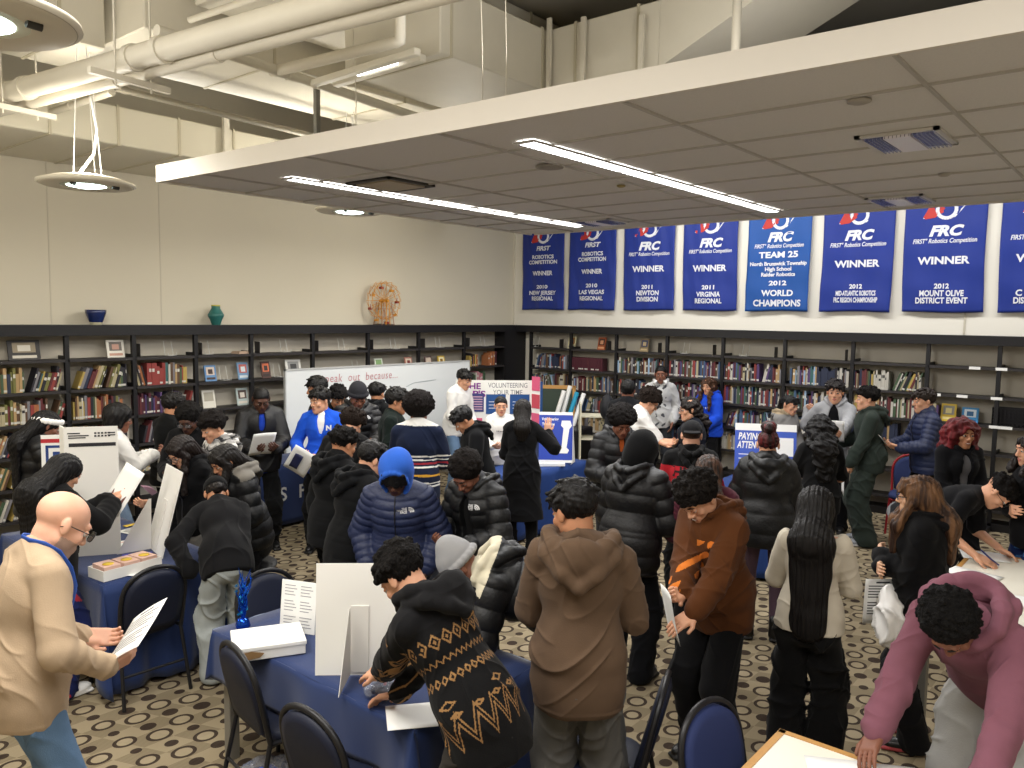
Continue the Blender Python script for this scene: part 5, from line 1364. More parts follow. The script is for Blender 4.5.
chair((3.02,1.95),112,'navy chair between patterned fleece and brown hoodie, seen from its side')
chair((2.05,7.02),-60,'navy chair at the left edge behind the bald man')
chair((10.2,2.33),190,'blue chair with red legs behind the dark green sweatsuit',fab=M_cblue,frame=mat('frame_red','9A2028',rough=.4))
chair((7.35,.55),110,'blue-seated chair beyond the writing table at the right edge',fab=M_cblue)
chair((8.55,5.35),200,'blue chair back left of the boy with the curly hair and puffer',fab=M_cblue)
# ------------------------------------------------------------------ boards, posters, papers
def at_(px,py,z): return at(px,py,z=z)
def easelboard(p,rz,w,h,label,tilt=.12,flipleg=1):
    """white foam board leaning back on its cardboard easel; we look at the back"""
    t=empty('display_board',p,rz,label,'display board'); R=Matrix.Rotation(tilt,4,'X')
    MB().box(-w/2,w/2,-.006,.0,0,h,M=R).build('board',M_white,t)
    lg=MB(); x0=-.05
    lg.add([Vector(v) for v in ((x0,-.004,h*.62),(x0,-.012,.0+h*.02),(x0-.02,-.24,-.005 if False else .004),(x0-.003,-.02,h*.62))],[(0,1,2,3)])
    lg.box(x0,x0+.085,-.012,-.007,h*.03,h*.62,M=R)
    o=lg.build('easel_leg',mat('easel_card','DCDAD4',rough=.7),t); solidify(o,.003)
    return t
p=at_(346,676,.752); easelboard((2.41,2.94,.752),math.radians(-47),.44,.54,'large white display board seen from its easel back on the near table',tilt=-.10)
p=at_(146,592,.752); easelboard((2.70,5.62,.752),math.radians(-12-90),.42,.62,'white tilted display board with easel leg on the left table',tilt=-.25)
# tall corrugated board on left table
_q=at_(95,555,.752); t=empty('tri_fold_board',(_q.x,_q.y,.75),math.radians(-32),'tall white corrugated display board with printed header on the left table','display board')
w=.34; MB().box(-w/2,w/2,-.004,.004,0,.93).build('centre_panel',M_white,t)
MB().box(-.12,0,-.004,.004,0,.93,M=Matrix.Translation((-w/2,0,0))@Matrix.Rotation(-1.15,4,'Z')).build('side_panel',M_white,t)
mb=MB(); mb.box(-w*.42,w*.46,-.006,-.004,.79,.815)
for i,(x,z,l) in enumerate(((-.11,.885,.08),(-.08,.868,.13),(-.09,.853,.11),(.13,.885,.05),(.13,.868,.05))): mb.box(x-l/2,x+l/2,-.006,-.004,z-.004,z+.004)
for i in range(5):
    for j in range(2): mb.box(.02+i*.022,.034+i*.022,-.006,-.004,.858+j*.02,.87+j*.02)
mb.build('printed_header',M_ink,t)
# red, white and blue framed sign behind it
t=empty('small_poster',(2.45,6.55,1.28),math.radians(-35),'small red white and blue poster above the tall white board','poster')
k=MB(); k.box(-.15,.15,-.004,.004,0,.26,0); k.box(-.15,.15,-.006,-.004,.20,.23,1); k.box(-.12,-.1,-.006,-.004,.03,.18,2); k.box(.1,.12,-.006,-.004,.03,.18,2); k.box(-.12,.12,-.006,-.004,.16,.18,2); k.box(-.07,.07,-.006,-.004,.05,.13,2); k.build('sheet',[M_paper,mat('poster_red','B02C34',rough=.7),mat('poster_navy','23407F',rough=.7)],t)
MB().box(-.01,.01,0,.02,-.53,.05).build('stand_post',M_white,t)
# whiteboard
W0,W1,WY=5.83,9.20,8.57
t=empty('whiteboard',((W0+W1)/2,WY,0),0,'large wheeled whiteboard with faint red handwriting behind the crowd','whiteboard'); hw=(W1-W0)/2; zt=1.775
MB().box(-hw,hw,-.01,.01,.62,zt).build('writing_surface',mat('whiteboard_gloss','D9DDDF',rough=.25,spec=.5),t)
f=MB(); f.box(-hw-.015,hw+.015,-.02,.02,zt,zt+.02); f.box(-hw-.015,hw+.015,-.02,.02,.6,.62); f.box(-hw-.015,-hw,-.02,.02,.6,zt+.02); f.box(hw,hw+.015,-.02,.02,.6,zt+.02); f.build('frame',mat('alu_frame','C6C8C8',rough=.4,metal=.3),t)
for s in (-1,1):
    l=MB(); l.box(s*(hw-.3)-.02,s*(hw-.3)+.02,-.02,.02,.03,.62); l.box(s*(hw-.3)-.02,s*(hw-.3)+.02,-.25,.25,.03,.06); l.build('leg',M_leg,t)
k=MB(); put_text(k,'I  speak  out  because...',Matrix.Translation((-.55,-.014,zt-.135))@Matrix.Rotation(PI/2,4,'X'),.155,bold=-.004,space=1.1,fit=1.45,shear=.1)
k.build('red_handwriting',mat('marker_red','B4767C',rough=.8),t)
k=MB(); k.tube([(.35,-.014,zt-.32),(.5,-.014,zt-.27),(.72,-.014,zt-.262),(.95,-.014,zt-.25)],.003,5); k.build('pen_line',mat('marker_grey','8F9AA0',rough=.8),t)
# tri-fold: THE 4P'S / VOLUNTEERING YOUR TIME
_q=at(508,381,z=1.58); t=empty('tri_fold_display',(_q.x,_q.y,.75),math.radians(-44),'white tri-fold display headed volunteering your time with blue cards','display board'); hh=.84
MB().box(-.34,.34,-.004,.004,0,hh).build('centre_panel',M_white,t)
LMx=Matrix.Translation((-.34,0,0))@Matrix.Rotation(-.55+PI,4,'Z'); RMx=Matrix.Translation((.34,0,0))@Matrix.Rotation(-1.05,4,'Z')
MB().box(0,.40,-.004,.004,0,hh,M=Matrix.Translation((-.34,0,0))@Matrix.Rotation(PI-.10,4,'Z')).build('side_panel',M_white,t)
MB().box(0,.22,-.004,.004,0,hh,M=Matrix.Translation((.34,0,0))@Matrix.Rotation(-1.0,4,'Z')).build('side_panel',M_white,t)
XF=Matrix.Translation((0,-.006,0))@Matrix.Rotation(PI/2,4,'X')
k=MB(); put_text(k,'VOLUNTEERING',XF@Matrix.Translation((-.0,hh-.075,0)),.10,bold=.002,fit=.56); put_text(k,'YOUR TIME',XF@Matrix.Translation((.0,hh-.175,0)),.10,bold=.002,fit=.42); k.build('grey_heading',mat('heading_grey','77787C',rough=.8),t)
LX=Matrix.Translation((-.34,0,0))@Matrix.Rotation(-.10,4,'Z')@Matrix.Translation((0,-.006,0))@Matrix.Rotation(PI/2,4,'X')
k=MB(); put_text(k,'THE',LX@Matrix.Translation((-.17,hh-.09,0)),.12,bold=.03,fit=.25); put_text(k,"4P'S",LX@Matrix.Translation((-.11,hh-.20,0)),.12,bold=.03,fit=.27); k.build('purple_heading',mat('heading_purple','7A2A86',rough=.8),t)
def card(x,z,w,h,m,M=None): return MB().box(x-w/2,x+w/2,-.010,-.004,z-h/2,z+h/2,M=M).build('card',m,t)
mB=mat('card_blue','1F4A86',rough=.6); mP=mat('card_pink','D0587C',rough=.6); mS=mat('card_stripe','3A3F78',rough=.6)
c1=card(-.17,.50,.28,.28,mB); c2=card(.17,.50,.28,.28,mB)
k=MB()
for cx_ in (-.17,.17):
    for i in range(3): k.box(cx_-.10,cx_+.06-.03*i,-.0115,-.010,.53-.045*i,.537-.045*i)
k.build('card_lines_white',M_paper,t)
LC=Matrix.Translation((-.34,0,0))@Matrix.Rotation(-.10,4,'Z')
card(-.13,.52,.26,.26,mS,LC); card(-.14,.17,.24,.26,mP,LC)
k=MB(); 
for i in range(6): k.box(-.24,-.02,-.012,-.010,.42+.035*i,.435+.035*i,M=LC)
k.build('card_lines',mat('card_line','C9A3B4',rough=.7),t)
RC=Matrix.Translation((.34,0,0))@Matrix.Rotation(-1.0,4,'Z')
for i,z in enumerate((.80,.55,.28)): card(.10,z,.17,.2,mP if i%2==0 else mat('card_red','C04A58',rough=.6),RC)
MB().box(.2,.235,-.012,.004,0,hh,M=RC).build('blue_border',mB,t)
# blue poster with phone handset shape
t=empty('poster_board',(7.52,5.58,.75),math.radians(-52),'blue poster with white edges and handset shape beside the raised hand','poster'); R=Matrix.Rotation(-.12,4,'X')
MB().box(-.20,.20,-.004,.004,.02,.62,M=R).build('board',mat('poster_blue','3048A8',rough=.5),t)
k=MB(); k.box(-.2,.2,-.006,-.0045,.585,.62,M=R); k.box(-.2,.2,-.006,-.0045,.02,.05,M=R)
ww=[(.04,.13),(.14,.13),(.16,.17),(.13,.2),(.16,.42),(.19,.46),(.17,.52),(.07,.52),(.06,.46),(.09,.43),(.07,.21),(.03,.18)]
k.add([R@Vector((x,-.0062,z)) for x,z in ww],[tuple(range(len(ww)))]); XR=R@Matrix.Translation((0,-.0065,0))@Matrix.Rotation(PI/2,4,'X')
put_text(k,'Volunteering',XR@Matrix.Translation((-.07,.535,0)),.05,bold=.02,fit=.2); put_text(k,'Your Time',XR@Matrix.Translation((-.09,.475,0)),.05,bold=.02,fit=.15)
for i in range(5): k.box(-.17,-.03,-.006,-.0045,.36-.03*i,.368-.03*i,M=R)
k.build('print',M_paper,t); 
q=MB(); q.add([(.2,0,.02),(.2,0,.5),(.24,.16,.004),(.18,-.03,.004)],[(0,1,2),(0,2,3)]); solidify(q.build('easel_leg',M_white,t),.003)
o=MB().box(-.16,.16,-.03,.03,0,.035).build('sign_strip',M_paper); o.location=(7.40,5.55,.75); o.rotation_euler.z=math.radians(-45); tag(o,'white folded sign strip at the foot of the blue handset poster','sign')
# paying attention poster
t=empty('poster_board',(8.02,3.22,.75),math.radians(-62),'blue poster reading paying attention behind the woman with the bun','poster'); R=Matrix.Rotation(-.16,4,'X')
MB().box(-.31,.31,-.004,.004,.0,.66,M=R).build('board',mat('poster_blue2','3F5BB8',rough=.5),t)
XR=R@Matrix.Translation((0,-.0065,0))@Matrix.Rotation(PI/2,4,'X'); k=MB(); k.box(-.31,.31,-.006,-.0045,.585,.66,M=R); put_text(k,'PAYING',XR@Matrix.Translation((-.16,.52,0)),.10,bold=.03,shear=.2,fit=.24); put_text(k,'ATTENTION',XR@Matrix.Translation((-.12,.43,0)),.10,bold=.03,shear=.2,fit=.34)
for i in range(6): k.box(-.27,-.05-.03*(i%2),-.006,-.0045,.33-.045*i,.338-.045*i,M=R)
k.box(.10,.28,-.006,-.0045,.33,.52,M=R); k.build('print',M_paper,t)
o=MB().box(-.3,.3,-.1,.1,0,.004).build('paper_strip',mat('lilac_paper','C9CCE8',rough=.7)); o.location=(7.42,3.3,.752); o.rotation_euler.z=1.4; tag(o,'pale lilac paper runner at the edge of the royal blue table','paper')
# foil centrepieces
def centrepiece(p,label,k=1):
    t=empty('foil_centrepiece',p,0,label,'centrepiece'); m=mat('foil_blue','1F5FD0',rough=.15,metal=.85); rg=random.Random(3)
    MB().lathe([(.038*k,0),(.042*k,.01),(.036*k,.035),(.03*k,.05),(.0,.055)],8).build('weight',mat('foil_base','1B4FC0',rough=.12,metal=.8),t)
    b=MB()
    for i in range(26):
        a=rg.uniform(0,2*PI); s=rg.uniform(.01,.05)*k; h=rg.uniform(.12,.30)*k; tw=rg.uniform(-2,2)
        pts=[(s*f*math.cos(a+tw*f)+.012*math.sin(f*9+i),s*f*math.sin(a+tw*f),.04+h*f) for f in np.linspace(0,1,7)]
        b.tube(pts,[.004*k]*6+[.001],4)
        q=Vector(pts[-2]); 
    b.build('foil_spray',m,t)
    g=MB()
    for i in range(12):
        a=rg.uniform(0,2*PI); c=Vector((.03*math.cos(a),.03*math.sin(a),rg.uniform(.08,.30)))*k; r=.012*k
        g.add([c+Vector((r*math.cos(q)*(1 if i2%2 else .4),.004,r*math.sin(q)*(1 if i2%2 else .4))) for i2,q in enumerate(np.linspace(0,2*PI,10,endpoint=False))],[tuple(range(10))])
    solidify(g.build('foil_star',mat('foil_cyan','2FA0E0',rough=.2,metal=.7),t),.002)
_q=at_(243,627,.75); centrepiece((_q.x,_q.y,.75),'blue foil spray centrepiece on the near table corner beside the white box')
centrepiece((8.30,3.62,.75),'purple-blue foil spray centrepiece left of the paying attention poster',1.1)
# white box
_q=at_(268,641,.79); t=empty('carton',(_q.x,_q.y,.75),math.radians(-28),'flat white cardboard box with a torn brown corner on the near table','box')
MB().box(-.175,.175,-.13,.13,0,.062,bev=.003).build('tray',M_white,t); MB().box(-.18,.18,-.135,.135,.05,.072,bev=.003).build('lid',mat('carton_white','F0EFEA',rough=.5),t)
MB().prism([(-.0,.0),(.10,.01),(.12,.03),(.06,.045),(.0,.04)],-.1365,-.134,M=Matrix(((1,0,0,-.15),(0,0,1,0),(0,1,0,.005),(0,0,0,1)))).build('torn_corner',mat('cardboard','8A6B45',rough=.9),t)
# stand with printed sheet
_q=at_(294,636,.75); t=empty('sign_holder',(_q.x+.04,_q.y+.03,.75),math.radians(-68),'clear upright sign holder with a white printed sheet on near table','sign'); R=Matrix.Rotation(-.12,4,'X')
MB().box(-.11,.11,-.003,.003,0,.28,M=R).build('sheet',M_paper,t)
k=MB()
for c in (-.05,.05):
    for i in range(14):
        if i in (4,9): continue
        k.box(c-.038,c+.038-.01*(i%3),-.0045,-.003,.03+.017*i,.034+.017*i,M=R)
k.build('printed_lines',mat('print_grey','9A9AA0',rough=.9),t); MB().box(-.11,.11,-.0,.09,0,.003).build('foot',mat('acrylic','D8DEE0',rough=.1,alpha=.5),t)
# plastic bag with red and navy goods
def blob(name,p,prims,h,disp,m,parent=None):
    P,F,MI=sdf_mesh(prims,h,disp); o=np_object(name,P,F,None,[m],parent); o.location=p; return o
rgb=np.random.RandomState(5)
t=empty('plastic_bag',(2.38,2.72,.752),.4,'clear plastic bag with navy and red goods on the near table','bag')
pb=[ell(V3(rgb.uniform(-.09,.09),rgb.uniform(-.06,.06),.025+rgb.uniform(0,.02)),[.05,.045,.028],k=.03) for i in range(9)]
_o=blob('film',(0,0,0),pb,.005,lambda P:folds(3,.012)(P*3)+lobes(3,90,.004,5)(P),mat('bag_film','9FA6B8',rough=.12,spec=.8,alpha=.38),t)
_o=blob('navy_goods',(0,0,0),[ell(V3(-.02,0,.03),[.09,.06,.022],k=.02),ell(V3(.05,.03,.03),[.05,.04,.02],k=.02)],.006,lobes(2,60,.006,4),mat('goods_navy','1E2440',rough=.7),t)
MB().tube([(-.06,-.02,.062),(0,.0,.07),(.05,.03,.066),(.1,.02,.06)],.008,8).build('red_strap',mat('strap_red','B0242E',rough=.5),t)
t=empty('plastic_bag',(2.16,3.40,.0),.4,'clear plastic bag with royal blue balls of tissue under the near table','bag')
pb=[ell(V3(rgb.uniform(-.12,.12),rgb.uniform(-.1,.1),.09+rgb.uniform(0,.04)),[.09,.08,.09],k=.04) for i in range(7)]
blob('film',(0,0,0),pb,.007,lambda P:folds(9,.012)(P*2.5),mat('bag_film','9FA6B8',rough=.12,spec=.8,alpha=.38),t)
blob('blue_tissue',(0,0,0),[ell(V3(-.03,0,.1),[.11,.09,.08],k=.03),ell(V3(.07,.03,.08),[.08,.07,.07],k=.03)],.007,lambda P:folds(4,.02)(P*2),mat('tissue_blue','2447C0',rough=.6),t)
# papers
def sheet(p,rz,label,w=.216,h=.28,kind='text',lift=0,name='paper_sheet',tilt=None,m=None,cat='paper',seed=0):
    t=empty(name,p,rz,label,cat)
    if tilt: t.rotation_euler=tilt
    g=MB().grid(lambda u,v:((u-.5)*w,(v-.5)*h,.0015+lift*math.sin(u*PI)*.5+lift*(v**2)),6,6); solidify(g.build('sheet',m or M_paper,t),.0008)
    k=MB(); z=.0028+lift
    def zz(y): v=y/h+.5; return .0026+lift*(v**2)
    if kind=='text':
        for i in range(11):
            y=h*.33-i*h*.062
            if i==5: continue
            L_=.8-.25*((i*7+seed)%3)/2
            for s in range(5):
                u0=-.4+L_*s/5; u1=u0+L_/5
                ys=lambda u: .0028+lift*math.sin((u+.5)*PI)*.5+lift*((y/h+.5)**2)
                k.add([(u0*w,y,ys(u0)),(u1*w,y,ys(u1)),(u1*w,y+.0062,ys(u1)),(u0*w,y+.0062,ys(u0))],[(0,1,2,3)])
        y=h*.42; k.add([(-.2*w,y-.004,zz(y)+lift*.5),(.2*w,y-.004,zz(y)+lift*.5),(.2*w,y+.005,zz(y)+lift*.5),(-.2*w,y+.005,zz(y)+lift*.5)],[(0,1,2,3)])
        k.build('printed_text',mat('print_dark','303036',rough=.9),t)
    elif kind=='pics':
        for i in range(3):
            k.box((-.34+.25*i)*w,(-.16+.25*i)*w,-.3*h,-.08*h,.002,.0026+lift*.4)
        k.build('pictures',mat('print_brown','6E4A45',rough=.8),t)
        q=MB(); q.box(-.3*w,.3*w,.3*h,.36*h,.002,.0028+lift*.6); q.build('heading',mat('print_red','B05A50',rough=.8),t)
    return t
def onT2(px,py,rz,label,**kw): q=at_(px,py,.752); return sheet((q.x,q.y,.752),rz,label,**kw)
onT2(143,571,.6,'white leaflet with small pictures at the table end beside the chair',kind='pics')
onT2(128,545,-.3,'white leaflet beneath the purple brochure on the left table',kind='pics')
onT2(140,531,.2,'white printed sheet near the yellow stickers on left table',kind='text')
onT2(137,555,-.5,'blue and purple brochure on the left table',kind='none',m=mat('brochure_purple','4A4FB4',rough=.5),w=.2,h=.1)
onT2(131,525,.1,'yellow and black sticker cluster on the far left table',kind='none',m=mat('sticker_yellow','B89A3A',rough=.6),w=.12,h=.06)
t=empty('candy_tray',(2.36,5.33,.75),.1,'open white tray of yellow and pink candy packs on left table','box')
b=MB(); b.box(-.2,.2,-.09,.09,0,.004); b.box(-.2,.2,-.094,-.09,0,.07); b.box(-.2,.2,.09,.094,0,.07); b.box(-.204,-.2,-.094,.094,0,.07); b.box(.2,.204,-.094,.094,0,.07); b.build('tray',M_white,t)
for i in range(3): 
    MB().box(-.18+.125*i,-.07+.125*i,-.08,.08,.01,.085,M=Matrix.Rotation(.05*(i-1),4,'Z')).build('candy_pack',mat('candy_pink','D9B4A4',rough=.5),t)
    MB().lathe([(0,.0),(.035,.0),(.035,.003),(0,.003)],16,(-.125+.125*i,-.01,.0865)).build('yellow_label',mat('candy_yellow','D9B63A',rough=.5),t)
q=at_(412,718,.75); sheet((2.32,2.44,.752),.9,'white sheet sticking out by the patterned fleece sleeve',kind='none')
for px,py,rz,lb in ((985,556,.3,'white form under the pen of the boy in the black tee'),(972,575,-.2,'loose white sheet near the front edge of the writing table'),(1010,600,.2,'blank white sheet at right of the writing table')):
    q=at_(px,py,.735); sheet((q.x,q.y,.735),rz,lb,kind='none' if rz else 'text',w=.25,h=.32)
q=at_(860,758,.735); sheet((3.12,.80,.735),.5,'white sheet beneath the resting fist on the corner table',kind='none',w=.3,h=.42)
# chalkboard frame, posters rolls, cart, backpack near the corner
t=empty('framed_chalkboard',(10.35,7.87,.72),math.radians(-58),'wood-framed green chalkboard leaning near the corner shelves','chalkboard'); R=Matrix.Rotation(-.1,4,'X')
MB().box(-.42,.42,-.01,.01,.04,.62,M=R).build('slate',mat('slate_green','2C3A2E',rough=.6),t)
f=MB(); f.box(-.46,.46,-.02,.02,.6,.66,M=R); f.box(-.46,.46,-.02,.02,0,.05,M=R); f.box(-.46,-.41,-.02,.02,0,.66,M=R); f.box(.41,.46,-.02,.02,0,.66,M=R); f.build('frame',M_wood,t)
o=MB().box(-.35,.35,-.25,.25,0,.72,bev=.02).build('storage_cabinet',M_black); o.location=(10.35,7.95,0); o.rotation_euler.z=math.radians(-60); tag(o,'low black storage cabinet under the leaning chalkboard','cabinet')
for i,(dx,dy,ln,c,lb) in enumerate(((.0,0,.55,'E3E3E0','white rolled poster leaning by the chalkboard'),(.10,-.04,.62,'D9DAD8','long white rolled poster leaning right of its neighbour'),(.2,-.1,.52,'1E8FB4','turquoise rolled poster among the white rolls'),(.3,-.16,.5,'EDEDEA','short white rolled poster nearest the cart'))):
    o=MB().tube([(0,0,0),(.16,-.08,ln)],.035,12).build('rolled_poster',mat('roll_'+c,c,rough=.5)); o.location=(9.68+dx,7.24+dy,.82); tag(o,lb,'poster roll')
t=empty('storage_bin',(9.85,7.0,0),.2,'dark storage bin holding the rolled posters','bin'); MB().box(-.3,.3,-.22,.22,0,.82,bev=.02).build('bin_body',M_black,t)
t=empty('book_cart',(9.75,6.45,0),math.radians(-52),'cream metal library book cart with two shelves','cart')
mC=mat('cart_cream','CFCAB4',rough=.45)
for sx in (-1,1): MB().box(sx*.28-.012,sx*.28+.012,-.2,.2,.12,1.25,bev=.004).build('side_panel',mC,t)
for z in (.35,.72,1.05): MB().box(-.27,.27,-.19,.19,z,z+.02).build('shelf',mC,t)
for sx in (-1,1):
    for sy in (-1,1): MB().tube([(sx*.25-.01,sy*.15,.055),(sx*.25+.01,sy*.15,.055)],.055,14).build('wheel',M_black,t)
t=empty('backpack',(9.45,6.12,1.06),.3,'black backpack slumped on top of the cream book cart','backpack')
blob('bag_body',(0,0,0),[ell(V3(0,0,.17),[.13,.1,.18],k=.03),ell(V3(.02,-.08,.1),[.09,.06,.09],k=.03)],.012,lobes(3,30,.008,5),mat('bag_black','15161B',rough=.7),t)
MB().tube([(0,.0,.34),(.03,-.03,.40),(.06,0,.34)],.01,8).build('handle',M_black,t)
# ------------------------------------------------------------------ the crowd
from mathutils.bvhtree import BVHTree
CAST=[]
def person(key,label,head,h,a,crown=True,**kw):
    sp=dict(kw); sp['key']=key; sp['label']=label; sp['h']=h; sp['px']=head; sp['a']=a; sp['crown']=crown; sp['seed']=len(CAST)*3+1
    CAST.append(sp)
def T(col,**k): d=dict(col=col); d.update(k); return d
PUFF=(.085,.017)
def stripe_paint(col_index,test): return (test,col_index)
def chest_loc(P,S): return S['chest'].loc(P)
person('bald','bald man in tan sweater and dark glasses with blue lanyard holding a printed sheet',(60,497),1.80,-72,skin='pale',lean=3,curl=6,hp=38,hsc=1.12,stubble=1,glasses='dark',build=1.06,
  hr_px=(108,668,1.02),hand_l=((-.10,.26,1.02),(.5,.8,-.1),(.8,0,.5),.6),hair=dict(style='none',col='7A6A5E'),top=T('B09A80',loose=.030,name='sweater',hem=.14,crease=.009),bottom=T('5B7898',loose=.018,mat='denim',name='jeans'),shoe=dict(col='5A4030'))
person('headband','woman in black puffer with white headband and waist-length straight black hair',(46,411),1.70,-78,fem=1,skin='brown',hp=28,hands='hold',hat=dict(type='band',col='E8E6E2',name='headband'),hair=dict(style='long',len=.62,col='0F0D0E',w=.10,front=0),top=T('17171B',puff=(.11,.014),loose=.05,mat='shiny',neck='high',name='puffer_jacket'),bottom=T('A39F98',loose=.03))
person('whitetop','woman in white sweatshirt with black bobbed hair and clasped hands at the left table',(118,403),1.69,-75,fem=1,skin='brown',hp=12,hy=-8,hand_r=((.06,.36,1.24),(-.5,.8,.1),(-.5,0,.6),.9),hand_l=((-.04,.34,1.22),(.5,.8,.1),(.5,0,.6),.9),hair=dict(style='bob',col='100E0E',vol=.012),top=T('D8D6D2',loose=.035,name='sweatshirt',vneck=0),bottom=T('7F95B0',loose=.01,mat='denim',name='jeans'))
person('flyer','woman in black sweatshirt with long black hair reading a picture flyer, red-patterned trousers',(64,454),1.62,-58,fem=1,skin='light',hp=34,lean=6,hr_px=(112,503,1.20),hl_px=(108,500,1.22),hair=dict(style='long',len=.42,col='110F10',w=.12,front=0),top=T('141416',loose=.06,name='sweatshirt',band=1),bottom=T('1B2452',loose=.035,name='pyjama_trousers',cols=['A02A38'],paint=[(lambda P,S:(np.sin(P[:,0]*60+np.sin(P[:,2]*25)*2)+np.sin(P[:,2]*45+P[:,1]*50))>.9,1)]),shoe=dict(col='E4E4E2',sole='E4E4E2',chunk=1.15))
person('collar','boy in black sweater over white collar behind the left table, facing away right',(173,392),1.73,-55,skin='tan',hp=12,hands='hold',hair=dict(style='messy',col='14100F',vol=.006),top=T('141518',loose=.035,name='sweater',neck='none'),inner=dict(col='E0E0DE',neck='shirt',name='collar_shirt'),bottom=T('15161A'))
person('glasscurl','boy with round black curls and glasses in black hoodie with pale lettering',(188,403),1.71,158,skin='dark',hp=30,glasses='clear',hands='hold',hair=dict(style='afro',vol=-.012,col='120F0E'),top=T('17171B',loose=.04,hood='down',hoodsize=.8,name='hoodie',cols=['B9C0CC'],paint=[(lambda P,S:(lambda q:(q[:,1]>0)&(np.abs(q[:,2]-.02)<.022)&(np.sin(q[:,0]*90)>-.2)&(np.abs(q[:,0])<.13))(S['chest'].loc(P)),1)]),bottom=T('15161A'))
person('greycurl','curly-haired boy in grey and white patterned fleece looking down left',(213,411),1.66,118,skin='light',hp=22,hands='hold',hair=dict(style='curly',vol=.012,col='17110F'),top=T('8F8D8A',loose=.045,hood='down',hoodsize=.8,name='fleece',cols=['D2D0CC','3A3A3C'],paint=[(lambda P,S:np.sin(S['chest'].loc(P)[:,2]*70+np.abs(np.sin(S['chest'].loc(P)[:,0]*40))*2)>.45,1),(lambda P,S:np.sin(S['chest'].loc(P)[:,2]*70+np.abs(np.sin(S['chest'].loc(P)[:,0]*40))*2)<-.75,2)]),bottom=T('3A3B40'))
person('ziphood','woman with brown wavy hair and glasses reading a leaflet in black zip hoodie',(181,437),1.58,128,fem=1,skin='light',hp=36,glasses='clear',lean=8,hl_px=(150,505,.98),hr_px=(172,492,1.0),hair=dict(style='long',len=.42,col='1D1310',w=.09),top=T('141417',loose=.045,hood='down',hoodsize=.9,name='zip_hoodie',vneck=1),bottom=T('6E6B66',loose=.04))
person('longpuffer','woman with shoulder-length black hair in long black puffer with grey hood, facing left',(224,445),1.58,120,fem=1,skin='tan',hp=34,lean=14,hands='front',hair=dict(style='long',len=.20,col='17120F',front=1),top=T('16171A',loose=.07,puff=(.12,.016),mat='shiny',hem=.34,hood='down',hoodsize=1.15,name='long_puffer',cols=['77736C'],paint=[(lambda P,S:(lambda q:(q[:,2]>.165)&(q[:,1]<.06))(S['chest'].loc(P)),1)]),bottom=T('17181C'))
person('lightjeans','person in black sweatshirt and light jeans bending over the left table, bun under cap',(216,478),1.60,8,skin='tan',lean=50,hp=56,build=.93,hip=(0,-.10,.92),hl_px=(190,572,.80),hr_px=(236,574,.80),hat=dict(type='cap',back=0,col='1A1A1C',name='cap'),hair=dict(style='bun',z=-.03,col='17110F'),top=T('1B1B1E',loose=.040,hem=.10,name='sweatshirt'),bottom=T('A4ABAB',loose=.045,mat='denim',name='jeans'))
person('bluecollar','boy in black jacket over blue shirt reading a white sheet, short cropped hair',(261,388),1.78,188,skin='dark',hp=30,hands='hold',hair=dict(style='buzz',col='100E0E'),inner=dict(col='1F3FA8',neck='shirt'),top=T('17181C',loose=.055,mat='shiny',neck='high',name='jacket',open=(.035,-.02,.26)),bottom=T('141518',loose=.03),shoe=dict(col='121214'))
person('bluejacket','boy in bright blue zip jacket over white collar holding a white sheet and phone',(320,387),1.75,168,skin='light',hp=8,hy=-38,lids=True,hand_r=((.20,.24,1.06),(-.6,.75,.1),(-.6,0,.7),.8),hand_l=((.02,.27,1.05),(.7,.6,.1),(.6,0,.7),.8),hair=dict(style='messy',col='120F0F',vol=.006),inner=dict(col='E6E4E0',neck='shirt'),top=T('1C4FC0',loose=.04,neck='none',name='jacket',open=(.045,-.02,.3),hem=.14),bottom=T('121316',loose=.025),shoe=dict(col='141416'))
person('tallback','head of dark-haired boy in black behind the bright blue jacket',(317,376),1.79,100,skin='tan',hp=10,hair=dict(style='messy',col='110F0F',vol=.01),top=T('15161A',loose=.045),bottom=T('141518'))
person('curlback','boy with black curls peering down between blue jacket and charcoal beanie',(338,385),1.72,195,skin='tan',hp=24,hair=dict(style='curly',col='120F0F',vol=.01),top=T('1A1B1F',loose=.045),bottom=T('141518'))
person('beanie','boy in charcoal knit beanie and black puffer before the whiteboard, looking down',(358,382),1.81,190,skin='brown',hp=30,hands='hold',hat=dict(type='beanie',col='2E2E33',name='beanie'),hair=dict(style='none',col='120F0F'),top=T('1A1B20',loose=.06,puff=PUFF,mat='shiny',neck='high',hood='down',name='puffer_jacket',logo=1),bottom=T('141518'))
person('besidebeanie','boy in black hoodie with black hair just right of the charcoal beanie, turned away',(377,382),1.71,-30,skin='tan',hp=10,hair=dict(style='messy',col='100E0E',vol=.006),top=T('141519',loose=.05,hood='down'),bottom=T('141518'))
person('browncurlback','boy with loose brown curls in black, back turned, in front of the beanie boy',(352,408),1.72,-25,skin='light',hp=40,lean=24,hands='front',hair=dict(style='curly',col='231811',vol=.018),top=T('151518',loose=.05,name='jacket'),bottom=T('141518'))
person('matblack','boy in matt black puffer and black trousers, hand hanging by his pocket',(343,426),1.69,-52,skin='tan',hp=18,lean=5,hands='down',hair=dict(style='curly',vol=.0,col='120F0E',n=60),top=T('1B1C20',loose=.06,puff=(.12,.009),neck='high',hood='down',name='puffer_jacket'),bottom=T('121316',loose=.04))
person('blackprofile','boy with straight black hair in black puffer beside the blue hood, facing right',(371,441),1.67,-62,skin='light',hp=26,lean=10,hands='hold',hair=dict(style='messy',vol=.002,col='100E0E'),top=T('191A1E',loose=.065,puff=(.11,.010),neck='high',hood='down',name='puffer_jacket'),bottom=T('121316'))
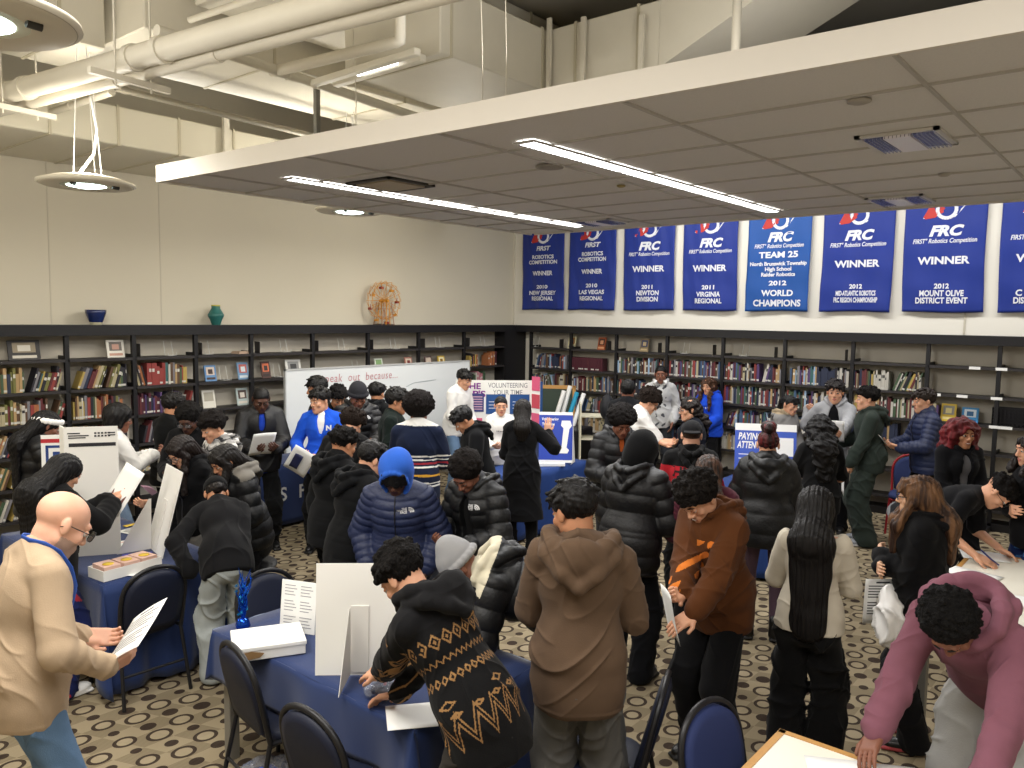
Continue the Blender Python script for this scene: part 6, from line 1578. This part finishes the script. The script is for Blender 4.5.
person('bluehood','person with blue hood up over short locs, navy quilted puffer, head bowed',(396,450),1.70,170,skin='dark',hp=36,lean=10,lids=True,hands='pocket',hair=dict(style='none',locs=1,col='0F0D0D'),top=T('202948',loose=.06,puff=(.055,.010),mat='shiny',neck='high',hood='up',hoodcol='2F5FC0',name='puffer_jacket',logo=1),bottom=T('15161A'))
person('rugby','person with big black afro in navy rugby sweater with white and red stripes, back turned',(419,391),1.80,-14,skin='brown',hp=6,hands='hold',hair=dict(style='afro',vol=.012,col='17110F'),top=T('1B2540',loose=.055,neck='shirt',name='rugby_sweater',cols=['D9D7D2','8A2630','B98A2E'],paint=[(lambda P,S:(lambda z:((np.abs(z+.055)<.007)|(np.abs(z+.085)<.006)|(np.abs(z+.145)<.007)|(np.abs(z+.305)<.008)|(np.abs(z+.28)<.005)))(S['chest'].loc(P)[:,2]),1),(lambda P,S:np.abs(S['chest'].loc(P)[:,2]+.115)<.008,2),(lambda P,S:np.abs(S['chest'].loc(P)[:,2]+.215)<.009,3),(lambda P,S:(S['chest'].loc(P)[:,2]>.21),1)]),bottom=T('2A2C34',loose=.04))
person('greenback','dark-haired person in dark green behind the big afro, partly hidden',(397,387),1.76,-95,skin='tan',hp=10,hair=dict(style='messy',vol=.014,col='14110F'),top=T('1D2A26',loose=.05),bottom=T('141518'))
person('whiteshirt','boy in white sweatshirt with black fringe standing before the tri-fold display',(464,369),1.80,-128,skin='light',hp=20,lean=8,hands='front',hair=dict(style='messy',col='12100F',vol=.002),top=T('E2E0DC',loose=.04,name='sweatshirt'),bottom=T('5E7896',mat='denim',name='jeans'))
person('hoodleft','boy in black hoodie with tousled black hair looking down left at papers',(464,406),1.67,100,skin='tan',hp=42,lean=10,hands='hold',hair=dict(style='messy',col='100E0F',vol=.010),top=T('131418',loose=.05,hood='down',name='hoodie'),bottom=T('2A3C58',mat='denim',loose=.03,name='jeans'))
person('whitegirl','woman in white long-sleeved tee with tied black hair in front of the display',(501,397),1.58,185,fem=1,skin='light',hp=6,hands='hold',hair=dict(style='pony',col='14100F',vol=.0),top=T('E2E0DC',loose=.025,name='long_sleeved_tee',cols=['4A4A52','A04A40'],paint=[(lambda P,S:(lambda q:(q[:,1]>0)&(np.abs(q[:,2]-.02)<.007)&(np.sin(q[:,0]*260)>-.3)&(np.abs(q[:,0])<.07))(S['chest'].loc(P)),1)]),bottom=T('4F6F95',mat='denim',name='jeans',loose=.01))
person('blackcoat','woman in long belted black coat seen from behind, raising her right hand',(523,399),1.67,-2,fem=1,skin='light',hp=4,hand_r=((.27,.20,1.34),(.05,.2,1),(0,1,0),.12),pole_r=(1,-.2,-1),hand_l='front',hair=dict(style='long',len=.27,col='17120F',w=.085,front=0,fall=V3(0,0,-1)),top=T('131315',loose=.045,coat=.42,name='coat',neck='shirt',cols=['09090A'],paint=[(lambda P,S:np.abs(S['waist'].loc(P)[:,2]+.02)<.018,1)]),bottom=T('121214',loose=.02))
person('shortafro','boy with short afro in open black puffer with white chest logo, looking down left',(467,451),1.68,142,skin='brown',hp=44,lean=10,hands='hold',hair=dict(style='afro',vol=-.010,col='17110E'),inner=dict(col='1A1A1D',neck='crew'),top=T('16171A',loose=.06,puff=(.10,.013),mat='shiny',neck='high',hood='down',name='puffer_jacket',open=(.05,-.25,.2),logo=1),bottom=T('141518'))
person('greybeanie','person in light grey beanie and black puffer with cream hood lining, bending over',(462,566),1.72,86,crown=False,skin='brown',hp=62,lean=64,hip=(0,-.16,.92),hand_r=((.12,.50,.90),(0,.6,-.8),(-.3,-.6,-.4),.6),hand_l=((-.1,.55,.90),(0,.6,-.8),(.3,-.6,-.4),.6),hat=dict(type='beanie',col='8F8F90',name='beanie',tall=1),hair=dict(style='none',col='120F0F'),top=T('16181D',loose=.075,puff=(.12,.014),mat='shiny',neck='high',hood='down',hoodsize=1.2,hem=.1,name='puffer_jacket',logo=2,cols=['C9C2AC'],paint=[(lambda P,S:(lambda q:(q[:,2]>.20)&(q[:,1]<.05))(S['chest'].loc(P)),1)]),bottom=T('131418',loose=.04),shoe=dict(col='1A1A1C',sole='E0E0DE'))
def aztec(P,S):
    q=S['chest'].loc(P); u=np.arctan2(q[:,0],-q[:,1])*.17; z=q[:,2]; m=np.zeros(len(P),bool)
    def dia(u0,z0,w,h,t0,t1): r=np.abs(((u-u0+w)%(2*w))-w)/w+np.abs(z-z0)/h; return (r>t0)&(r<t1)
    m|=dia(0,.03,.030,.036,.62,.95)|dia(0,.03,.030,.036,0,.28)
    zz=lambda z0,p,a: np.abs(((u%p)/p*2-1))*a+z0
    m|=np.abs(z-(zz(-.055,.035,.022)))<.0045
    m|=dia(.02,-.115,.020,.022,.45,.95)
    m|=dia(0,-.20,.060,.03,.35,.62)&(((u+.06)//.12)%2==0)
    m|=dia(.05,-.245,.045,.022,.2,.6)
    m|=(np.abs(z-zz(-.335,.075,.10))<.008)|(np.abs(z-zz(-.375,.075,.10))<.008)
    m&=(z<.10)
    # sleeves
    for nm,a in S['arms'].items():
        for s0,s1,off in ((a[0],a[1],0),(a[1],a[2],.3)):
            ax=s1-s0; L=np.linalg.norm(ax); ax=ax/L; t=(P-s0)@ax; r=np.linalg.norm(P-s0-t[:,None]*ax,axis=1)
            near=(r<.115)&(t>-.02)&(t<L+.02)&(np.abs(q[:,0])>.17)
            v=P[:,1]*1.0+P[:,0]*.6
            pat=(np.abs(((v%.07)/.07*2-1))*.06+.06-(t%.15)<.0); pat=(np.abs((t%.13)-.03-np.abs((v%.07)/.07*2-1)*.06)<.007)|((np.abs((t%.13)-.105)/.02+np.abs((v%.07)-.035)/.02>.4)&(np.abs((t%.13)-.105)/.02+np.abs((v%.07)-.035)/.02<.85))
            m=np.where(near,pat&((t>.10)|(off>0)),m)
    return m
person('aztec','boy with black curls in black fleece hoodie with tan geometric bands, bending over table',(404,578),1.72,50,crown=False,skin='light',hp=48,lean=35,hip=(0,-.08,.92),hl_px=(374,686,.80),hr_px=(395,700,.80),res=.0042,hair=dict(style='curly',vol=.004,col='120F0E',n=130),top=T('19191B',loose=.040,hood='down',hoodsize=1.25,hem=.16,name='fleece_hoodie',cols=['8A6842','232326'],paint=[(lambda P,S:(S['chest'].loc(P)[:,2]>.095),2),(aztec,1)]),bottom=T('34302D',loose=.03,name='trousers'))
person('brownback','tall boy in taupe hoodie and grey jeans seen from behind in the middle foreground',(575,479),1.81,-3,skin='tan',hp=20,hy=42,strings=0,res=.0045,hands='hold',hair=dict(style='messy',vol=.006,col='0F0D0E'),top=T('594738',loose=.045,hood='down',hoodsize=1.35,hem=.17,name='hoodie',gather=1,crease=.013),bottom=T('5A5957',loose=.05,mat='denim',name='jeans'))
person('puffercurl','boy with springy black curls in dark puffer looking down beside the black hood',(622,405),1.74,196,skin='brown',hp=30,lean=8,hands='hold',hair=dict(style='afro',vol=.004,col='14100F'),inner=dict(col='B0582A'),top=T('1E1F24',loose=.065,puff=(.10,.012),mat='shiny',neck='none',hood='down',name='puffer_jacket',open=(.03,.05,.3)),bottom=T('121316'))
person('blackhood','person with black hood up and black puffer seen from behind',(643,431),1.74,-28,skin='brown',hp=24,lean=10,hands='hold',hair=dict(style='short',col='0F0D0D'),top=T('15161B',loose=.075,puff=(.12,.015),mat='shiny',neck='high',hood='up',hoodcol='101012',name='puffer_jacket',hem=.16,bighood=1),bottom=T('17191F',loose=.04))
person('darkjacketback','dark-haired person in charcoal jacket beside the cream cart, back turned',(628,380),1.76,-5,skin='brown',hp=4,hair=dict(style='short',vol=.012,col='0F0D0D'),top=T('26272D',loose=.05,name='jacket'),bottom=T('141518'))
person('whitetee','boy with thick brown curls in white tee pointing right, profile',(649,387),1.77,-78,skin='light',hp=34,lean=10,sleeve=.55,glasses='dark',hr_px=(676,442,1.15),hl_px=(664,445,1.15),hair=dict(style='curly',vol=.022,col='211711'),top=T('DEDCD8',loose=.04,name='tee',cols=['A83A44'],paint=[(lambda P,S:(lambda q:(q[:,1]>0)&(np.abs(q[:,2]-.03)<.014)&(np.sin(q[:,0]*150)>-.2)&(np.abs(q[:,0])<.10))(S['chest'].loc(P)),1)]),bottom=T('22242A'))
person('headphones','boy in pale grey patterned hoodie with white headphones round his neck, by the shelves',(661,366),1.82,178,skin='brown',hp=4,headphones=1,hands='pocket',hair=dict(style='short',col='100E0E'),top=T('B4B4B4',loose=.04,hood='down',name='hoodie',cols=['4A4B50'],paint=[(lambda P,S:(lambda q:(q[:,1]>0)&(np.abs(q[:,0]+.02)<.07)&(np.sin(q[:,0]*60+np.sin(q[:,2]*35)*2)+np.sin(q[:,2]*47)>1.1))(S['chest'].loc(P)),1)]),bottom=T('2A2C32'))
person('navyglasses','girl with dark wavy hair and glasses in navy sweater facing left',(690,397),1.68,104,fem=1,skin='light',hp=8,glasses='clear',hands='front',hair=dict(style='wavy',len=.28,col='1C1411',front=0,w=.075),top=T('141A2C',loose=.05,name='sweater'),bottom=T('15161A'))
person('royalhoodie','girl with long light brown wavy hair in royal blue hoodie by the shelves',(709,377),1.67,150,fem=1,skin='light',hp=6,hands='front',hair=dict(style='wavy',len=.42,col='4A3020'),top=T('1C48C4',loose=.06,hood='down',name='hoodie',cols=['D8DCE8'],paint=[(lambda P,S:(lambda q:(q[:,1]>0)&(np.abs(q[:,2]-.02)<.012)&(np.sin(q[:,0]*160)>0)&(np.abs(q[:,0])<.09))(S['chest'].loc(P)),1)]),bottom=T('121316',loose=.02))
person('capback','boy in backwards black cap and black and red jacket seen from behind',(692,421),1.68,2,skin='pale',hp=8,hands='hold',hat=dict(type='cap',back=1,col='232226',name='cap'),hair=dict(style='buzz',col='4A3A30'),top=T('141416',loose=.055,hood='down',hoodsize=.9,name='jacket',cols=['A81F2A'],hugs=1,paint=[(lambda P,S:(lambda q:(q[:,2]<.085)&(q[:,2]>-.24)&(np.abs(q[:,0])<.30)&~((np.abs(q[:,2]+.05)<.12)&(np.abs(q[:,0])<.0)))(S['chest'].loc(P)),1)]),bottom=T('141518'))
person('maroonpuffer','person with brown hair in ribbed maroon puffer behind the brown hoodie',(708,455),1.62,8,fem=1,skin='light',hp=14,hands='hold',hair=dict(style='long',len=.34,col='1E1410',col2='4A3020',front=0),top=T('4A1F2B',loose=.07,puff=(.035,.006),neck='high',name='puffer_jacket'),bottom=T('22242A'))
person('brownhoodie','smiling boy with dark curls in brown hoodie with orange print, holding a sheet',(700,469),1.74,138,smile=1,skin='light',hp=44,lean=10,res=.0048,hr_px=(680,612,1.02),hl_px=(676,650,.88),hair=dict(style='curly',vol=.014,col='16110E',n=150),top=T('4E2C14',loose=.055,hood='down',hem=.14,name='hoodie',gather=1,cols=['C8702A','C9B49A'],paint=[(lambda P,S:(lambda q:(q[:,1]>.02)&(q[:,0]<-.02)&(q[:,0]>-.13)&(q[:,2]<.10)&(q[:,2]>-.10)&(np.sin(q[:,0]*90+q[:,2]*60)+np.sin(q[:,2]*85)>.35))(S['chest'].loc(P)),1),(lambda P,S:(lambda q:(q[:,0]>.10)&(q[:,1]<.06)&(q[:,1]>-.06)&(q[:,2]<-.0)&(q[:,2]>-.07)&(np.sin(q[:,1]*120)+np.sin(q[:,2]*150)>.3))(S['chest'].loc(P)),2)]),bottom=T('131316',loose=.04,name='trousers'),shoe=dict(col='121214'))
person('bun','woman with red-streaked hair bun in wide black puffer and mauve leggings, back turned',(769,421),1.68,4,fem=1,skin='light',hp=8,hands='hold',hair=dict(style='bun',top=1,z=.13,col='1D1210',col2='5E1C1E'),top=T('131417',loose=.095,puff=(.16,.010),mat='shiny',neck='high',hood='down',hoodsize=1.25,hem=.14,name='puffer_jacket'),bottom=T('54424E',loose=.006,mat='knit',name='leggings'),shoe=dict(col='121214',chunk=1.2,boot=1))
person('furhood','girl with dark ponytail in grey hoodie with fur-trimmed hood, profile right',(790,396),1.62,-128,fem=1,skin='light',hp=12,hands='front',hair=dict(style='pony',bangs=1,col='120F0F'),top=T('807E7C',loose=.05,hood='down',hoodsize=1.1,name='hoodie',cols=['9A8A70'],paint=[(lambda P,S:(S['chest'].loc(P)[:,2]>.215),1)]),bottom=T('15161A'))
person('wavyblack','woman with long wavy black hair in black short-sleeved tee, back turned',(821,414),1.68,14,fem=1,skin='tan',hp=10,sleeve=.5,hands='hold',hair=dict(style='wavy',len=.42,col='0F0D0E',w=.11,vol=.008,front=0,cloud=.75),top=T('121214',loose=.035,name='tee'),bottom=T('15161A',loose=.02))
person('greyjacket','tall boy with dark tousled hair in open grey jacket over black patterned shirt',(836,379),1.82,176,skin='light',hp=4,hr_px=(808,408,1.42),hl_px=(840,440,1.18),hair=dict(style='messy',vol=.014,col='1C1412'),inner=dict(col='16161A'),top=T('9A9B9E',loose=.035,neck='none',hood='down',name='jacket',open=(.07,-.45,.30),hem=.2),bottom=T('15161A',loose=.035))
person('greensuit','boy in dark green hoodie and matching sweatpants facing left, holding a sheet low',(868,386),1.79,98,skin='light',hp=2,hand_l=((-.2,.25,.86),(0,.4,-.9),(1,0,0),.6),hand_r=((.15,.32,1.08),(-.3,.9,.1),(-.6,0,.6),.7),hair=dict(style='curly',vol=.0,col='14100F',n=70),inner=dict(col='C9C9C6'),top=T('36403A',loose=.05,hood='down',hem=.12,name='hoodie'),bottom=T('353F39',loose=.065,cuff=1,name='sweatpants'),shoe=dict(col='8C9096',sole='DADADA'))
person('navypuffer','boy in navy quilted puffer reading a white sheet near the empty shelves',(925,388),1.79,112,skin='light',hp=6,hands='hold',hair=dict(style='messy',vol=.004,col='2A1F19'),top=T('202948',loose=.05,puff=(.06,.009),mat='shiny',neck='high',name='puffer_jacket'),bottom=T('15161A'))
person('longhair','woman with waist-length straight black hair, cream sweatshirt, black trousers',(817,486),1.62,-4,fem=1,skin='light',hp=8,res=.0048,hands='hold',hair=dict(style='long',len=.66,col='0F0C0C',w=.125,tip=.8,vol=.008,front=0),top=T('C4BCAB',loose=.04,hem=.04,wide=1,neck='none',name='sweatshirt',crease=.006),bottom=T('121214',loose=.05,flare=.02,name='wide_trousers',fold=.009))
person('redhair','laughing girl with big dark red curls in black zip hoodie',(964,417),1.68,-150,smile=1,fem=1,skin='tan',hp=6,hands='front',hair=dict(style='wavy',len=.22,w=.11,vol=.018,front=0,cloud=1.15,col='4A1216',col2='6E2024'),inner=dict(col='6A6A6E'),top=T('15161A',loose=.05,hood='down',name='zip_hoodie',open=(.05,-.2,.2)),bottom=T('1C1C20'))
person('streaks','girl with blonde-streaked brown hair, glasses, black hoodie and folded arms',(919,475),1.63,92,fem=1,skin='asian',hp=4,glasses='clear',hands='cross',hair=dict(style='long',len=.36,col='2A1A13',col2='6E4E34',bangs=1,w=.10,front=1,vol=.01),top=T('121215',loose=.055,hem=.14,name='hoodie',hood='down',hoodsize=.9),bottom=T('121216',loose=.035,flare=.01),shoe=dict(col='141416',sole='B04A50'))
person('writer','boy in black tee and glasses bending right to write on the white table',(998,492),1.76,-100,crown=False,skin='light',hp=58,lean=62,hip=(0,-.12,.93),sleeve=.55,glasses='clear',hl_px=(999,548,.80),hr_px=(976,556,.80),hair=dict(style='curly',vol=-.006,col='14100F',n=60),top=T('15151A',loose=.03,hem=.06,name='tee'),bottom=T('6A6A6C',loose=.05,name='sweatpants'))
person('edgegirl','person in black with blue patterned trousers cut by the right edge',(1033,432),1.70,120,fem=1,skin='light',hp=8,hands='cross',hair=dict(style='wavy',len=.2,col='1C1411'),top=T('131317',loose=.05),bottom=T('1A2C5A',loose=.04,cols=['3A6AA0'],paint=[(lambda P,S:(np.sin(P[:,0]*50)+np.sin(P[:,2]*60+P[:,1]*40))>.8,1)]))
person('mauve','boy in mauve hoodie and grey sweatpants leaning over the corner table, head bowed',(952,624),1.78,160,crown=False,skin='brown',hp=72,lean=50,hip=(0,-.12,.93),res=.0045,hr_px=(872,742,.80),hl_px=(985,800,.80),hair=dict(style='afro',vol=-.018,col='0C0A0A'),top=T('794E5B',loose=.045,hood='down',hoodsize=1.35,hem=.12,name='hoodie',crease=.014),bottom=T('9C9C9A',loose=.05,name='sweatpants'),shoe=dict(col='E0E0E0'))
CROWN={'curly':.035,'afro':.05,'messy':.03,'long':.02,'wavy':.03,'bob':.025,'short':.012,'buzz':.006,'none':.0,'bun':.01,'pony':.008,'cap':.02}
def settle(sp):
    vx=sp['px'][0]; dv=(FWD+RGT*((vx-512)/FPX)); va=math.degrees(math.atan2(dv.y,dv.x)); sp['face']=va+sp['a']
    S=skeleton(sp); H=S['head']; hs=sp.get('hair',{})
    off=CROWN.get(hs.get('style','none'),.01)+hs.get('vol',0)*.8
    if sp.get('hat',{}).get('type')=='beanie': off=.035
    if sp.get('hat',{}).get('type')=='cap': off=max(off,.02)
    if sp.get('top',{}).get('hood')=='up': off=.045
    if hs.get('top'): off=.085
    loc=H.o+(np.array([0,0,.113+off])*S['k'] if sp['crown'] else np.zeros(3))
    w=at(*sp['px'],z=float(loc[2])); th=math.radians(sp['face']-90); c,s=math.cos(th),math.sin(th)
    sp['x']=w.x-(c*loc[0]-s*loc[1]); sp['y']=w.y-(s*loc[0]+c*loc[1])
    k=S['k']
    for nm in ('r','l'):
        q=sp.pop('h%s_px'%nm,None)
        if q:
            g=at(q[0],q[1],z=q[2]); dx,dy=g.x-sp['x'],g.y-sp['y']; lx,ly=c*dx+s*dy,-s*dx+c*dy
            sd=1 if nm=='r' else -1
            d=Vector((-sd*.15,.9,-.35 if q[2]<.95 else .15)); n=(-sd*.35,-.1,-.85) if q[2]<.95 else (-sd*.75,.1,.5)
            if sp.get('finger_up') and nm=='r': d=Vector((.1,.15,1)); n=(0,1,0)
            cu=.35 if q[2]<.9 else .7
            if sp.get('finger_up') and nm=='r': cu=.12
            sp['hand_'+nm]=((lx,ly,q[2]),tuple(d),n,cu,'abs')
    if 'res' not in sp:
        dist=(Vector((sp['x'],sp['y'],1.3))-Vector((0,0,CAMZ))).length; sp['res']=max(.0045,min(.0085,dist/FPX*.85))
    return sp
for sp in CAST: settle(sp)
if globals().get('ONLY'): CAST=[s for s in CAST if s['key'] in ONLY]
with ThreadPoolExecutor(4) as ex: GEO=list(ex.map(person_geometry,CAST))
WHO={}
TNF=None
def decal(sp,S,geo,root,frame,c,right,up,items,mats,name,reach=.3):
    """printed marks laid on the garment: items = list of (verts2d, faces, material index)"""
    P,F=[(p[1],p[2]) for p in geo[1] if p[4]=='top'][0]
    t=BVHTree.FromPolygons([tuple(p) for p in P.tolist()],F.tolist())
    C=Vector(frame.p(*c)); R_=Vector(frame.d(*right)); U=Vector(frame.d(*up)); N_=R_.cross(U); k=frame.k
    mb=MB()
    for vs,fs,mi in items:
        out=[]; ok=True
        for v in vs:
            o=C+R_*v[0]*k+U*v[1]*k+N_*reach; h=t.ray_cast(o,-N_,reach*2)
            if h[0] is None: ok=False; out.append(C); continue
            out.append(h[0]+N_*.0035)
        if ok: mb.add(out,fs,mi)
    if mb.v: mb.build(name,mats,root)
def arcs():
    it=[]
    for r in (.035,.026,.017):
        a=[(r*math.cos(q)-.0,r*math.sin(q)) for q in np.linspace(0,PI/2,7)]; b=[((r-.006)*math.cos(q),(r-.006)*math.sin(q)) for q in np.linspace(0,PI/2,7)]
        it.append(([(x,y) for x,y in a]+[(x,y) for x,y in reversed(b)],[tuple(range(14))],0))
    for i,w in enumerate(('THE','NORTH','FACE')):
        v,f=text_polys(w,.018,bold=.03,align='RIGHT'); it.append(([(p[0]-.008,p[1]+.028-.012*i) for p in v],f,0))
    return it
M_logo=mat('logo_white','D8D8D8',rough=.6)
def zipper(sp,S,geo,root,col='2C2C30',x=0,z0=-.42,z1=.19):
    P,F=[(p[1],p[2]) for p in geo[1] if p[4]=='top'][0]; t=BVHTree.FromPolygons([tuple(p) for p in P.tolist()],F.tolist()); pts=[]
    for z in np.linspace(z1,z0,16):
        fr=S['chest'] if z>-.12 else (S['waist'] if z>-.30 else S['pel']); off={'c':0}
        q=z if z>-.12 else (z+.20 if z>-.30 else z+.33)
        o=Vector(fr.p(x,.4,q)); d=-Vector(fr.R[:,1]); h=t.ray_cast(o,d,.5)
        if h[0] is not None: pts.append(h[0]-d*.002)
    if len(pts)>3: MB().tube(pts,.0045,6).build('zip',mat('zip_'+col,col,rough=.4),root)
for sp,geo in zip(CAST,GEO):
    root,S,O=make_person(sp,geo); WHO[sp['key']]=(sp,root,S,O); t=sp['top']
    if t.get('logo')==1: decal(sp,S,geo,root,S['chest'],(-.085,.0,.09),(-1,0,0),(0,0,1),arcs(),[M_logo],'chest_logo')
    if t.get('logo')==2: decal(sp,S,geo,root,S['chest'],(.05,.05,.12),(-.2,.9,.1),(0,.1,1),arcs(),[M_logo],'chest_logo')
    if t.get('name') in ('puffer_jacket','jacket','zip_hoodie','long_puffer') and not t.get('open'): zipper(sp,S,geo,root,col='3C3C40' if t['col']<'20' else '16161A')
    if t.get('hugs'):
        v,f=text_polys('HUGS',.12,bold=.03); v2,f2=text_polys('HUGS',.12,bold=.0)
        decal(sp,S,geo,root,S['chest'],(0,-.05,.035),(1,0,0),(0,0,1),[([(p[0],p[1]) for p in v],f,0)],[mat('letter_black','111113',rough=.7)],'back_lettering')
if 'bluejacket' in WHO:
    sp,root,S,O=WHO['bluejacket']; geo=GEO[[c['key'] for c in CAST].index('bluejacket')]
    v,f=text_polys('N',.07,bold=.05); v2,f2=text_polys('N',.07,bold=.02)
    decal(sp,S,geo,root,S['chest'],(-.085,0,.07),(-1,0,0),(0,0,1),[([(p[0],p[1]) for p in v],f,0)],[M_logo],'chest_letter')
if 'bald' in WHO:
    sp,root,S,O=WHO['bald']; C=S['chest']; N=Vector(S['N']); 
    P,F=[(p[1],p[2]) for p in GEO[[c['key'] for c in CAST].index('bald')][1] if p[4]=='top'][0]
    tr=BVHTree.FromPolygons([tuple(p) for p in P.tolist()],F.tolist())
    mb=MB(); pts=[]
    for x,y,z in ((0,-.075,.285),(.055,-.06,.282),(.083,-.01,.262),(.088,.05,.225),(.07,.10,.15),(.05,.13,.07),(.03,.14,.0),(.01,.14,-.07)):
        q=Vector(C.p(x,y,z)); h=tr.find_nearest(q); pts.append(h[0]+h[1]*.006)
    mb.tube(pts,.011,6,flat=.25)
    pts=[]
    for x,y,z in ((0,-.075,.285),(-.055,-.06,.282),(-.083,-.01,.262),(-.088,.05,.225),(-.07,.10,.15),(-.05,.13,.07),(-.03,.14,.0),(-.01,.14,-.07)):
        q=Vector(C.p(x,y,z)); h=tr.find_nearest(q); pts.append(h[0]+h[1]*.006)
    mb.tube(pts,.011,6,flat=.25); mb.build('lanyard',mat('lanyard_blue','234A9C',rough=.6),root)
if 'headphones' in WHO:
    sp,root,S,O=WHO['headphones']; C=S['chest']; n=S['N']
    mb=MB(); mb.tube([Vector(C.p(.09*math.sin(a),.02-.1*math.cos(a),.255)) for a in np.linspace(-2.2,2.2,12)],.012,8)
    for s in (-1,1): mb.tube([Vector(C.p(s*.085,.085,.235)),Vector(C.p(s*.05,.10,.225))],.038,14)
    mb.build('headphones',mat('headphone_white','DCDCDA',rough=.4),root)
# sheets held in hands
def held(key,hands,label,w=.216,h=.28,off=(0,.06,.04),yaw=0,pitch=50,roll=0,kind='text',lift=.012,m=None,name='paper_sheet',cat='paper'):
    if key not in WHO: return
    sp,root,S,O=WHO[key]; k=S['k']
    ps=[S['arms'][x][2]+S['arms'][x][3]*.09*k for x in hands]; c=sum(ps)/len(ps)+np.array(off)
    th=math.radians(sp['face']-90); M=Matrix.Translation((sp['x'],sp['y'],0))@Matrix.Rotation(th,4,'Z')@Matrix.Translation(Vector(c))@Matrix.Rotation(math.radians(yaw),4,'Z')@Matrix.Rotation(math.radians(pitch),4,'X')@Matrix.Rotation(math.radians(roll),4,'Z')
    t=sheet((0,0,0),0,label,w,h,kind,lift,name,m=m,cat=cat); t.location=M.translation; t.rotation_euler=M.to_euler(); return t
held('bald','r','printed sheet held out by the bald man in tan sweater',w=.22,h=.29,off=(-.02,.045,.085),pitch=40,yaw=-25,roll=58)
held('flyer','rl','picture flyer held up by the woman with long black hair at left',w=.24,h=.33,off=(0,.02,.05),pitch=60,kind='pics',roll=-15)
held('ziphood','rl','small pink leaflet read by the woman in the black zip hoodie',w=.14,h=.2,off=(0,.0,.03),pitch=40,kind='none',m=mat('leaflet_pink','C9A0B4',rough=.6))
held('bluecollar','rl','white sheet read by the boy in black jacket over blue shirt',off=(.04,.03,.04),pitch=55,yaw=15,kind='none',w=.24)
held('bluejacket','r','tilted white sheet held by the boy in the bright blue jacket',off=(.02,.06,-.06),pitch=70,yaw=-10,roll=35,kind='none',w=.24,h=.3)
held('bluejacket','l','dark patterned phone held over the white sheet by blue jacket',off=(.10,.09,-.04),pitch=70,roll=30,kind='none',w=.085,h=.16,m=mat('phone_dark','23284A',rough=.3),name='phone',cat='phone')
held('whitetop','rl','white sheet hanging from the clasped hands of the white sweatshirt',off=(.0,.02,-.14),pitch=85,kind='none',m=None)
held('hoodleft','rl','white sheets read by the boy in black hoodie before the display',off=(0,.02,.0),pitch=25,kind='none')
held('rugby','rl','sheet held in front of the striped rugby sweater',kind='none')
held('greyjacket','l','white sheets held at chest by the open grey jacket',off=(.06,.02,.03),pitch=60,kind='text')
held('greensuit','l','white sheet hanging from the hand of the dark green sweatsuit',off=(0,.02,-.12),pitch=88,kind='text')
held('navypuffer','rl','white sheet read by the boy in the navy quilted puffer',off=(0,.09,.05),pitch=40,roll=30,kind='text')
held('brownhoodie','rl','white printed sheet held low by the boy in brown hoodie',off=(0,.05,-.02),pitch=75,yaw=-30,kind='text',w=.19,h=.26)
held('brownback','l','corner of a white sheet held by the boy in the taupe hoodie',off=(-.12,.02,-.03),pitch=10,kind='text')
held('blackhood','rl','white sheet being written on by the person in black hood',off=(.12,.02,.0),pitch=20,kind='none')
held('streaks','l','striped white sheet hanging beside the black hoodie with folded arms',off=(-.05,-.02,-.30),pitch=90,yaw=-60,kind='text')
if 'streaks' in WHO:
    sp,root,S,O=WHO['streaks']; th=math.radians(sp['face']-90)
    M=Matrix.Translation((sp['x'],sp['y'],0))@Matrix.Rotation(th,4,'Z')
    t=empty('tote_bag',M@Vector((-.05,.16,.62)),th,'white plastic tote bag hanging beyond the girl with streaked hair','bag')
    blob('bag_body',(0,0,0),[ell(V3(0,0,.15),[.21,.07,.18],k=.05),ell(V3(.1,0,.05),[.1,.07,.1],k=.04)],.01,lambda P:folds(4,.02)(P)+lobes(4,25,.008,4)(P),mat('tote_white','DEDCD8',rough=.7),t)
if 'writer' in WHO:
    sp,root,S,O=WHO['writer']; th=math.radians(sp['face']-90); a=S['arms']['r']; c=a[2]+a[3]*.10
    M=Matrix.Translation((sp['x'],sp['y'],0))@Matrix.Rotation(th,4,'Z')
    o=MB().tube([(0,0,0),(-.02,.05,-.04)],.005,8).tube([(0,0,0),(.03,-.06,.06)],.006,8).build('pen',mat('pen_blue','1E2A6A',rough=.3)); o.location=M@Vector(c)+Vector((0,0,.03)); o.rotation_euler.z=th; tag(o,'dark blue pen in the hand of the writing boy','pen')
